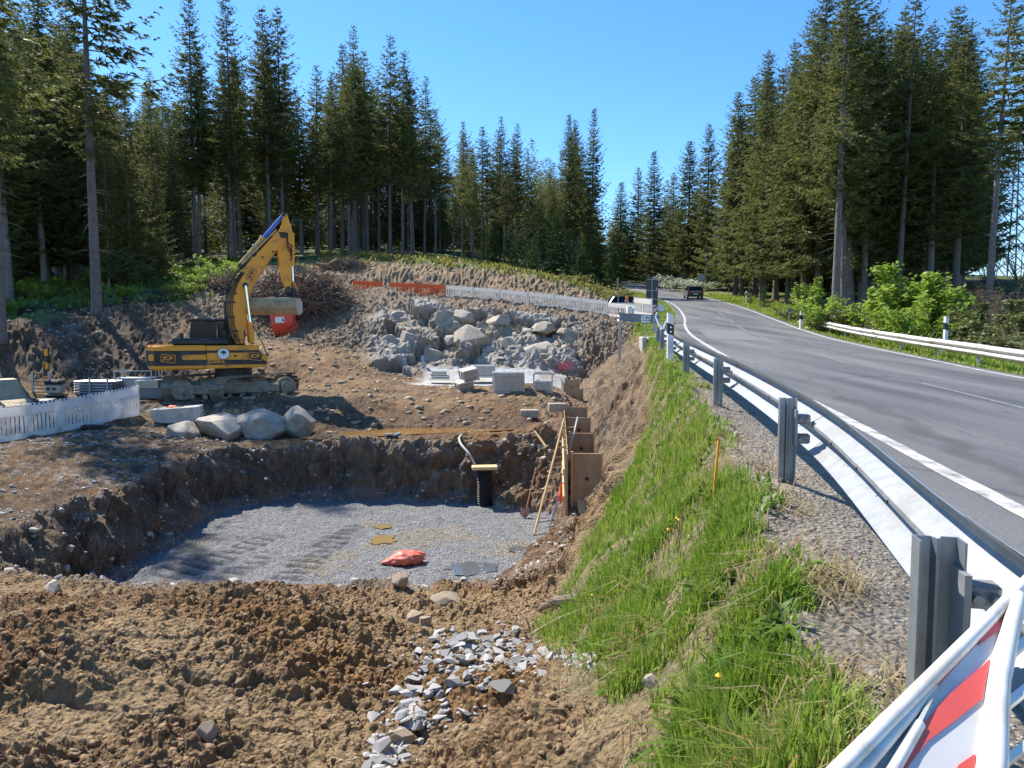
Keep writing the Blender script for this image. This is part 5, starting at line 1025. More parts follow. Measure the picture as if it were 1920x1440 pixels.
# blocks of the rock face
for i, (u, v, Y, sz, lab) in enumerate(((884, 648, 38.2, (1.15, .9, .75), 'huge rounded tan block jutting from the middle of the rock face'), (1010, 690, 37.6, (1.5, .9, .95), 'wide grey block at the lower right of the rock face'), (925, 610, 40.2, (.8, .7, .4), 'flat block on the upper edge of the rock face'), (870, 600, 40.3, (.75, .7, .5), 'grey block at the upper left of the rock face'), (950, 665, 38.2, (.9, .8, .75), 'leaning slab between the tan block and the wide grey block'), (820, 690, 37.2, (.9, .7, .8), 'bluish broken block at the lower left of the rock face'), (775, 665, 37.6, (.8, .7, .8), 'shattered grey block on the left flank of the rock face'), (1060, 690, 37.4, (.55, .6, .8), 'upright block beside the spray-painted mark'), (860, 700, 37.2, (.8, .6, .45), 'low white-dusted block at the foot of the rock face'), (930, 700, 37.4, (.9, .6, .5), 'low pale block behind the cages'), (1015, 620, 40.4, (1.0, .8, .5), 'long brown block under the upper edge at the right'), (1070, 640, 39.8, (.7, .7, .5), 'small tan block near the right top of the rock face'))):
    p = W(u, v, Y+.75); sz = tuple(k_*1.0 for k_ in sz); boulder((p.x, p.y+.25, p.z-.2), sz, lab, ROCKP if i in (0, 2, 4, 10, 11) else ROCK, 20+i, i*1.1, 'blocks of the rock face', sink=.2, tilt=(.2*math.sin(i*2.), .2*math.cos(i*3.)))
RB = []
for k in range(8): me = rock_mesh(300+k, 10, 1., 1, .03); me.materials.append(ROCK if k % 2 else ROCKP); RB.append(me)
gk = np.random.default_rng(31)
for k in range(26):
    u = gk.uniform(735, 1078); v = gk.uniform(590, 702); Y = 42.2-(v-590)/112*5.2+gk.uniform(-.2, .5); p = W(u, v, Y); s_ = gk.uniform(.16, .36)
    zone_r = 'left flank' if u < 830 else 'middle' if u < 960 else 'right side'; hgt_ = 'upper' if v < 640 else 'lower'; o = link('rock_block', RB[int(gk.integers(8))]); o.location = (p.x, p.y+.35*s_, hz(p.x, p.y)+.12*s_); o.scale = (s_*gk.uniform(.9, 1.7), s_, s_*gk.uniform(.6, 1.1)); o.rotation_euler = (gk.uniform(-.4, .4), gk.uniform(-.4, .4), gk.uniform(0, 6.28))
    tag(o, 'broken angular rock in the '+hgt_+' part of the '+zone_r+' of the rock face', 'rock', hgt_+' rocks on the '+zone_r+' of the rock face')
PINK = mat('spray_pink', (.75, .08, .12), .6)
for k, (u, v) in enumerate(((1060, 686),)):
    p = W(u, v, 36.35); t_ = empty('spray_mark', p, 0, 'pink spray-painted letters low on the right of the rock face', 'paint mark'); text('SZ4', .45, Matrix.Rotation(R(90), 4, 'X'), PINK, t_, bold=.012)
# foreground stones
for u, v, sz, lab, sd_, m in ((836, 1138, (.17, .14, .10), 'large tan stone half sunk in the soil in front of the pit', 41, CLAYST), (748, 1098, (.11, .09, .08), 'brown pointed stone on the near lip of the pit', 42, CLAYST), (776, 1168, (.085, .08, .06), 'small tan stone left of the large tan stone', 43, CLAYST), (798, 1172, (.06, .06, .05), 'small round stone touching the large tan stone', 44, CLAYST), (98, 1109, (.14, .1, .07), 'grey stone on the lip of the pit at the far left', 45, ROCK), (1220, 1290, (.035, .03, .03), 'dark stone at the end of the grey rubble by the grass', 46, ROCK), (395, 1385, (.05, .05, .05), 'clay lump beside the rubble near the bottom', 47, CLAYST), (755, 1398, (.08, .07, .06), 'tan lump amid the rubble near the bottom', 48, CLAYST)):
    p = hit(u, v); boulder((p.x, p.y, p.z), sz, lab, m, sd_, sd_*1.3, 'stones in front of the pit', 'loose_stone', .22)
# rubble trail of crushed stone: each bigger stone is a piece of the heap
ST = []
for k in range(10):
    me = rock_mesh(100+k, 5+k % 3, .40+.12*(k % 3)); me.materials.append(STONE); ST.append(me)
c0 = hit(850, 1290); rub = empty('rubble_heap', c0, 0, 'trail of broken grey stone running down the soil in the foreground', 'rubble'); g = np.random.default_rng(9)
LINE = [(1080, 1240, 45), (1010, 1225, 50), (930, 1215, 55), (850, 1220, 60), (880, 1260, 70), (830, 1280, 80), (800, 1310, 70), (770, 1345, 45), (740, 1390, 40), (715, 1425, 40), (980, 1245, 40), (870, 1240, 70)]
for k in range(290):
    u, v, sp = LINE[k % len(LINE)]; p = hit(u+g.normal(0, sp*.55), v+g.normal(0, sp*.32)); s = g.uniform(.014, .034)*(1.6 if g.random() < .15 else 1)
    o = link('stone', ST[int(g.integers(10))], None, rub); o.location = p-c0+Vector((0, 0, s*.16)); o.scale = (s*g.uniform(.9, 1.8), s, s); o.rotation_euler = (g.uniform(-.5, .5), g.uniform(-.5, .5), g.uniform(0, 6.28))
def scatter(name, label, pts, sizes, m, seed, flat=.6, nmesh=6, npt=8):
    """many little stones or clods joined into one mass"""
    g = np.random.default_rng(seed); protos = []
    for k in range(nmesh):
        me = rock_mesh(seed*10+k, npt, flat); vv = np.array([v.co for v in me.vertices]); me.calc_loop_triangles(); tt = np.array([t.vertices[:] for t in me.loop_triangles]); protos.append((vv, tt)); bpy.data.meshes.remove(me)
    Vs, Ts = [], []; n = 0
    for i in range(len(pts)):
        vv, tt = protos[int(g.integers(nmesh))]; a = g.uniform(0, 6.28); c, s = math.cos(a), math.sin(a); q = vv*sizes[i]*g.uniform(.7, 1.3, 3); q = np.stack([q[:, 0]*c-q[:, 1]*s, q[:, 0]*s+q[:, 1]*c, q[:, 2]], 1)+pts[i]; Vs.append(q); Ts.append(tt+n); n += len(q)
    return tag(link(name, np_mesh(name, np.concatenate(Vs), np.concatenate(Ts)), m), label, None, None, 'stuff')
def rnd_pts(n, x0, x1, y0, y1, g, powr=1.):
    y = y0+(y1-y0)*g.random(n)**powr; x = x0+(x1-x0)*g.random(n); return x, y
g = np.random.default_rng(77)
# clods of loose soil near the camera
y = 2.4*np.exp(g.random(17000)*math.log(9.0/2.4)); x = (g.uniform(-100, 1260, 17000)-960)/F*y; k = (pc(y, EY, EX)-x > np.interp(y, GE_Y, GE_S)+.1); x, y = x[k], y[k]; nn_ = fb2(x*.9, y*.9, 40.); k = nn_+g.normal(0, .25, len(x)) > -.15; x, y = x[k], y[k]
sz = .0035+.019*g.random(len(x))**5; zz = gsurf(x, y)+sz*.1; CLOD = mat('clods', (.21, .135, .07), .95, var=.35, vscale=2.5, col2=(.27, .185, .105), bump=.5, bscale=60)
scatter('soil_clods', 'crumbly clods of brown soil in the foreground', np.stack([x, y, zz], 1), sz, CLOD, 5, .85, 8, 7)
cp = []
for k in range(420):
    u, v, sp = LINE[k % len(LINE)]; p = hit(u+g.normal(0, sp*.8), v+g.normal(0, sp*.45)); cp.append((p.x, p.y, p.z+.003))
scatter('rubble_chips', 'small grey chips among the broken stone in the foreground', np.array(cp), .005+.010*g.random(len(cp)), STONE, 19, .5, 5, 5)
# gravel on the pit floor, stones on the left bank, stony slopes further back
x = g.uniform(-7.6, 1, 8000); y = g.uniform(12.6, 19.7, 8000); ins = seg_dist(x, y, FLOOR)[1] & ~in_tracks(x, y); x, y = x[ins], y[ins]; sz = .007+.017*g.random(len(x))**3
scatter('pit_gravel', 'grey crushed gravel covering the pit floor', np.stack([x, y, gsurf(x, y)+.002], 1), sz, mat('pit_stone', (.29, .285, .275), .85, var=.35, vscale=8), 6, .5, 5, 5)
x = g.uniform(-14, -8, 2200); y = g.uniform(10.5, 21, 2200); k = fb2(x*.5, y*.5, 3.)+g.normal(0, .3, len(x)) > .05; x, y = x[k], y[k]; sz = .012+.04*g.random(len(x))**3
scatter('bank_stones', 'grey stone chips strewn over the dark bank left of the pit', np.stack([x, y, gsurf(x, y)+.01], 1), sz, STONE, 7, .5)
y = 22+g.random(9000)*36; x = (g.uniform(330, 1130, 9000)-960)/F*y; k = (pc(y, EY, EX)-x > .5) & ~((y > 29.5) & (y < 36.8) & (x > -4.8)); x, y = x[k], y[k]; sz = .016+.10*g.random(len(x))**7; zz = gsurf(x, y)+.0
scatter('site_stones', 'brown and grey stones scattered over the building site', np.stack([x, y, zz], 1), sz, CLAYST, 8, .7)
y = 22+g.random(3800)*34; x = pc(y, EY, EX)-.3-g.random(3800)**.8*2.2; sz = .012+.035*g.random(len(x))**5; scatter('slope_stones', 'crumbs of soil on the cut slope below the road', np.stack([x, y, gsurf(x, y)+.01], 1), sz, CLOD, 12, .8)
y = 8+g.random(3000)*14; x = pc(y, EY, EX)-.4-g.random(3000)**.8*2.0; sz = .007+.026*g.random(len(x))**5; scatter('slope_crumbs', 'crumbs of soil on the slope beside the formwork', np.stack([x, y, gsurf(x, y)+.01], 1), sz, CLOD, 14, .8)
y = 28+g.random(2500)*18; x = (g.uniform(-30, 330, 2500)-960)/F*y; sz = .012+.06*g.random(len(x))**5; scatter('mound_stones', 'pebbles on the gravel mound at the left', np.stack([x, y, gsurf(x, y)+.01], 1), sz, ROCK, 15, .7)
y = 1.6*np.exp(g.random(5000)*math.log(14/1.6)); xe5 = pc(y, EY, EX); x = xe5+.35+g.random(5000)*1.6; sz = .0018+.0035*g.random(5000)+.0004*y; scatter('shoulder_gravel', 'fine grey gravel on the road shoulder', np.stack([x, y, gsurf(x, y)+.0005], 1), sz, mat('shoulder_stone', (.30, .27, .23), .85, var=.35, vscale=9), 16, .6, 4, 6)
kk = np.nonzero((wall > 0) & (gy > 9))[0]; kk = RNG.choice(kk, 1500, False); sz = .015+.06*g.random(1500)**4; scatter('wall_stones', 'stones sticking out of the earth walls of the pit', V[kk], sz, ROCK, 17, .7)
# ---------------------------------------------------------------- water
def water_mat(name, col, rough=.04):
    m = mat(name, col, rough, spec=.6, bump=.05, bscale=6); return m
def puddle(name, label, pts, z, m, seed=0):
    c = np.mean(pts, 0); n = 48; P = []; k = len(pts)
    ang = np.linspace(0, 2*math.pi, n, endpoint=False); rx = (max(p[0] for p in pts)-min(p[0] for p in pts))/2; ry = (max(p[1] for p in pts)-min(p[1] for p in pts))/2
    r = 1+.55*perlin(np.cos(ang)*1.6+seed, np.sin(ang)*1.6, 3.)+.2*perlin(np.cos(ang)*5+seed, np.sin(ang)*5, 3.); mb = MB(); vs = [(c[0]+rx*r[i]*math.cos(ang[i]), c[1]+ry*r[i]*math.sin(ang[i]), z) for i in range(n)]; mb.add([(c[0], c[1], z)]+vs, [(0, 1+i, 1+(i+1) % n) for i in range(n)])
    return tag(mb.build(name, m), label, None, None, 'structure')
def pit_at(u, v): p = W(u, v, 10.); t = PIT_Z/p.z; return (p.x*t, p.y*t)
BRW = water_mat('muddy_water', (.26, .18, .07), .12); CLR = water_mat('clear_puddle', (.10, .10, .10), .05)
for i, (u, v, du, dv_, lab, m) in enumerate(((718, 1013, 26, 8, 'brown puddle left of the middle of the pit floor', BRW), (718, 988, 16, 5, 'small brown puddle at the back of the pit floor', BRW), (885, 1065, 42, 12, 'shallow clear puddle near the front of the pit floor', CLR), (978, 1032, 22, 7, 'clear puddle near the foot of the formwork', CLR))):
    a, b = pit_at(u-du, v), pit_at(u+du, v); c_, d_ = pit_at(u, v-dv_), pit_at(u, v+dv_); puddle('puddle', lab, [a, b, c_, d_], PIT_Z+.018, m, i*3.)
zc = -3.10
mb = MB(); up_ = [(560, 822), (640, 812), (740, 803), (830, 798), (920, 793), (1000, 792)]; lo_ = [(1010, 802), (940, 807), (850, 811), (780, 814), (700, 818), (600, 824)]
def at_z(u, v, z): p = W(u, v, 10.); t = z/p.z; return (p.x*t, p.y*t, z)
mb.add([at_z(*p, zc) for p in up_+lo_], [(0, 1, 10, 11), (1, 2, 9, 10), (2, 3, 8, 9), (3, 4, 7, 8), (4, 5, 6, 7)]); tag(mb.build('water_channel', water_mat('brown_water', (.24, .12, .03), .10)), 'shallow orange-brown water lying in the mud behind the pit', None, None, 'structure')
# ---------------------------------------------------------------- formwork
FW = [(15.5, 1072, 1131, 850), (19.2, 1068, 1117, 812), (21.6, 1066, 1109, 783), (24.0, 1065, 1104, 763), (28.2, 1063, 1097, 729), (33.0, 1060, 1088, 712), (37.0, 1058, 1083, 694)]
nmf = ['nearest cross board of the brown formwork row', 'second cross board from the near end of the formwork row', 'third cross board from the near end of the formwork row', 'fourth cross board from the near end of the formwork row', 'fifth cross board from the near end of the formwork row', 'sixth cross board, second last of the formwork row', 'farthest cross board of the formwork row']
fx = lambda y: float(np.interp(y, [15, 38], [1.27, 2.78]))
for i, (Y, u0, u1, v) in enumerate(FW):
    t = W(u0, v, Y); w_ = .70; zt_ = t.z; zb_ = min(hz(t.x+.35, Y), zt_-.8)-.15; x0 = fx(Y)
    o = empty('formwork_panel', (x0, Y, zb_), R(-3.5), nmf[i], 'formwork', 'cross boards of the formwork'); hh = zt_-zb_
    b = MB(); b.box((w_/2, 0, hh/2), (w_-.08, .022, hh)); b.build('ply_sheet', WOOD, o)
    for xx in (.02, w_-.02): MB().box((xx, -.012, hh/2+.02), (.045, .06, hh+.05)).build('batten', LUMB if i < 2 else WOOD, o)
    MB().cyl((w_/2, -.013, hh*.60), (w_/2, -.03, hh*.60), .045, 12).build('lifting_hole', BLK, o)
    MB().box((w_/2, .03, hh-.03), (w_-.02, .05, .055)).build('top_rail', WOOD, o)
lw = empty('formwork_wall', (1.22, 15.2, PIT_Z+.05), R(-3.75), 'long brown plywood side of the formwork along the pit edge', 'formwork')
hs_ = [2.2, 2.15, 2.1, 1.95, 1.9, 1.9, 1.95, 2.0, 2.1]; yy = 0
for k in range(9):
    l_ = 2.45; h0 = -2.62-(PIT_Z+.05)+(0 if k < 5 else .06*(k-4)); base_ = max(0, hz(1.25+.066*yy, 15.2+yy+1.2)-PIT_Z-.35) if k else 0
    MB().box((-.02, yy+l_/2, (h0+base_)/2), (.022, l_-.012, h0-base_)).build('ply_sheet', WOOD, lw)
    for q in (.02, .8, 1.6): MB().box((-.055, yy+q+.04, (h0+base_)/2+.04), (.05, .045, h0-base_+.1)).build('stud', LUMB if k < 2 else WOOD, lw)
    yy += l_
for zz in (.5, 1.1, 1.7):
    MB().box((-.10, 2.6, zz), (.035, 5.0, .07)).build('waler', LUMB, lw)
pl = empty('plank', (1.55, 15.4, -3.95), 0, 'pale plank leaning inside the nearest formwork bay', 'plank'); MB().bar((.0, -.5, -.1), (-.06, .35, .42), .17, .04).build('board', LUMB, pl); MB().box((.06, -.5, -.2), (.5, .05, .12)).build('kicker', WOOD, pl)
# ladder, shovel, jacket, stakes
a, b = W(1001, 1004, 16.4), W(1058, 785, 18.8); a.z = PIT_Z+.02
lad = empty('ladder', a, 0, 'wooden ladder leaning from the pit floor to the formwork', 'ladder'); dd = b-a; sd2 = Vector((.38, .22, 0))
for s in (Vector((0, 0, 0)), sd2): MB().bar(s, s+dd, .035, .075).build('rail', ALUM if s.length else LUMB, lad)
for k in range(1, 11): MB().cyl(dd*k/11, dd*k/11+sd2, .016, 8).build('rung', LUMB, lad)
a = W(984, 958, 18.0); a.z = hz(a.x, a.y)+.03; b = W(1005, 876, 18.6); sh2 = empty('shovel', a, 0, 'wooden-handled shovel leaning against the earth block by the ladder', 'shovel')
MB().cyl((b-a)*.16, b-a, .018, 8).build('handle', mat('shovel_handle', (.45, .24, .13), .6, var=.2), sh2, True)
d_ = (b-a).normalized(); q = MB(); Mq = Matrix.Translation((b-a)*.0); q.add([(-.11, -.02, .26), (.11, -.02, .26), (.12, .0, .06), (.03, -.01, -.02), (-.03, -.01, -.02), (-.12, 0, .06), (0, -.05, .2), (0, -.05, .06)], [(0, 6, 7, 5), (6, 1, 2, 7), (5, 7, 4), (7, 2, 3), (7, 3, 4)]); q.build('blade', mat('shovel_blade', (.42, .26, .2), .5, .4, var=.2), sh2)
a = W(1056, 905, 16.6); jk = empty('hanging_jacket', a, 0, 'orange hi-vis jacket with navy hem hanging on the formwork', 'jacket')
def sheet(w, h, n, m_, seed, thick=.05):
    g = np.random.default_rng(seed); mb = MB(); vs = []; 
    for s in (0, 1):
        for j in range(m_+1):
            for i in range(n+1):
                t = j/m_; x = (i/n-.5)*w*(.55+.5*t); vs.append((x, (s*2-1)*thick*(.5+.6*t)*math.sin(math.pi*(i+.3)/(n+.6))+.02*math.sin(i*2.3+j*.8), -h*t+.02*math.sin(i*1.7)))
    k = (n+1)*(m_+1); fs = []
    for s in (0, 1):
        for j in range(m_):
            for i in range(n): q = s*k+j*(n+1)+i; fs.append((q, q+1, q+n+2, q+n+1))
    for j in range(m_): fs += [(j*(n+1), k+j*(n+1), k+(j+1)*(n+1), (j+1)*(n+1)), (j*(n+1)+n, k+j*(n+1)+n, k+(j+1)*(n+1)+n, (j+1)*(n+1)+n)]
    return mb.add(vs, fs)
HIV = mat('hi_vis', (.9, .14, .03), .7, var=.15, vscale=6, bump=.2); NAVY = mat('navy_cloth', (.02, .03, .07), .8, var=.3)
b_ = sheet(.26, .46, 6, 6, 1).build('body', HIV, jk, True); b2 = sheet(.25, .14, 6, 2, 2).build('hem', NAVY, jk, True); b2.location = (0, 0, -.45)
s_ = MB().box((.06, -.06, -.20), (.03, .03, .40)).build('reflective_strip', REFL, jk)
# pump pipe with a board on it, and the hose
a = W(909, 945, 19.35); a.z = PIT_Z; pp_ = empty('drain_pipe', a, 0, 'black corrugated pipe standing in the corner of the pit', 'pipe'); pts = []; rs = []
for k in range(46): pts.append((0, 0, k*.022)); rs.append(.185 if k % 3 else .215)
MB().tube(pts, rs, 20).build('corrugated_tube', RUB, pp_, True)
bd = empty('cover_board', a+Vector((0, -.05, 1.06)), .12, 'thick pale wooden board lying on top of the black pipe', 'board'); MB().box((0, 0, .0), (.70, .36, .09), bev=.012).build('board', mat('fresh_board', (.66, .45, .22), .65, var=.2, vscale=5), bd)
hp = [W(893, 876, 19.5), W(880, 852, 19.6), W(864, 832, 20.0), W(862, 820, 20.4), W(874, 812, 20.8), W(905, 808, 21.2)]; hs2 = empty('drain_hose', hp[0], 0, 'beige hose curling from the rim of the pit down to the pipe', 'hose'); MB().tube([p-hp[0] for p in rail_path(hp, 5)], .035, 8).build('tube', mat('beige_hose', (.50, .42, .33), .6), hs2, True)
pmp = W(735, 823, 20.9); pm = empty('small_pump', pmp, .3, 'small dark pump lying on the far rim of the pit', 'pump'); MB().box((0, 0, .05), (.34, .2, .12), bev=.03).build('housing', BLK, pm); MB().cyl((.1, -.02, .1), (.25, -.02, .16), .05, 10).build('motor', mat('pump_teal', (.1, .3, .32), .5), pm); MB().box((-.1, 0, .14), (.2, .1, .05)).build('label_plate', GALV, pm)
a = W(1002, 808, 19.2); st = empty('wooden_stake', a, 0, 'short pale stick lying on the earth block left of the ladder', 'stick'); MB().bar((0, 0, 0), W(1024, 838, 18.6)-a, .04, .04).build('stick', LUMB, st)
a = W(1053, 1000, 15.2); a.z = -4.6; st = empty('wooden_brace', a, 0, 'thin reddish brace propped at the near end of the formwork', 'stick'); MB().bar((-.12, -.15, -.05), (.08, .2, 1.0), .035, .035).build('stick', mat('red_stick', (.42, .2, .12), .7, var=.2), st)
# red bag in the pit
a = pit_at(756, 1056); bag = empty('red_bag', (a[0], a[1], PIT_Z), .2, 'crumpled red plastic sack lying on the pit floor', 'bag')
bm = bmesh.new(); bmesh.ops.create_icosphere(bm, subdivisions=4, radius=1.); co = np.array([v.co for v in bm.verts]); n_ = fbm(co[:, 0]*2.1, co[:, 1]*2.1, co[:, 2]*2.1, 3)*.22+np.abs(perlin(co[:, 0]*4, co[:, 1]*4, co[:, 2]*4))*.22
for v, k in zip(bm.verts, n_):
    v.co *= 1+float(k); x = v.co.x; f_ = 1 if x > -.2 else max(.18, 1+(x+.2)*.85); v.co = Vector((x*.42, v.co.y*.25*f_, max(-.02, (v.co.z+.75)*.145*f_)))
me = bpy.data.meshes.new('sack'); bm.to_mesh(me); bm.free(); me.shade_smooth(); link('sack', me, mat('red_sack', (.72, .10, .05), .5, var=.2, vscale=5, col2=(.6, .2, .13), bump=.3, bscale=12), bag)
# orange stake on the grass
a = hit(1333, 943); stake = empty('survey_stake', a, 0, 'thin orange survey stake stuck in the grass bank', 'stake'); k_ = a.y; tp = W(1348, 826, k_*.99)-a; sm = MB().bar((0, 0, -.15), tp, .013, .013).build('stick', mat('stake_orange', (.82, .36, .03), .6, var=.15), stake); MB().bar(tp*.96, tp*1.03, .010, .010).build('painted_tip', mat('stake_red', (.7, .12, .05), .6), stake)
# concrete kerb and edging stones
kx = float(pc(np.array([23.5]), EY, EX)[0]); kb = empty('concrete_kerb', (kx-.12, 23.5, hz(kx+.05, 23.5)+.04), R(82), 'pale concrete kerb edge on the bank above the cut slope', 'kerb'); MB().box((0, .1, -.3), (2.6, .14, .62), bev=.02).build('kerb_stone', CONC, kb); MB().box((0, -.38, -.03), (2.2, .7, .08), bev=.01).build('slab', CONC, kb)
for i, (u, v) in enumerate(((993, 782), (1045, 770))): p = W(u, v, 24.6-.2*i); q = empty('kerb_block', p, .1*i, ['grey stone block in the mud left of the formwork', 'dark stone block beside the formwork'][i], 'block'); MB().box((0, 0, .12), (.62, .35, .28), bev=.02).build('block', ROCK, q)
# concrete block with clothes
a = W(334, 792, 22.2); cb = empty('concrete_block', a, R(14), 'pale concrete block with rounded underside at the corner of the platform', 'concrete block'); pr = [(-.72, .28), (-.70, .12), (-.5, .02), (.5, -.02), (.68, .08), (.72, .3), (.70, .52), (-.72, .44)]; MB().prism(pr, -.28, .32, .03).build('block', CONC, cb)
for i, (x, m, lab) in enumerate(((-.18, HIV, 'orange hi-vis clothing crumpled on the concrete block'), (.05, NAVY, 'dark blue cloth crumpled on the concrete block'), (.42, mat('green_cloth', (.25, .5, .36), .8), 'pale green cloth at the right end of the concrete block'), (-.45, mat('white_cloth', (.6, .58, .5), .8), 'pale gloves at the left end of the concrete block'))):
    o = boulder(a+Vector((x, .05, .44+.03*x)), ((.20, .16, .07) if i == 0 else (.15, .12, .05) if i == 1 else (.09, .08, .04)), lab, m, 60+i, i, name='folded_clothing' if i < 3 else 'work_gloves', sink=.3); o['category'] = 'clothing' if i < 3 else 'gloves'
# ---------------------------------------------------------------- cages and crates
def cage(p, rz, w, d, h, label, rot=None, fill=True, name='mesh_crate'):
    o = empty(name, p, rz, label, 'crate', 'crates on the slab', rot); fr = MB()
    for x in (-w/2, w/2):
        for y in (-d/2, d/2): MB().box((x, y, h/2), (.05, .05, h)).build('post', ALUM, o)
    for z in (.08, h): MB().box((0, -d/2, z), (w, .05, .05)).box((0, d/2, z), (w, .05, .05)).box((-w/2, 0, z), (.05, d, .05)).box((w/2, 0, z), (.05, d, .05)).build('frame', ALUM, o)
    if fill:
        n = 9
        for k in range(n): MB().box((0, -d/2-.012, .16+(h-.22)*k/(n-1)), (w-.06, .02, (h-.2)/n*.62)).build('front_slat', ALUM, o)
        m2 = MB()
        for k in range(int(w/.11)): m2.box((-w/2+.06+k*.11, -d/2-.028, h/2+.03), (.02, .012, h-.12))
        m2.build('wire_mesh', ALUM, o); MB().box((0, 0, h*.5), (w-.08, d-.08, h*.92)).build('contents', mat('panel_stack', (.30, .29, .27), .8, var=.25, vscale=6), o); MB().box((0, 0, h+.03), (w+.02, d+.02, .04)).build('lid', ALUM, o)
    return o
cage(W(953, 738, 27.6), .05, 1.18, .8, .80, 'full grey mesh crate in the middle of the slab edge'); cage(W(1018, 737, 27.8), -.05, .72, .8, .78, 'open grey crate with tall corner posts beside the formwork', fill=False)
k = cage(W(1018, 737, 27.7), -.05, .70, .7, .45, 'half-height grey crate standing inside the open crate', fill=True); k['category'] = 'crate'
cage(W(873, 733, 27.9), .35, .55, .6, .38, 'lower of two tilted grey crates', Euler((.12, -.25, .35))); cage(W(881, 714, 28.0), .35, .58, .6, .45, 'upper of two tilted grey crates', Euler((.12, -.22, .35)))
cage(W(905, 708, 34.0), 0, 1.15, .8, .55, 'grey crate behind the tilted crates at the foot of the rock', fill=True)
a = W(824, 712, 33.5); q = empty('panel_pile', a, .1, 'low pile of grey panels on the slab at the foot of the rock', 'panels')
for k in range(4): MB().box((.05*math.sin(k*2), 0, .06+k*.11), (.95-.08*k, .7, .07)).build('panel', ALUM, q)
a = W(795, 702, 36.0); q = empty('leaning_plank', a, 0, 'narrow grey plank leaning upright against the rock', 'plank'); MB().bar((0, 0, 0), (-.1, .25, .95), .14, .03).build('board', ALUM, q)
# gear at the left
def at_g(u, v, Y): p = W(u, v, Y); p.z = hz(p.x, p.y); return p
a = at_g(186, 733, 26.4); q = empty('pipe_bundle', a, R(-6), 'bundle of grey steel tubes in a stacking rack behind the fence', 'tube bundle')
for r_ in range(6):
    for c_ in range(6): MB().cyl((-.75+.0*c_, -.3+.11*c_, .12+.10*r_), (.75, -.3+.11*c_, .12+.10*r_), .042, 8).build('tube', GALVO, q)
for x in (-.1, .6): MB().box((x, -.36, .38), (.07, .04, .78)).box((x, .32, .38), (.07, .04, .78)).box((x, 0, .03), (.07, .72, .06)).build('rack_frame', GALVO, q)
a = at_g(258, 722, 27.2); q = empty('storage_crate', a, R(8), 'grey metal crate with tall corner posts left of the excavator track', 'crate'); MB().box((0, 0, .38), (1.3, .8, .5), bev=.02).build('box', GALVO, q); [MB().box((x, y, .5), (.05, .05, 1.0)).build('post', GALVO, q) for x in (-.66, .66) for y in (-.42, .42)]; MB().box((0, 0, .66), (1.28, .78, .05)).build('lid', mat('pale_sheet', (.5, .5, .5), .5, .3), q); MB().box((0, -.43, .95), (1.36, .04, .04)).build('top_bar', GALVO, q)
a = at_g(285, 722, 26.8); q = empty('panel_stack', a, R(5), 'stack of grey boards on a crate beside the excavator track', 'panels'); MB().box((0, 0, .22), (1.0, .7, .4), bev=.02).build('crate', mat('grey_board', (.24, .23, .22), .7, var=.2), q)
for k in range(4): MB().box((-.08, 0, .46+.075*k), (.85, .66, .045)).build('board', ALUM, q)
a = at_g(78, 740, 25.4); q = empty('tube_frame', a, .1, 'upright grey tube frame beside the small machine behind the fence', 'frame'); [MB().box((x, 0, .42), (.06, .05, .84)).build('upright', GALVO, q) for x in (-.28, .28)]; [MB().box((0, 0, .1+.13*k), (.56, .025, .03)).build('bar', BLK, q) for k in range(6)]
a = at_g(104, 737, 25.6); q = empty('plate_compactor', a, .1, 'small pale machine with dark top behind the fence', 'machine'); MB().box((0, 0, .25), (.5, .45, .32), bev=.05).build('housing', mat('machine_beige', (.42, .38, .30), .6, var=.15), q); MB().box((0, 0, .50), (.58, .5, .16), bev=.06).build('cover', BLK, q); [MB().box((x, -.235, .27), (.10, .02, .09)).build('vent', BLK, q) for x in (-.12, .08)]; MB().box((0, 0, .04), (.65, .5, .07), bev=.02).build('base_plate', STEEL, q)
a = at_g(90, 735, 26.6); q = empty('striped_pole', a, 0, 'yellow and black striped pole among the gear behind the fence', 'pole')
for k in range(5): MB().cyl((0, 0, .25*k), (0, 0, .25*k+.25), .06, 10).build('band', YEL if k % 2 == 0 else BLK, q)
a = at_g(12, 752, 23.6); q = empty('digger_bucket', a, R(-20), 'spare brown digger bucket lying behind the fence at the left edge', 'bucket'); prf = [(-.7, .0), (.55, .0), (.75, .12), (.3, .35), (.05, .75), (-.1, .95), (-.35, .98), (-.62, .6)]; MB().prism(prf, -.5, -.47).prism(prf, .47, .5).build('side_plate', BKT, q); mb = MB(); n_ = len(prf); mb.add([(x, y, z) for y in (-.5, .5) for x, z in prf], [(i, i+1, n_+i+1, n_+i) for i in range(1, n_-1)]); mb.build('shell', BKT, q)
a = at_g(60, 748, 24.2); q = empty('tarpaulin', a, .3, 'dark tarpaulin crumpled on the ground behind the fence', 'tarpaulin'); me = rock_mesh(66, 22, .3, 2, .12); k = link('sheet', me, BLK, q); k.scale = (.9, .5, .45); k.location = (0, 0, .08)
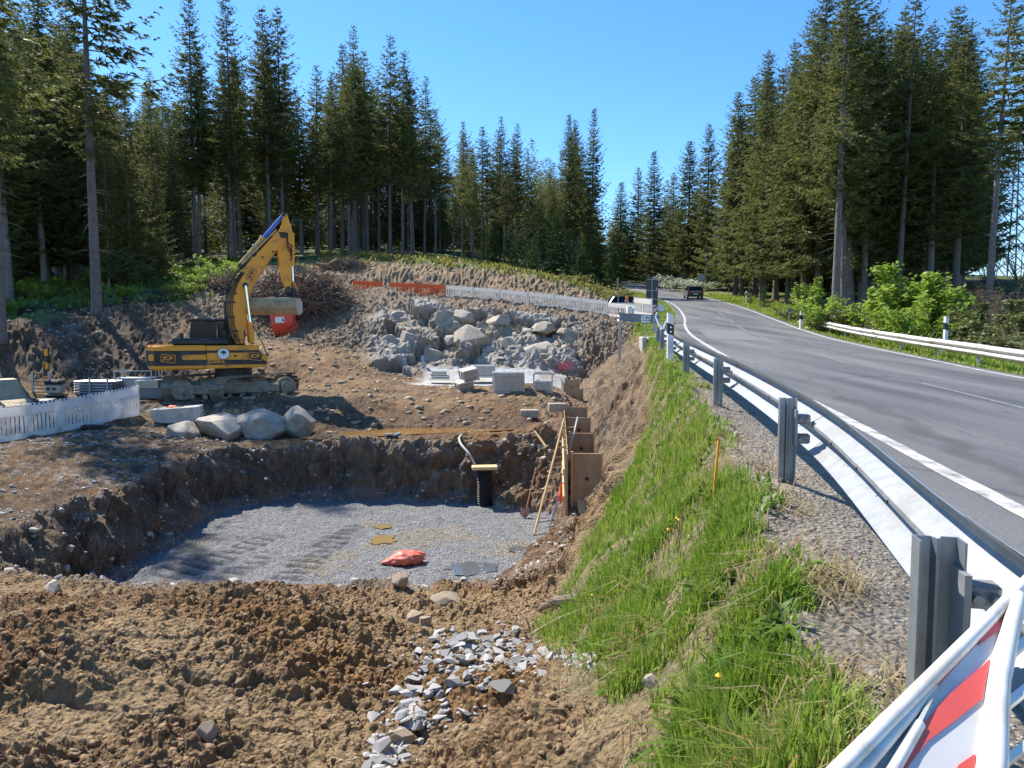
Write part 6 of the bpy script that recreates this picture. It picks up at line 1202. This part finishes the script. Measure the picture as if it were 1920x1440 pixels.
# orange hopper
a = W(531, 631, 40); a.z = hz(a.x, a.y)-.05; q = empty('concrete_hopper', a, R(8), 'orange funnel-shaped hopper on a red tube stand behind the bucket', 'hopper')
hb = MB(); hb.add([(-.62, -.5, 1.42), (.62, -.5, 1.42), (.62, .5, 1.42), (-.62, .5, 1.42), (-.55, -.5, .72), (.62, -.5, .85), (.62, .5, .85), (-.55, .5, .72), (-.42, -.2, .12), (-.02, -.2, .12), (-.02, .2, .12), (-.42, .2, .12)], [(0, 1, 5, 4), (1, 2, 6, 5), (2, 3, 7, 6), (3, 0, 4, 7), (4, 5, 9, 8), (5, 6, 10, 9), (6, 7, 11, 10), (7, 4, 8, 11), (0, 1, 2, 3)]); hb.build('funnel', REDM, q)
for pts_ in ([(.62, -.4, .9), (.62, -.4, .0)], [(.62, .4, .9), (.62, .4, 0)], [(-.5, -.4, .25), (.0, -.45, .3), (.62, -.4, .55)], [(.0, -.4, .0), (.62, -.4, .05)], [(.0, -.4, .25), (.0, -.4, 0)]): MB().tube(pts_, .03, 8).build('stand_tube', REDM, q, True)
MB().tube([(.66+.16*math.cos(t), -.42, .72+.16*math.sin(t)) for t in np.linspace(0, 6.28, 16)], .02, 6).build('hand_wheel', REDM, q, True); sg = MB().box((-.08, -.507, 1.0), (.48, .012, .32)).build('white_plate', mat('plate_white', (.8, .8, .8), .5), q); MB().box((.08, -.516, 1.0), (.06, .008, .18)).box((.10, -.516, .95), (.12, .008, .03)).build('plate_mark', BLK, sg); MB().box((.02, -.507, 1.32), (.16, .012, .09)).build('white_label', mat('plate_white', (.8, .8, .8), .5), q)
# ---------------------------------------------------------------- root and brush heaps
def brush(name, label, c, rx, ry, h, n, seed, L=(.5, 2.2), r=(.012, .045)):
    g = np.random.default_rng(seed); o = empty(name, c, 0, label, 'brush heap'); core = rock_mesh(seed, 26, 1., 2, .15); core.materials.append(mat('heap_core', (.07, .05, .035), .95, var=.4, vscale=2, bump=.8, bscale=8)); k = link('earth_core', core, None, o); k.scale = (rx*.78, ry*.8, h*.72); k.location = (0, 0, h*.05)
    for half in range(2):
        mb = MB()
        for i in range(n//2):
            th = g.uniform(0, 6.28); ph = math.asin(g.uniform(0.0, 1)); p = Vector((rx*.82*math.cos(th)*math.cos(ph), ry*.82*math.sin(th)*math.cos(ph), h*.78*math.sin(ph))); d = Vector(g.normal(0, 1, 3))+p.normalized()*.6; d.z = d.z*.55+.15; d.normalize(); l = g.uniform(*L); b_ = Vector(g.normal(0, .18*l, 3)); rr_ = g.uniform(*r)
            mb.tube([p-d*l*.45, p+b_*.5, p+d*l*.55+b_], [rr_, rr_*.8, rr_*.3], 4, False)
        mb.build('root_tangle' if half == 0 else 'branches', [DEADW, mat('pale_roots', (.24, .165, .11), .9, var=.35, vscale=3)][half], o)
    for i in range(4):
        th = g.uniform(0, 6.28); p = Vector((rx*.6*math.cos(th), -ry*.5*abs(math.sin(th)), h*g.uniform(.3, .8))); MB().tube([p, p+Vector((g.normal(0, .5), g.normal(0, .3)-.5, g.uniform(.1, .6)))], [.2, .13], 8).build('stump', DEADW, o)
    return o
brush('root_heap', 'huge dark heap of uprooted stumps and roots behind the excavator arm', W(560, 608, 43.5), 4.5, 2.2, 3.9, 1300, 81)
brush('root_heap', 'heap of reddish upturned roots in front of the forest above the single orange panel', W(648, 522, 56), 2.9, 1.6, 1.75, 620, 82, (.4, 1.5))
brush('branch_heap', 'low heap of cut branches on the slope left of the excavator boom', W(425, 548, 45.5), 1.9, 1.2, 1.0, 320, 83, (.7, 2.2), (.015, .05))
# foreground roots and branch
a = hit(985, 1190); q = empty('torn_roots', a, 0, 'torn pale roots sticking out of the soil beside the rubble', 'roots'); g = np.random.default_rng(5)
for k in range(11):
    p = Vector((g.normal(0, .13), g.normal(0, .10), .0)); e = p+Vector((g.uniform(-.16, .14), g.uniform(-.1, .05), g.uniform(.02, .14))); MB().tube([p-Vector((0, 0, .03)), (p+e)/2+Vector((0, 0, .05)), e, e+Vector((g.normal(0, .05), -.03, -.05))], [.010, .008, .006, .003], 5).build('root', mat('pale_root', (.42, .29, .2), .85, var=.3, vscale=8), q, True)
a, b = hit(1000, 1192), hit(1112, 1150); q = empty('fallen_branch', a, 0, 'pale dead branch lying from the rubble into the grass', 'branch'); MB().tube([(0, 0, .02), (b-a)*.5+Vector((0, 0, .06)), b-a+Vector((0, 0, .05))], [.020, .016, .010], 7).tube([(b-a)*.2+Vector((0, 0, .03)), (b-a)*.35+Vector((.08, -.05, .04))], [.01, .004], 5).build('wood', mat('pale_branch', (.36, .28, .19), .85, var=.25, vscale=9, bump=.3), q, True)
a, b = hit(1010, 1145), hit(1130, 1128); q = empty('matted_straw', a, 0, 'dark roll of matted roots and straw at the edge of the grass', 'roots'); MB().tube([(0, 0, .0), (b-a)*.35+Vector((0, 0, .07)), (b-a)*.7+Vector((0, 0, .05)), b-a], [.025, .045, .04, .02], 9).build('roll', mat('straw_roll', (.20, .15, .11), .95, var=.5, vscale=10, bump=1., bscale=30), q, True)
mb = MB()
for k in range(90): t = g.random(); p = (b-a)*t+Vector((g.normal(0, .03), g.normal(0, .06), .05+g.normal(0, .04))); mb.tube([p, p+Vector((g.normal(0, .12), g.normal(0, .05), g.normal(0, .05)))], [.004, .001], 3, False)
mb.build('straw', DEADW, q)['kind'] = 'stuff'
# ---------------------------------------------------------------- cars
def car(p, rz, paint, label, estate=False, rear_stripes=False):
    o = empty('parked_car' if estate else 'driving_car', p, rz, label, 'car'); Lc = 4.6 if estate else 4.25; wd_ = 1.8
    # side outline with hood, roof and tail; lofted across the width with narrower roof
    if estate: low = [(-2.25, .35), (-2.28, .62), (-2.22, .95), (-1.0, 1.0), (.9, .98), (1.95, .86), (2.25, .72), (2.28, .45), (2.2, .28), (-2.15, .28)]; top = [(-2.12, .98), (-1.75, 1.44), (-.9, 1.50), (.0, 1.46), (.95, .97)]
    else: low = [(-2.05, .35), (-2.10, .62), (-2.06, .98), (-1.0, 1.0), (.9, .98), (1.75, .86), (2.05, .70), (2.08, .45), (2.0, .28), (-1.95, .28)]; top = [(-2.0, 1.0), (-1.72, 1.42), (-.9, 1.50), (.0, 1.46), (1.0, .97)]
    MB().prism(low, -wd_/2, wd_/2, .07).build('body', paint, o, True)
    n = len(top); mb = MB(); ins = .20; vs = [(x, s*(wd_/2-.06-(ins if 0 < i < n-1 else 0)), z) for s in (-1, 1) for i, (x, z) in enumerate(top)]
    mb.add(vs, [tuple(range(n)), tuple(reversed(range(n, 2*n)))]+[(i, n+i, n+i+1, i+1) for i in range(n-1)]+[(0, n-1, 2*n-1, n)]); mb.build('cabin', GLASS, o)
    MB().add([(top[i][0], s*(wd_/2-.25), top[i][1]+.015) for s in (-1, 1) for i in (1, 2, 3)]+[(top[i][0], s*(wd_/2-.27), top[i][1]-.03) for s in (-1, 1) for i in (1, 2, 3)], [(0, 1, 4, 3), (1, 2, 5, 4), (0, 3, 9, 6), (2, 8, 11, 5), (0, 6, 7, 1), (1, 7, 8, 2), (3, 4, 10, 9), (4, 5, 11, 10)]).build('roof', paint, o)
    for s in (-1, 1):
        for (x0, z0), (x1, z1) in ((top[0], top[1]), (top[-1], top[-2])): MB().bar((x0, s*(wd_/2-.05), z0), (x1, s*(wd_/2-.25), z1), .07, .06).build('pillar', paint, o)
        MB().bar((-.45, s*(wd_/2-.05), .98), (-.5, s*(wd_/2-.24), 1.49), .07, .03).build('pillar', BLK, o); MB().box((.72, s*(wd_/2+.08), 1.0), (.12, .16, .11), bev=.03).build('mirror', paint, o)
        for x in (-1.35, 1.35):
            w_ = MB().cyl((x, s*(wd_/2-.18), .31), (x, s*(wd_/2+.01), .31), .315, 20).build('wheel', TYRE, o, True); MB().cyl((x, s*(wd_/2+.005), .31), (x, s*(wd_/2+.02), .31), .20, 14).build('rim', GALV, w_)
        MB().box((low[1][0]+.02, s*.68, .82), (.08, .30, .16), bev=.02).build('tail_light', mat('tail_red', (.45, .01, .01), .3), o); MB().box((low[6][0]-.04, s*.62, .68), (.12, .34, .12), bev=.02).build('headlight', REFL, o)
    MB().box((low[1][0]-.012, 0, .62), (.02, .52, .11)).build('number_plate', mat('plate_white', (.8, .8, .8), .5), o); MB().box((low[0][0]-.01, 0, .40), (.06, 1.6, .18), bev=.02).build('bumper', BLK, o)
    if rear_stripes:
        for k in range(8): MB().prism([(-.66+k*.165, .88), (-.58+k*.165, .88), (-.52+k*.165, .98), (-.60+k*.165, .98)], 0, .012).build('warning_stripe', RETRO if k % 2 else RETROR, o)
        for c in o.children:
            if c.name.startswith('warning_stripe'): c.rotation_euler = (0, 0, R(90)); c.location = (-2.085, 0, 0)
    return o
def road_pt(Y, off): x = float(pc(np.array([Y]), RY, RX)[0])+off; return Vector((x, Y, float(pc(np.array([Y]), RY, RZ)[0])+.01))
p = road_pt(85, .95); c = car(p, R(84), mat('car_dark', (.025, .025, .03), .3, coat=.5, var=.1), 'dark hatchback with red and white stripes driving up the road', rear_stripes=True); c.rotation_euler[1] = R(-5)
p = W(1188, 603, 56); p.z = hz(p.x, p.y); car(p, R(6), mat('car_silver', (.42, .44, .46), .3, .5, coat=.4), 'silver estate car parked behind the fence and beacons', True)
# ---------------------------------------------------------------- signs and beacons
SGB = mat('sign_back', (.055, .052, .052), .6, var=.15); LAMP = mat('amber_lens', (.85, .30, .02), .3)
a = on(1221, 44); q = empty('road_sign', a, .05, 'tall pole with three dark sign backs left of the road', 'road sign'); zt_ = W(1221, 523, 44).z-a.z; zb_ = W(1221, 577, 44).z-a.z; hh = (zt_-zb_)
for k, f_ in enumerate(((0, .40), (.41, .70), (.71, 1.))): MB().box((0, .02, zt_-hh*(f_[0]+f_[1])/2), (.74, .03, hh*(f_[1]-f_[0])-.02), bev=.008).build('sign_back', SGB, q)
MB().cyl((-.02, -.02, -.3), (-.02, -.02, zt_), .032, 10).build('pole', GALV, q, True); [MB().box((0, -.005, zt_-hh*f_), (.76, .02, .035)).build('bracket', GALV, q) for f_ in (.02, .405, .705)]; MB().box((.27, -.001, zt_-hh*.33), (.06, .01, .10)).build('sticker', RETRO, q)
a = on(1158, 50.5); q = empty('sign_pole', a, 0, 'thin grey pole with dark edge-on sign at the end of the far fence', 'road sign'); zt_ = W(1158, 520, 50.5).z-a.z; MB().cyl((0, 0, -.3), (0, 0, zt_), .028, 8).build('pole', GALV, q, True); MB().box((-.06, 0, zt_-.45), (.04, .5, .85)).build('sign_plate', SGB, q)
a = hit(1210, 652); q = empty('info_sign', a, .05, 'small white plate with two lines of text on a thin post on the grass', 'sign'); k_ = a.y; zc_ = W(1209, 598, k_).z-a.z; w_ = 17/F*k_; MB().cyl((0, 0, -.2), (0, 0, zc_), .012+.0004*k_, 8).build('post', GALVO, q, True); MB().box((0, -.02, zc_), (w_, .015, w_*.7), bev=.003).build('plate', DEL, q)
for r_, ws in enumerate(((.12, .5), (.16, .2, .26))):
    x = -w_*.40
    for f_ in ws: MB().box((x+w_*f_*.6, -.0295, zc_+w_*(.13-.27*r_)), (w_*f_, .004, w_*.13)).build('text_block', BAND, q); x += w_*(f_+.14)
def beacon(u, v0, Y, label, lamp=True, hgt=1.0):
    a = on(u, Y); o = empty('warning_beacon', a, .05, label, 'beacon', 'warning beacons'); z0 = W(u, v0, Y).z-a.z-hgt-.12; z0 = max(z0, .1)
    MB().box((0, 0, z0+hgt/2), (.25, .035, hgt), bev=.01).build('board', RETRO, o); MB().box((0, .1, .05), (.75, .38, .12), bev=.03).build('foot', RUB, o); MB().box((0, 0, z0/2), (.06, .04, z0+.05)).build('stem', GALVO, o)
    for k in range(3): MB().prism([(-.125, z0+.08+k*.32), (.125, z0+.22+k*.32), (.125, z0+.36+k*.32), (-.125, z0+.22+k*.32)], -.021, -.015).build('red_stripe', RETROR, o)
    if lamp: l_ = MB().cyl((0, -.05, z0+hgt+.13), (0, .05, z0+hgt+.13), .10, 16).build('lamp', LAMP, o, True); MB().box((0, 0, z0+hgt+.01), (.12, .09, .05)).build('lamp_base', BLK, l_)
    return o
beacon(1174, 558, 46.5, 'leftmost red and white beacon with orange lamp before the silver car'); beacon(1189, 559, 46, 'middle red and white beacon with orange lamp before the silver car'); beacon(1203, 560, 45.5, 'right red and white beacon with orange lamp before the silver car'); beacon(1226, 572, 43, 'red and white beacon without a lamp beside the dark sign pole', False)
for k, u in enumerate((1180, 1192)): a = W(u, 602, 44); a.z = hz(a.x, a.y); q = empty('barrier_block', a, .1, ['white plastic block between the warning beacons, left one', 'white plastic block between the warning beacons, right one'][k], 'barrier', 'white blocks by the beacons'); MB().prism([(-.25, 0), (.25, 0), (.18, .5), (.16, 1.0), (-.16, 1.0), (-.18, .5)], -.2, .2, .03).build('block', DEL, q)
a = on(1312, 84); q = empty('round_sign', a, 0, 'round sign seen from behind right of the driving car', 'road sign'); zt_ = W(1312, 520, 84).z-a.z; MB().cyl((0, 0, -.2), (0, 0, zt_), .035, 8).build('pole', GALV, q, True); MB().cyl((0, -.05, zt_), (0, -.02, zt_), .45, 24).build('disc', mat('disc_grey', (.35, .36, .36), .5, .4), q)
a = on(1478, 41); q = empty('kilometre_sign', a, .1, 'tiny grey marker plate on the verge by the start of the far rail', 'sign'); zt_ = W(1478, 582, 41).z-a.z; MB().cyl((0, 0, -.2), (0, 0, zt_), .02, 8).build('post', GALVO, q, True); MB().box((0, -.02, zt_), (.28, .02, .2), bev=.004).build('plate', GALV, q)
# ---------------------------------------------------------------- pylon
PYL = mat('pylon_steel', (.16, .18, .20), .6, .4); a = on(1888, 150); py_ = empty('power_pylon', a, R(20), 'steel lattice power pylon beyond the scrub at the right', 'pylon'); Hh = W(1888, 235, 150).z-a.z; lev = [0, .13, .25, .36, .46, .55, .63, .70, .76, .82, .88, .94, 1.]; wof = lambda t: (2.9*(1-t)+.75*t) if t < .62 else 1.55*(1-(t-.62)/.38)+.25
cor = lambda t, k: Vector(((1, 1, -1, -1)[k]*wof(t), (1, -1, -1, 1)[k]*wof(t), Hh*t))
for k in range(4): MB().tube([cor(t, k) for t in lev], .2, 4).build('leg', PYL, py_)
for i in range(len(lev)-1):
    mb = MB()
    for k in range(4): mb.bar(cor(lev[i], k), cor(lev[i+1], (k+1) % 4), .15).bar(cor(lev[i], (k+1) % 4), cor(lev[i+1], k), .15)
    mb.build('bracing', PYL, py_)
for t, l_ in ((.645, 9.), (.80, 7.)):
    mb = MB()
    for s in (-1, 1):
        e = Vector((s*l_, 0, Hh*t))
        for y_ in (-1, 1): mb.bar(Vector((s*wof(t), y_*wof(t), Hh*t)), e, .22).bar(Vector((s*wof(t), y_*wof(t), Hh*(t+.045))), e, .2)
        for q_ in (.25, .5, .75): mb.bar(Vector((s*wof(t), wof(t), Hh*t)).lerp(e, q_), Vector((s*wof(t), -wof(t), Hh*(t+.045))).lerp(e, q_-.12), .07)
    mb.build('cross_arm', PYL, py_)
    for s in (-1, 1):
        for f_ in (.55, .98): MB().tube([(s*l_*f_, 0, Hh*t), (s*l_*f_, 0, Hh*t-1.6)], .09, 6).build('insulator', BLK, py_); MB().tube([(s*l_*f_, -170+34*k, Hh*t-1.6+9*((k-5)/5)**2-9+9*(1 if False else 1)-6*(1-((k-5)/5)**2)*.0) for k in range(11)], .03, 3).build('power_line', BLK, py_)
# ---------------------------------------------------------------- grass
def blades(n, x, y, z, hgt, seed, lean=.35, wide=.006):
    g = np.random.default_rng(seed); a = g.uniform(0, 6.28, n); d = np.stack([np.cos(a), np.sin(a)], 1); ln = np.abs(g.normal(0, lean, n))+.05; w = wide*g.uniform(.6, 1.4, n)*(1+y*.05)
    px, py = -d[:, 1]*w, d[:, 0]*w; B = np.stack([x, y, z-.01], 1); pw = np.stack([px, py, np.zeros(n)], 1)
    m_ = B+np.stack([d[:, 0]*ln*hgt*.35, d[:, 1]*ln*hgt*.35, hgt*.6], 1); t_ = B+np.stack([d[:, 0]*ln*hgt*1.1, d[:, 1]*ln*hgt*1.1, hgt*(1-.35*ln)], 1)
    V_ = np.stack([B-pw, B+pw, m_+pw*.75, m_-pw*.75, t_], 1); i = np.arange(n)[:, None]*5
    return V_.reshape(-1, 3), np.concatenate([i+[0, 1, 2], i+[0, 2, 3], i+[3, 2, 4]], 1).reshape(-1, 3)
def grass_mat(name, c1, c2, c3):
    m = bpy.data.materials.new(name); m.use_nodes = True; n = m.node_tree.nodes; L = m.node_tree.links; b = n['Principled BSDF']; b.inputs['Roughness'].default_value = .5; b.inputs['Specular IOR Level'].default_value = .3
    at_ = n.new('ShaderNodeTexCoord'); no = n.new('ShaderNodeTexNoise'); no.inputs['Scale'].default_value = 1.6; no.inputs['Detail'].default_value = 3; L.new(at_.outputs['Object'], no.inputs['Vector']); geo = n.new('ShaderNodeNewGeometry')
    cr = n.new('ShaderNodeValToRGB'); e = cr.color_ramp.elements; e[0].position = .0; e[0].color = (*c1, 1); e[1].position = 1.; e[1].color = (*c3, 1); k = cr.color_ramp.elements.new(.6); k.color = (*c2, 1)
    mx = n.new('ShaderNodeMath'); mx.operation = 'MULTIPLY_ADD'; L.new(geo.outputs['Random Per Island'], mx.inputs[0]); mx.inputs[1].default_value = .75; mm = n.new('ShaderNodeMath'); mm.operation = 'MULTIPLY_ADD'; L.new(no.outputs['Fac'], mm.inputs[0]); mm.inputs[1].default_value = 1.1; mm.inputs[2].default_value = -.42; L.new(mm.outputs[0], mx.inputs[2]); L.new(mx.outputs[0], cr.inputs[0])
    L.new(cr.outputs[0], b.inputs['Base Color']); tr = n.new('ShaderNodeBsdfTranslucent'); L.new(cr.outputs[0], tr.inputs['Color']); ms = n.new('ShaderNodeMixShader'); ms.inputs[0].default_value = .42; L.new(b.outputs[0], ms.inputs[1]); L.new(tr.outputs[0], ms.inputs[2]); L.new(ms.outputs[0], n['Material Output'].inputs['Surface']); return m
GR1 = grass_mat('meadow_grass', (.15, .27, .025), (.27, .38, .04), (.46, .42, .18)); GR2 = grass_mat('verge_grass', (.16, .27, .025), (.28, .37, .04), (.40, .35, .13))
g = np.random.default_rng(123)
def grass_patch(name, label, n, yr, srange, hg, seed, m, wide, dens=None, lean=.35):
    y = yr[0]*np.exp(g.random(n)*math.log(yr[1]/yr[0])); xe4 = pc(y, EY, EX); ge = np.interp(y, GE_Y, GE_S); s = srange[0]+(ge+srange[1]-srange[0])*g.random(n); x = xe4-s
    tuft = fb2(x*2.6, y*2.6, 5.)+.6*fb2(x*.8, y*.8, 15.); edge_ = np.minimum(sstep(-.05, .35, ge+.1-s+.25*fb2(x*3, y*3, 2.)), sstep(srange[0]-.02, srange[0]+.30, s+.2*fb2(x*2, y*2, 9.)))
    k = (g.random(n) < np.clip(.42+1.0*tuft, .08, 1)*edge_); x, y, s, tuft = x[k], y[k], s[k], tuft[k]; h = hg*(.35+.9*np.clip(.45+tuft*1.1, .12, 1.3)*g.uniform(.5, 1.15, len(x)))*(.55+.45*sstep(-.3, .35, s))
    Vg, Tg = blades(len(x), x, y, gsurf(x, y), h, seed, lean, wide); return tag(link(name, np_mesh(name, Vg, Tg), m), label, None, None, 'stuff')
grass_patch('grass', 'long fresh green grass on the bank beside the guard rail', 95000, (1.45, 10), (-.10, .05), .145, 1, GR1, .0032)
grass_patch('grass', 'short grass on the bank further along the guard rail', 40000, (9.5, 33), (-.4, .05), .15, 2, GR1, .005)
n = 60000; y = 8*np.exp(g.random(n)*math.log(95/8)); xc5 = pc(y, RY, RX)+HW; x = xc5+.25+g.random(n)**1.2*5.5; k = g.random(n) < np.clip(.55+fb2(x*.9, y*.9, 4.), .1, 1); x, y = x[k], y[k]; Vg, Tg = blades(len(x), x, y, gsurf(x, y), (.10+.16*sstep(.3, 1.5, x-pc(y, RY, RX)-HW))*g.uniform(.6, 1.4, len(x))*(1+y*.006), 3, .4, .007); tag(link('grass', np_mesh('grass', Vg, Tg), GR2), 'bright grass verge along the far side of the road', None, None, 'stuff')
n = 26000; y = g.uniform(34, 100, n); x = pc(y, EY, EX)-1.+g.random(n)**1.3*np.maximum(.5, pc(y, RY, RX)-HW-.5-pc(y, EY, EX)+1.); Vg, Tg = blades(n, x, y, gsurf(x, y), .22*g.uniform(.5, 1.3, n), 4, .4, .010); tag(link('grass', np_mesh('grass', Vg, Tg), GR2), 'grass strip between the far fence and the road', None, None, 'stuff')
n = 26000; y = g.uniform(56.5, 92, n); x = (g.uniform(600, 1190, n)-960)/F*y; k = fb2(x*.35, y*.35, 8.)+g.normal(0, .15, n) > .0; x, y = x[k], y[k]; Vg, Tg = blades(len(x), x, y, gsurf(x, y), .35*g.uniform(.5, 1.4, len(x)), 5, .5, .016); tag(link('heath_grass', np_mesh('heath_grass', Vg, Tg), grass_mat('heath_grass', (.16, .22, .03), (.26, .24, .06), (.34, .22, .10))), 'patchy yellowish heath on the crest in front of the forest', None, None, 'stuff')
n = 17000; y = g.uniform(34, 75, n); x = (g.uniform(-40, 470, n)-960)/F*y; k = (fb2(x*.3, y*.3, 12.)+g.normal(0, .15, n) > .0) & (y > np.interp(x/y*F+960, [0, 200, 350, 470], [34, 37, 41, 46])); x, y = x[k], y[k]; Vg, Tg = blades(len(x), x, y, gsurf(x, y), .40*g.uniform(.5, 1.4, len(x)), 6, .5, .018); tag(link('undergrowth', np_mesh('undergrowth', Vg, Tg), grass_mat('undergrowth', (.07, .12, .015), (.13, .19, .025), (.20, .17, .07))), 'green undergrowth on the floor of the left forest', None, None, 'stuff')  # undergrowth greens kept dark, forest shade worked into the blade colour
n = 19000; y = 1.5*np.exp(g.random(n)*math.log(26/1.5)); ge = np.interp(y, GE_Y, GE_S); s = -.32+(ge+.5)*g.random(n); x = pc(y, EY, EX)-s; k = g.random(n) < np.clip(.25-fb2(x*1.3, y*1.3, 5.)*1.0, .05, 1); x, y = x[k], y[k]; Vg, Tg = blades(len(x), x, y, gsurf(x, y)+.004, .09*g.uniform(.4, 1.5, len(x)), 8, 1.3, .0028); tag(link('dry_grass', np_mesh('dry_grass', Vg, Tg), grass_mat('dry_straw', (.30, .24, .12), (.46, .37, .21), (.36, .16, .08))), 'dry straw and dead stalks matted between the green grass', None, None, 'stuff')
n = 5200; y = 1.8*np.exp(g.random(n)*math.log(14/1.8)); ge = np.interp(y, GE_Y, GE_S); s = -.15+(ge+.15)*g.random(n); x = pc(y, EY, EX)-s; k = fb2(x*2., y*2., 25.) > .1; x, y = x[k], y[k]; Vg, Tg = blades(len(x), x, y, gsurf(x, y), .08*g.uniform(.5, 1.5, len(x)), 9, .9, .012); tag(link('weeds', np_mesh('weeds', Vg, Tg), grass_mat('weed_leaves', (.08, .16, .02), (.16, .26, .03), (.25, .30, .06))), 'broad-leaved weeds low in the grass bank', None, None, 'stuff')
# yellow flowers in the grass
fl = mat('dandelion', (.75, .45, .02), .6)
for k, (u, v) in enumerate(((1268, 1018), (1272, 1024), (1252, 1040), (1110, 1158), (1345, 1380))):
    p = hit(u, v+14); q = empty('dandelion', p, 0, 'yellow dandelion in the grass bank', 'flower', 'dandelions in the grass bank'); MB().tube([(0, 0, 0), (.01, 0, .10), (.0, 0, .2)], .002, 4).build('stem', NEEDL, q); MB().add([(.011*math.cos(t), .011*math.sin(t), .205) for t in np.linspace(0, 5.8, 10)]+[(0, 0, .215), (0, 0, .19)], [(i, (i+1) % 10, 10) for i in range(10)]+[((i+1) % 10, i, 11) for i in range(10)]).build('flower_head', fl, q)

# look-alikes that stand side by side get their place in the row into their label
ORD = ['first', 'second', 'third', 'fourth', 'fifth', 'sixth', 'seventh', 'eighth', 'ninth', 'tenth', 'eleventh', 'twelfth']; byl = {}
for o in COL.objects:
    if o.parent is None and o.get('label') and o.get('group'): byl.setdefault(o['label'], []).append(o)
for lab, os_ in byl.items():
    if 1 < len(os_) <= 12 and not lab.startswith(('spruce trunk deep', 'deep shaded', 'broken angular')):
        for k, o in enumerate(sorted(os_, key=lambda q: q.location.x/max(q.location.y, .1))): o['label'] = ORD[k]+' from the left, '+lab
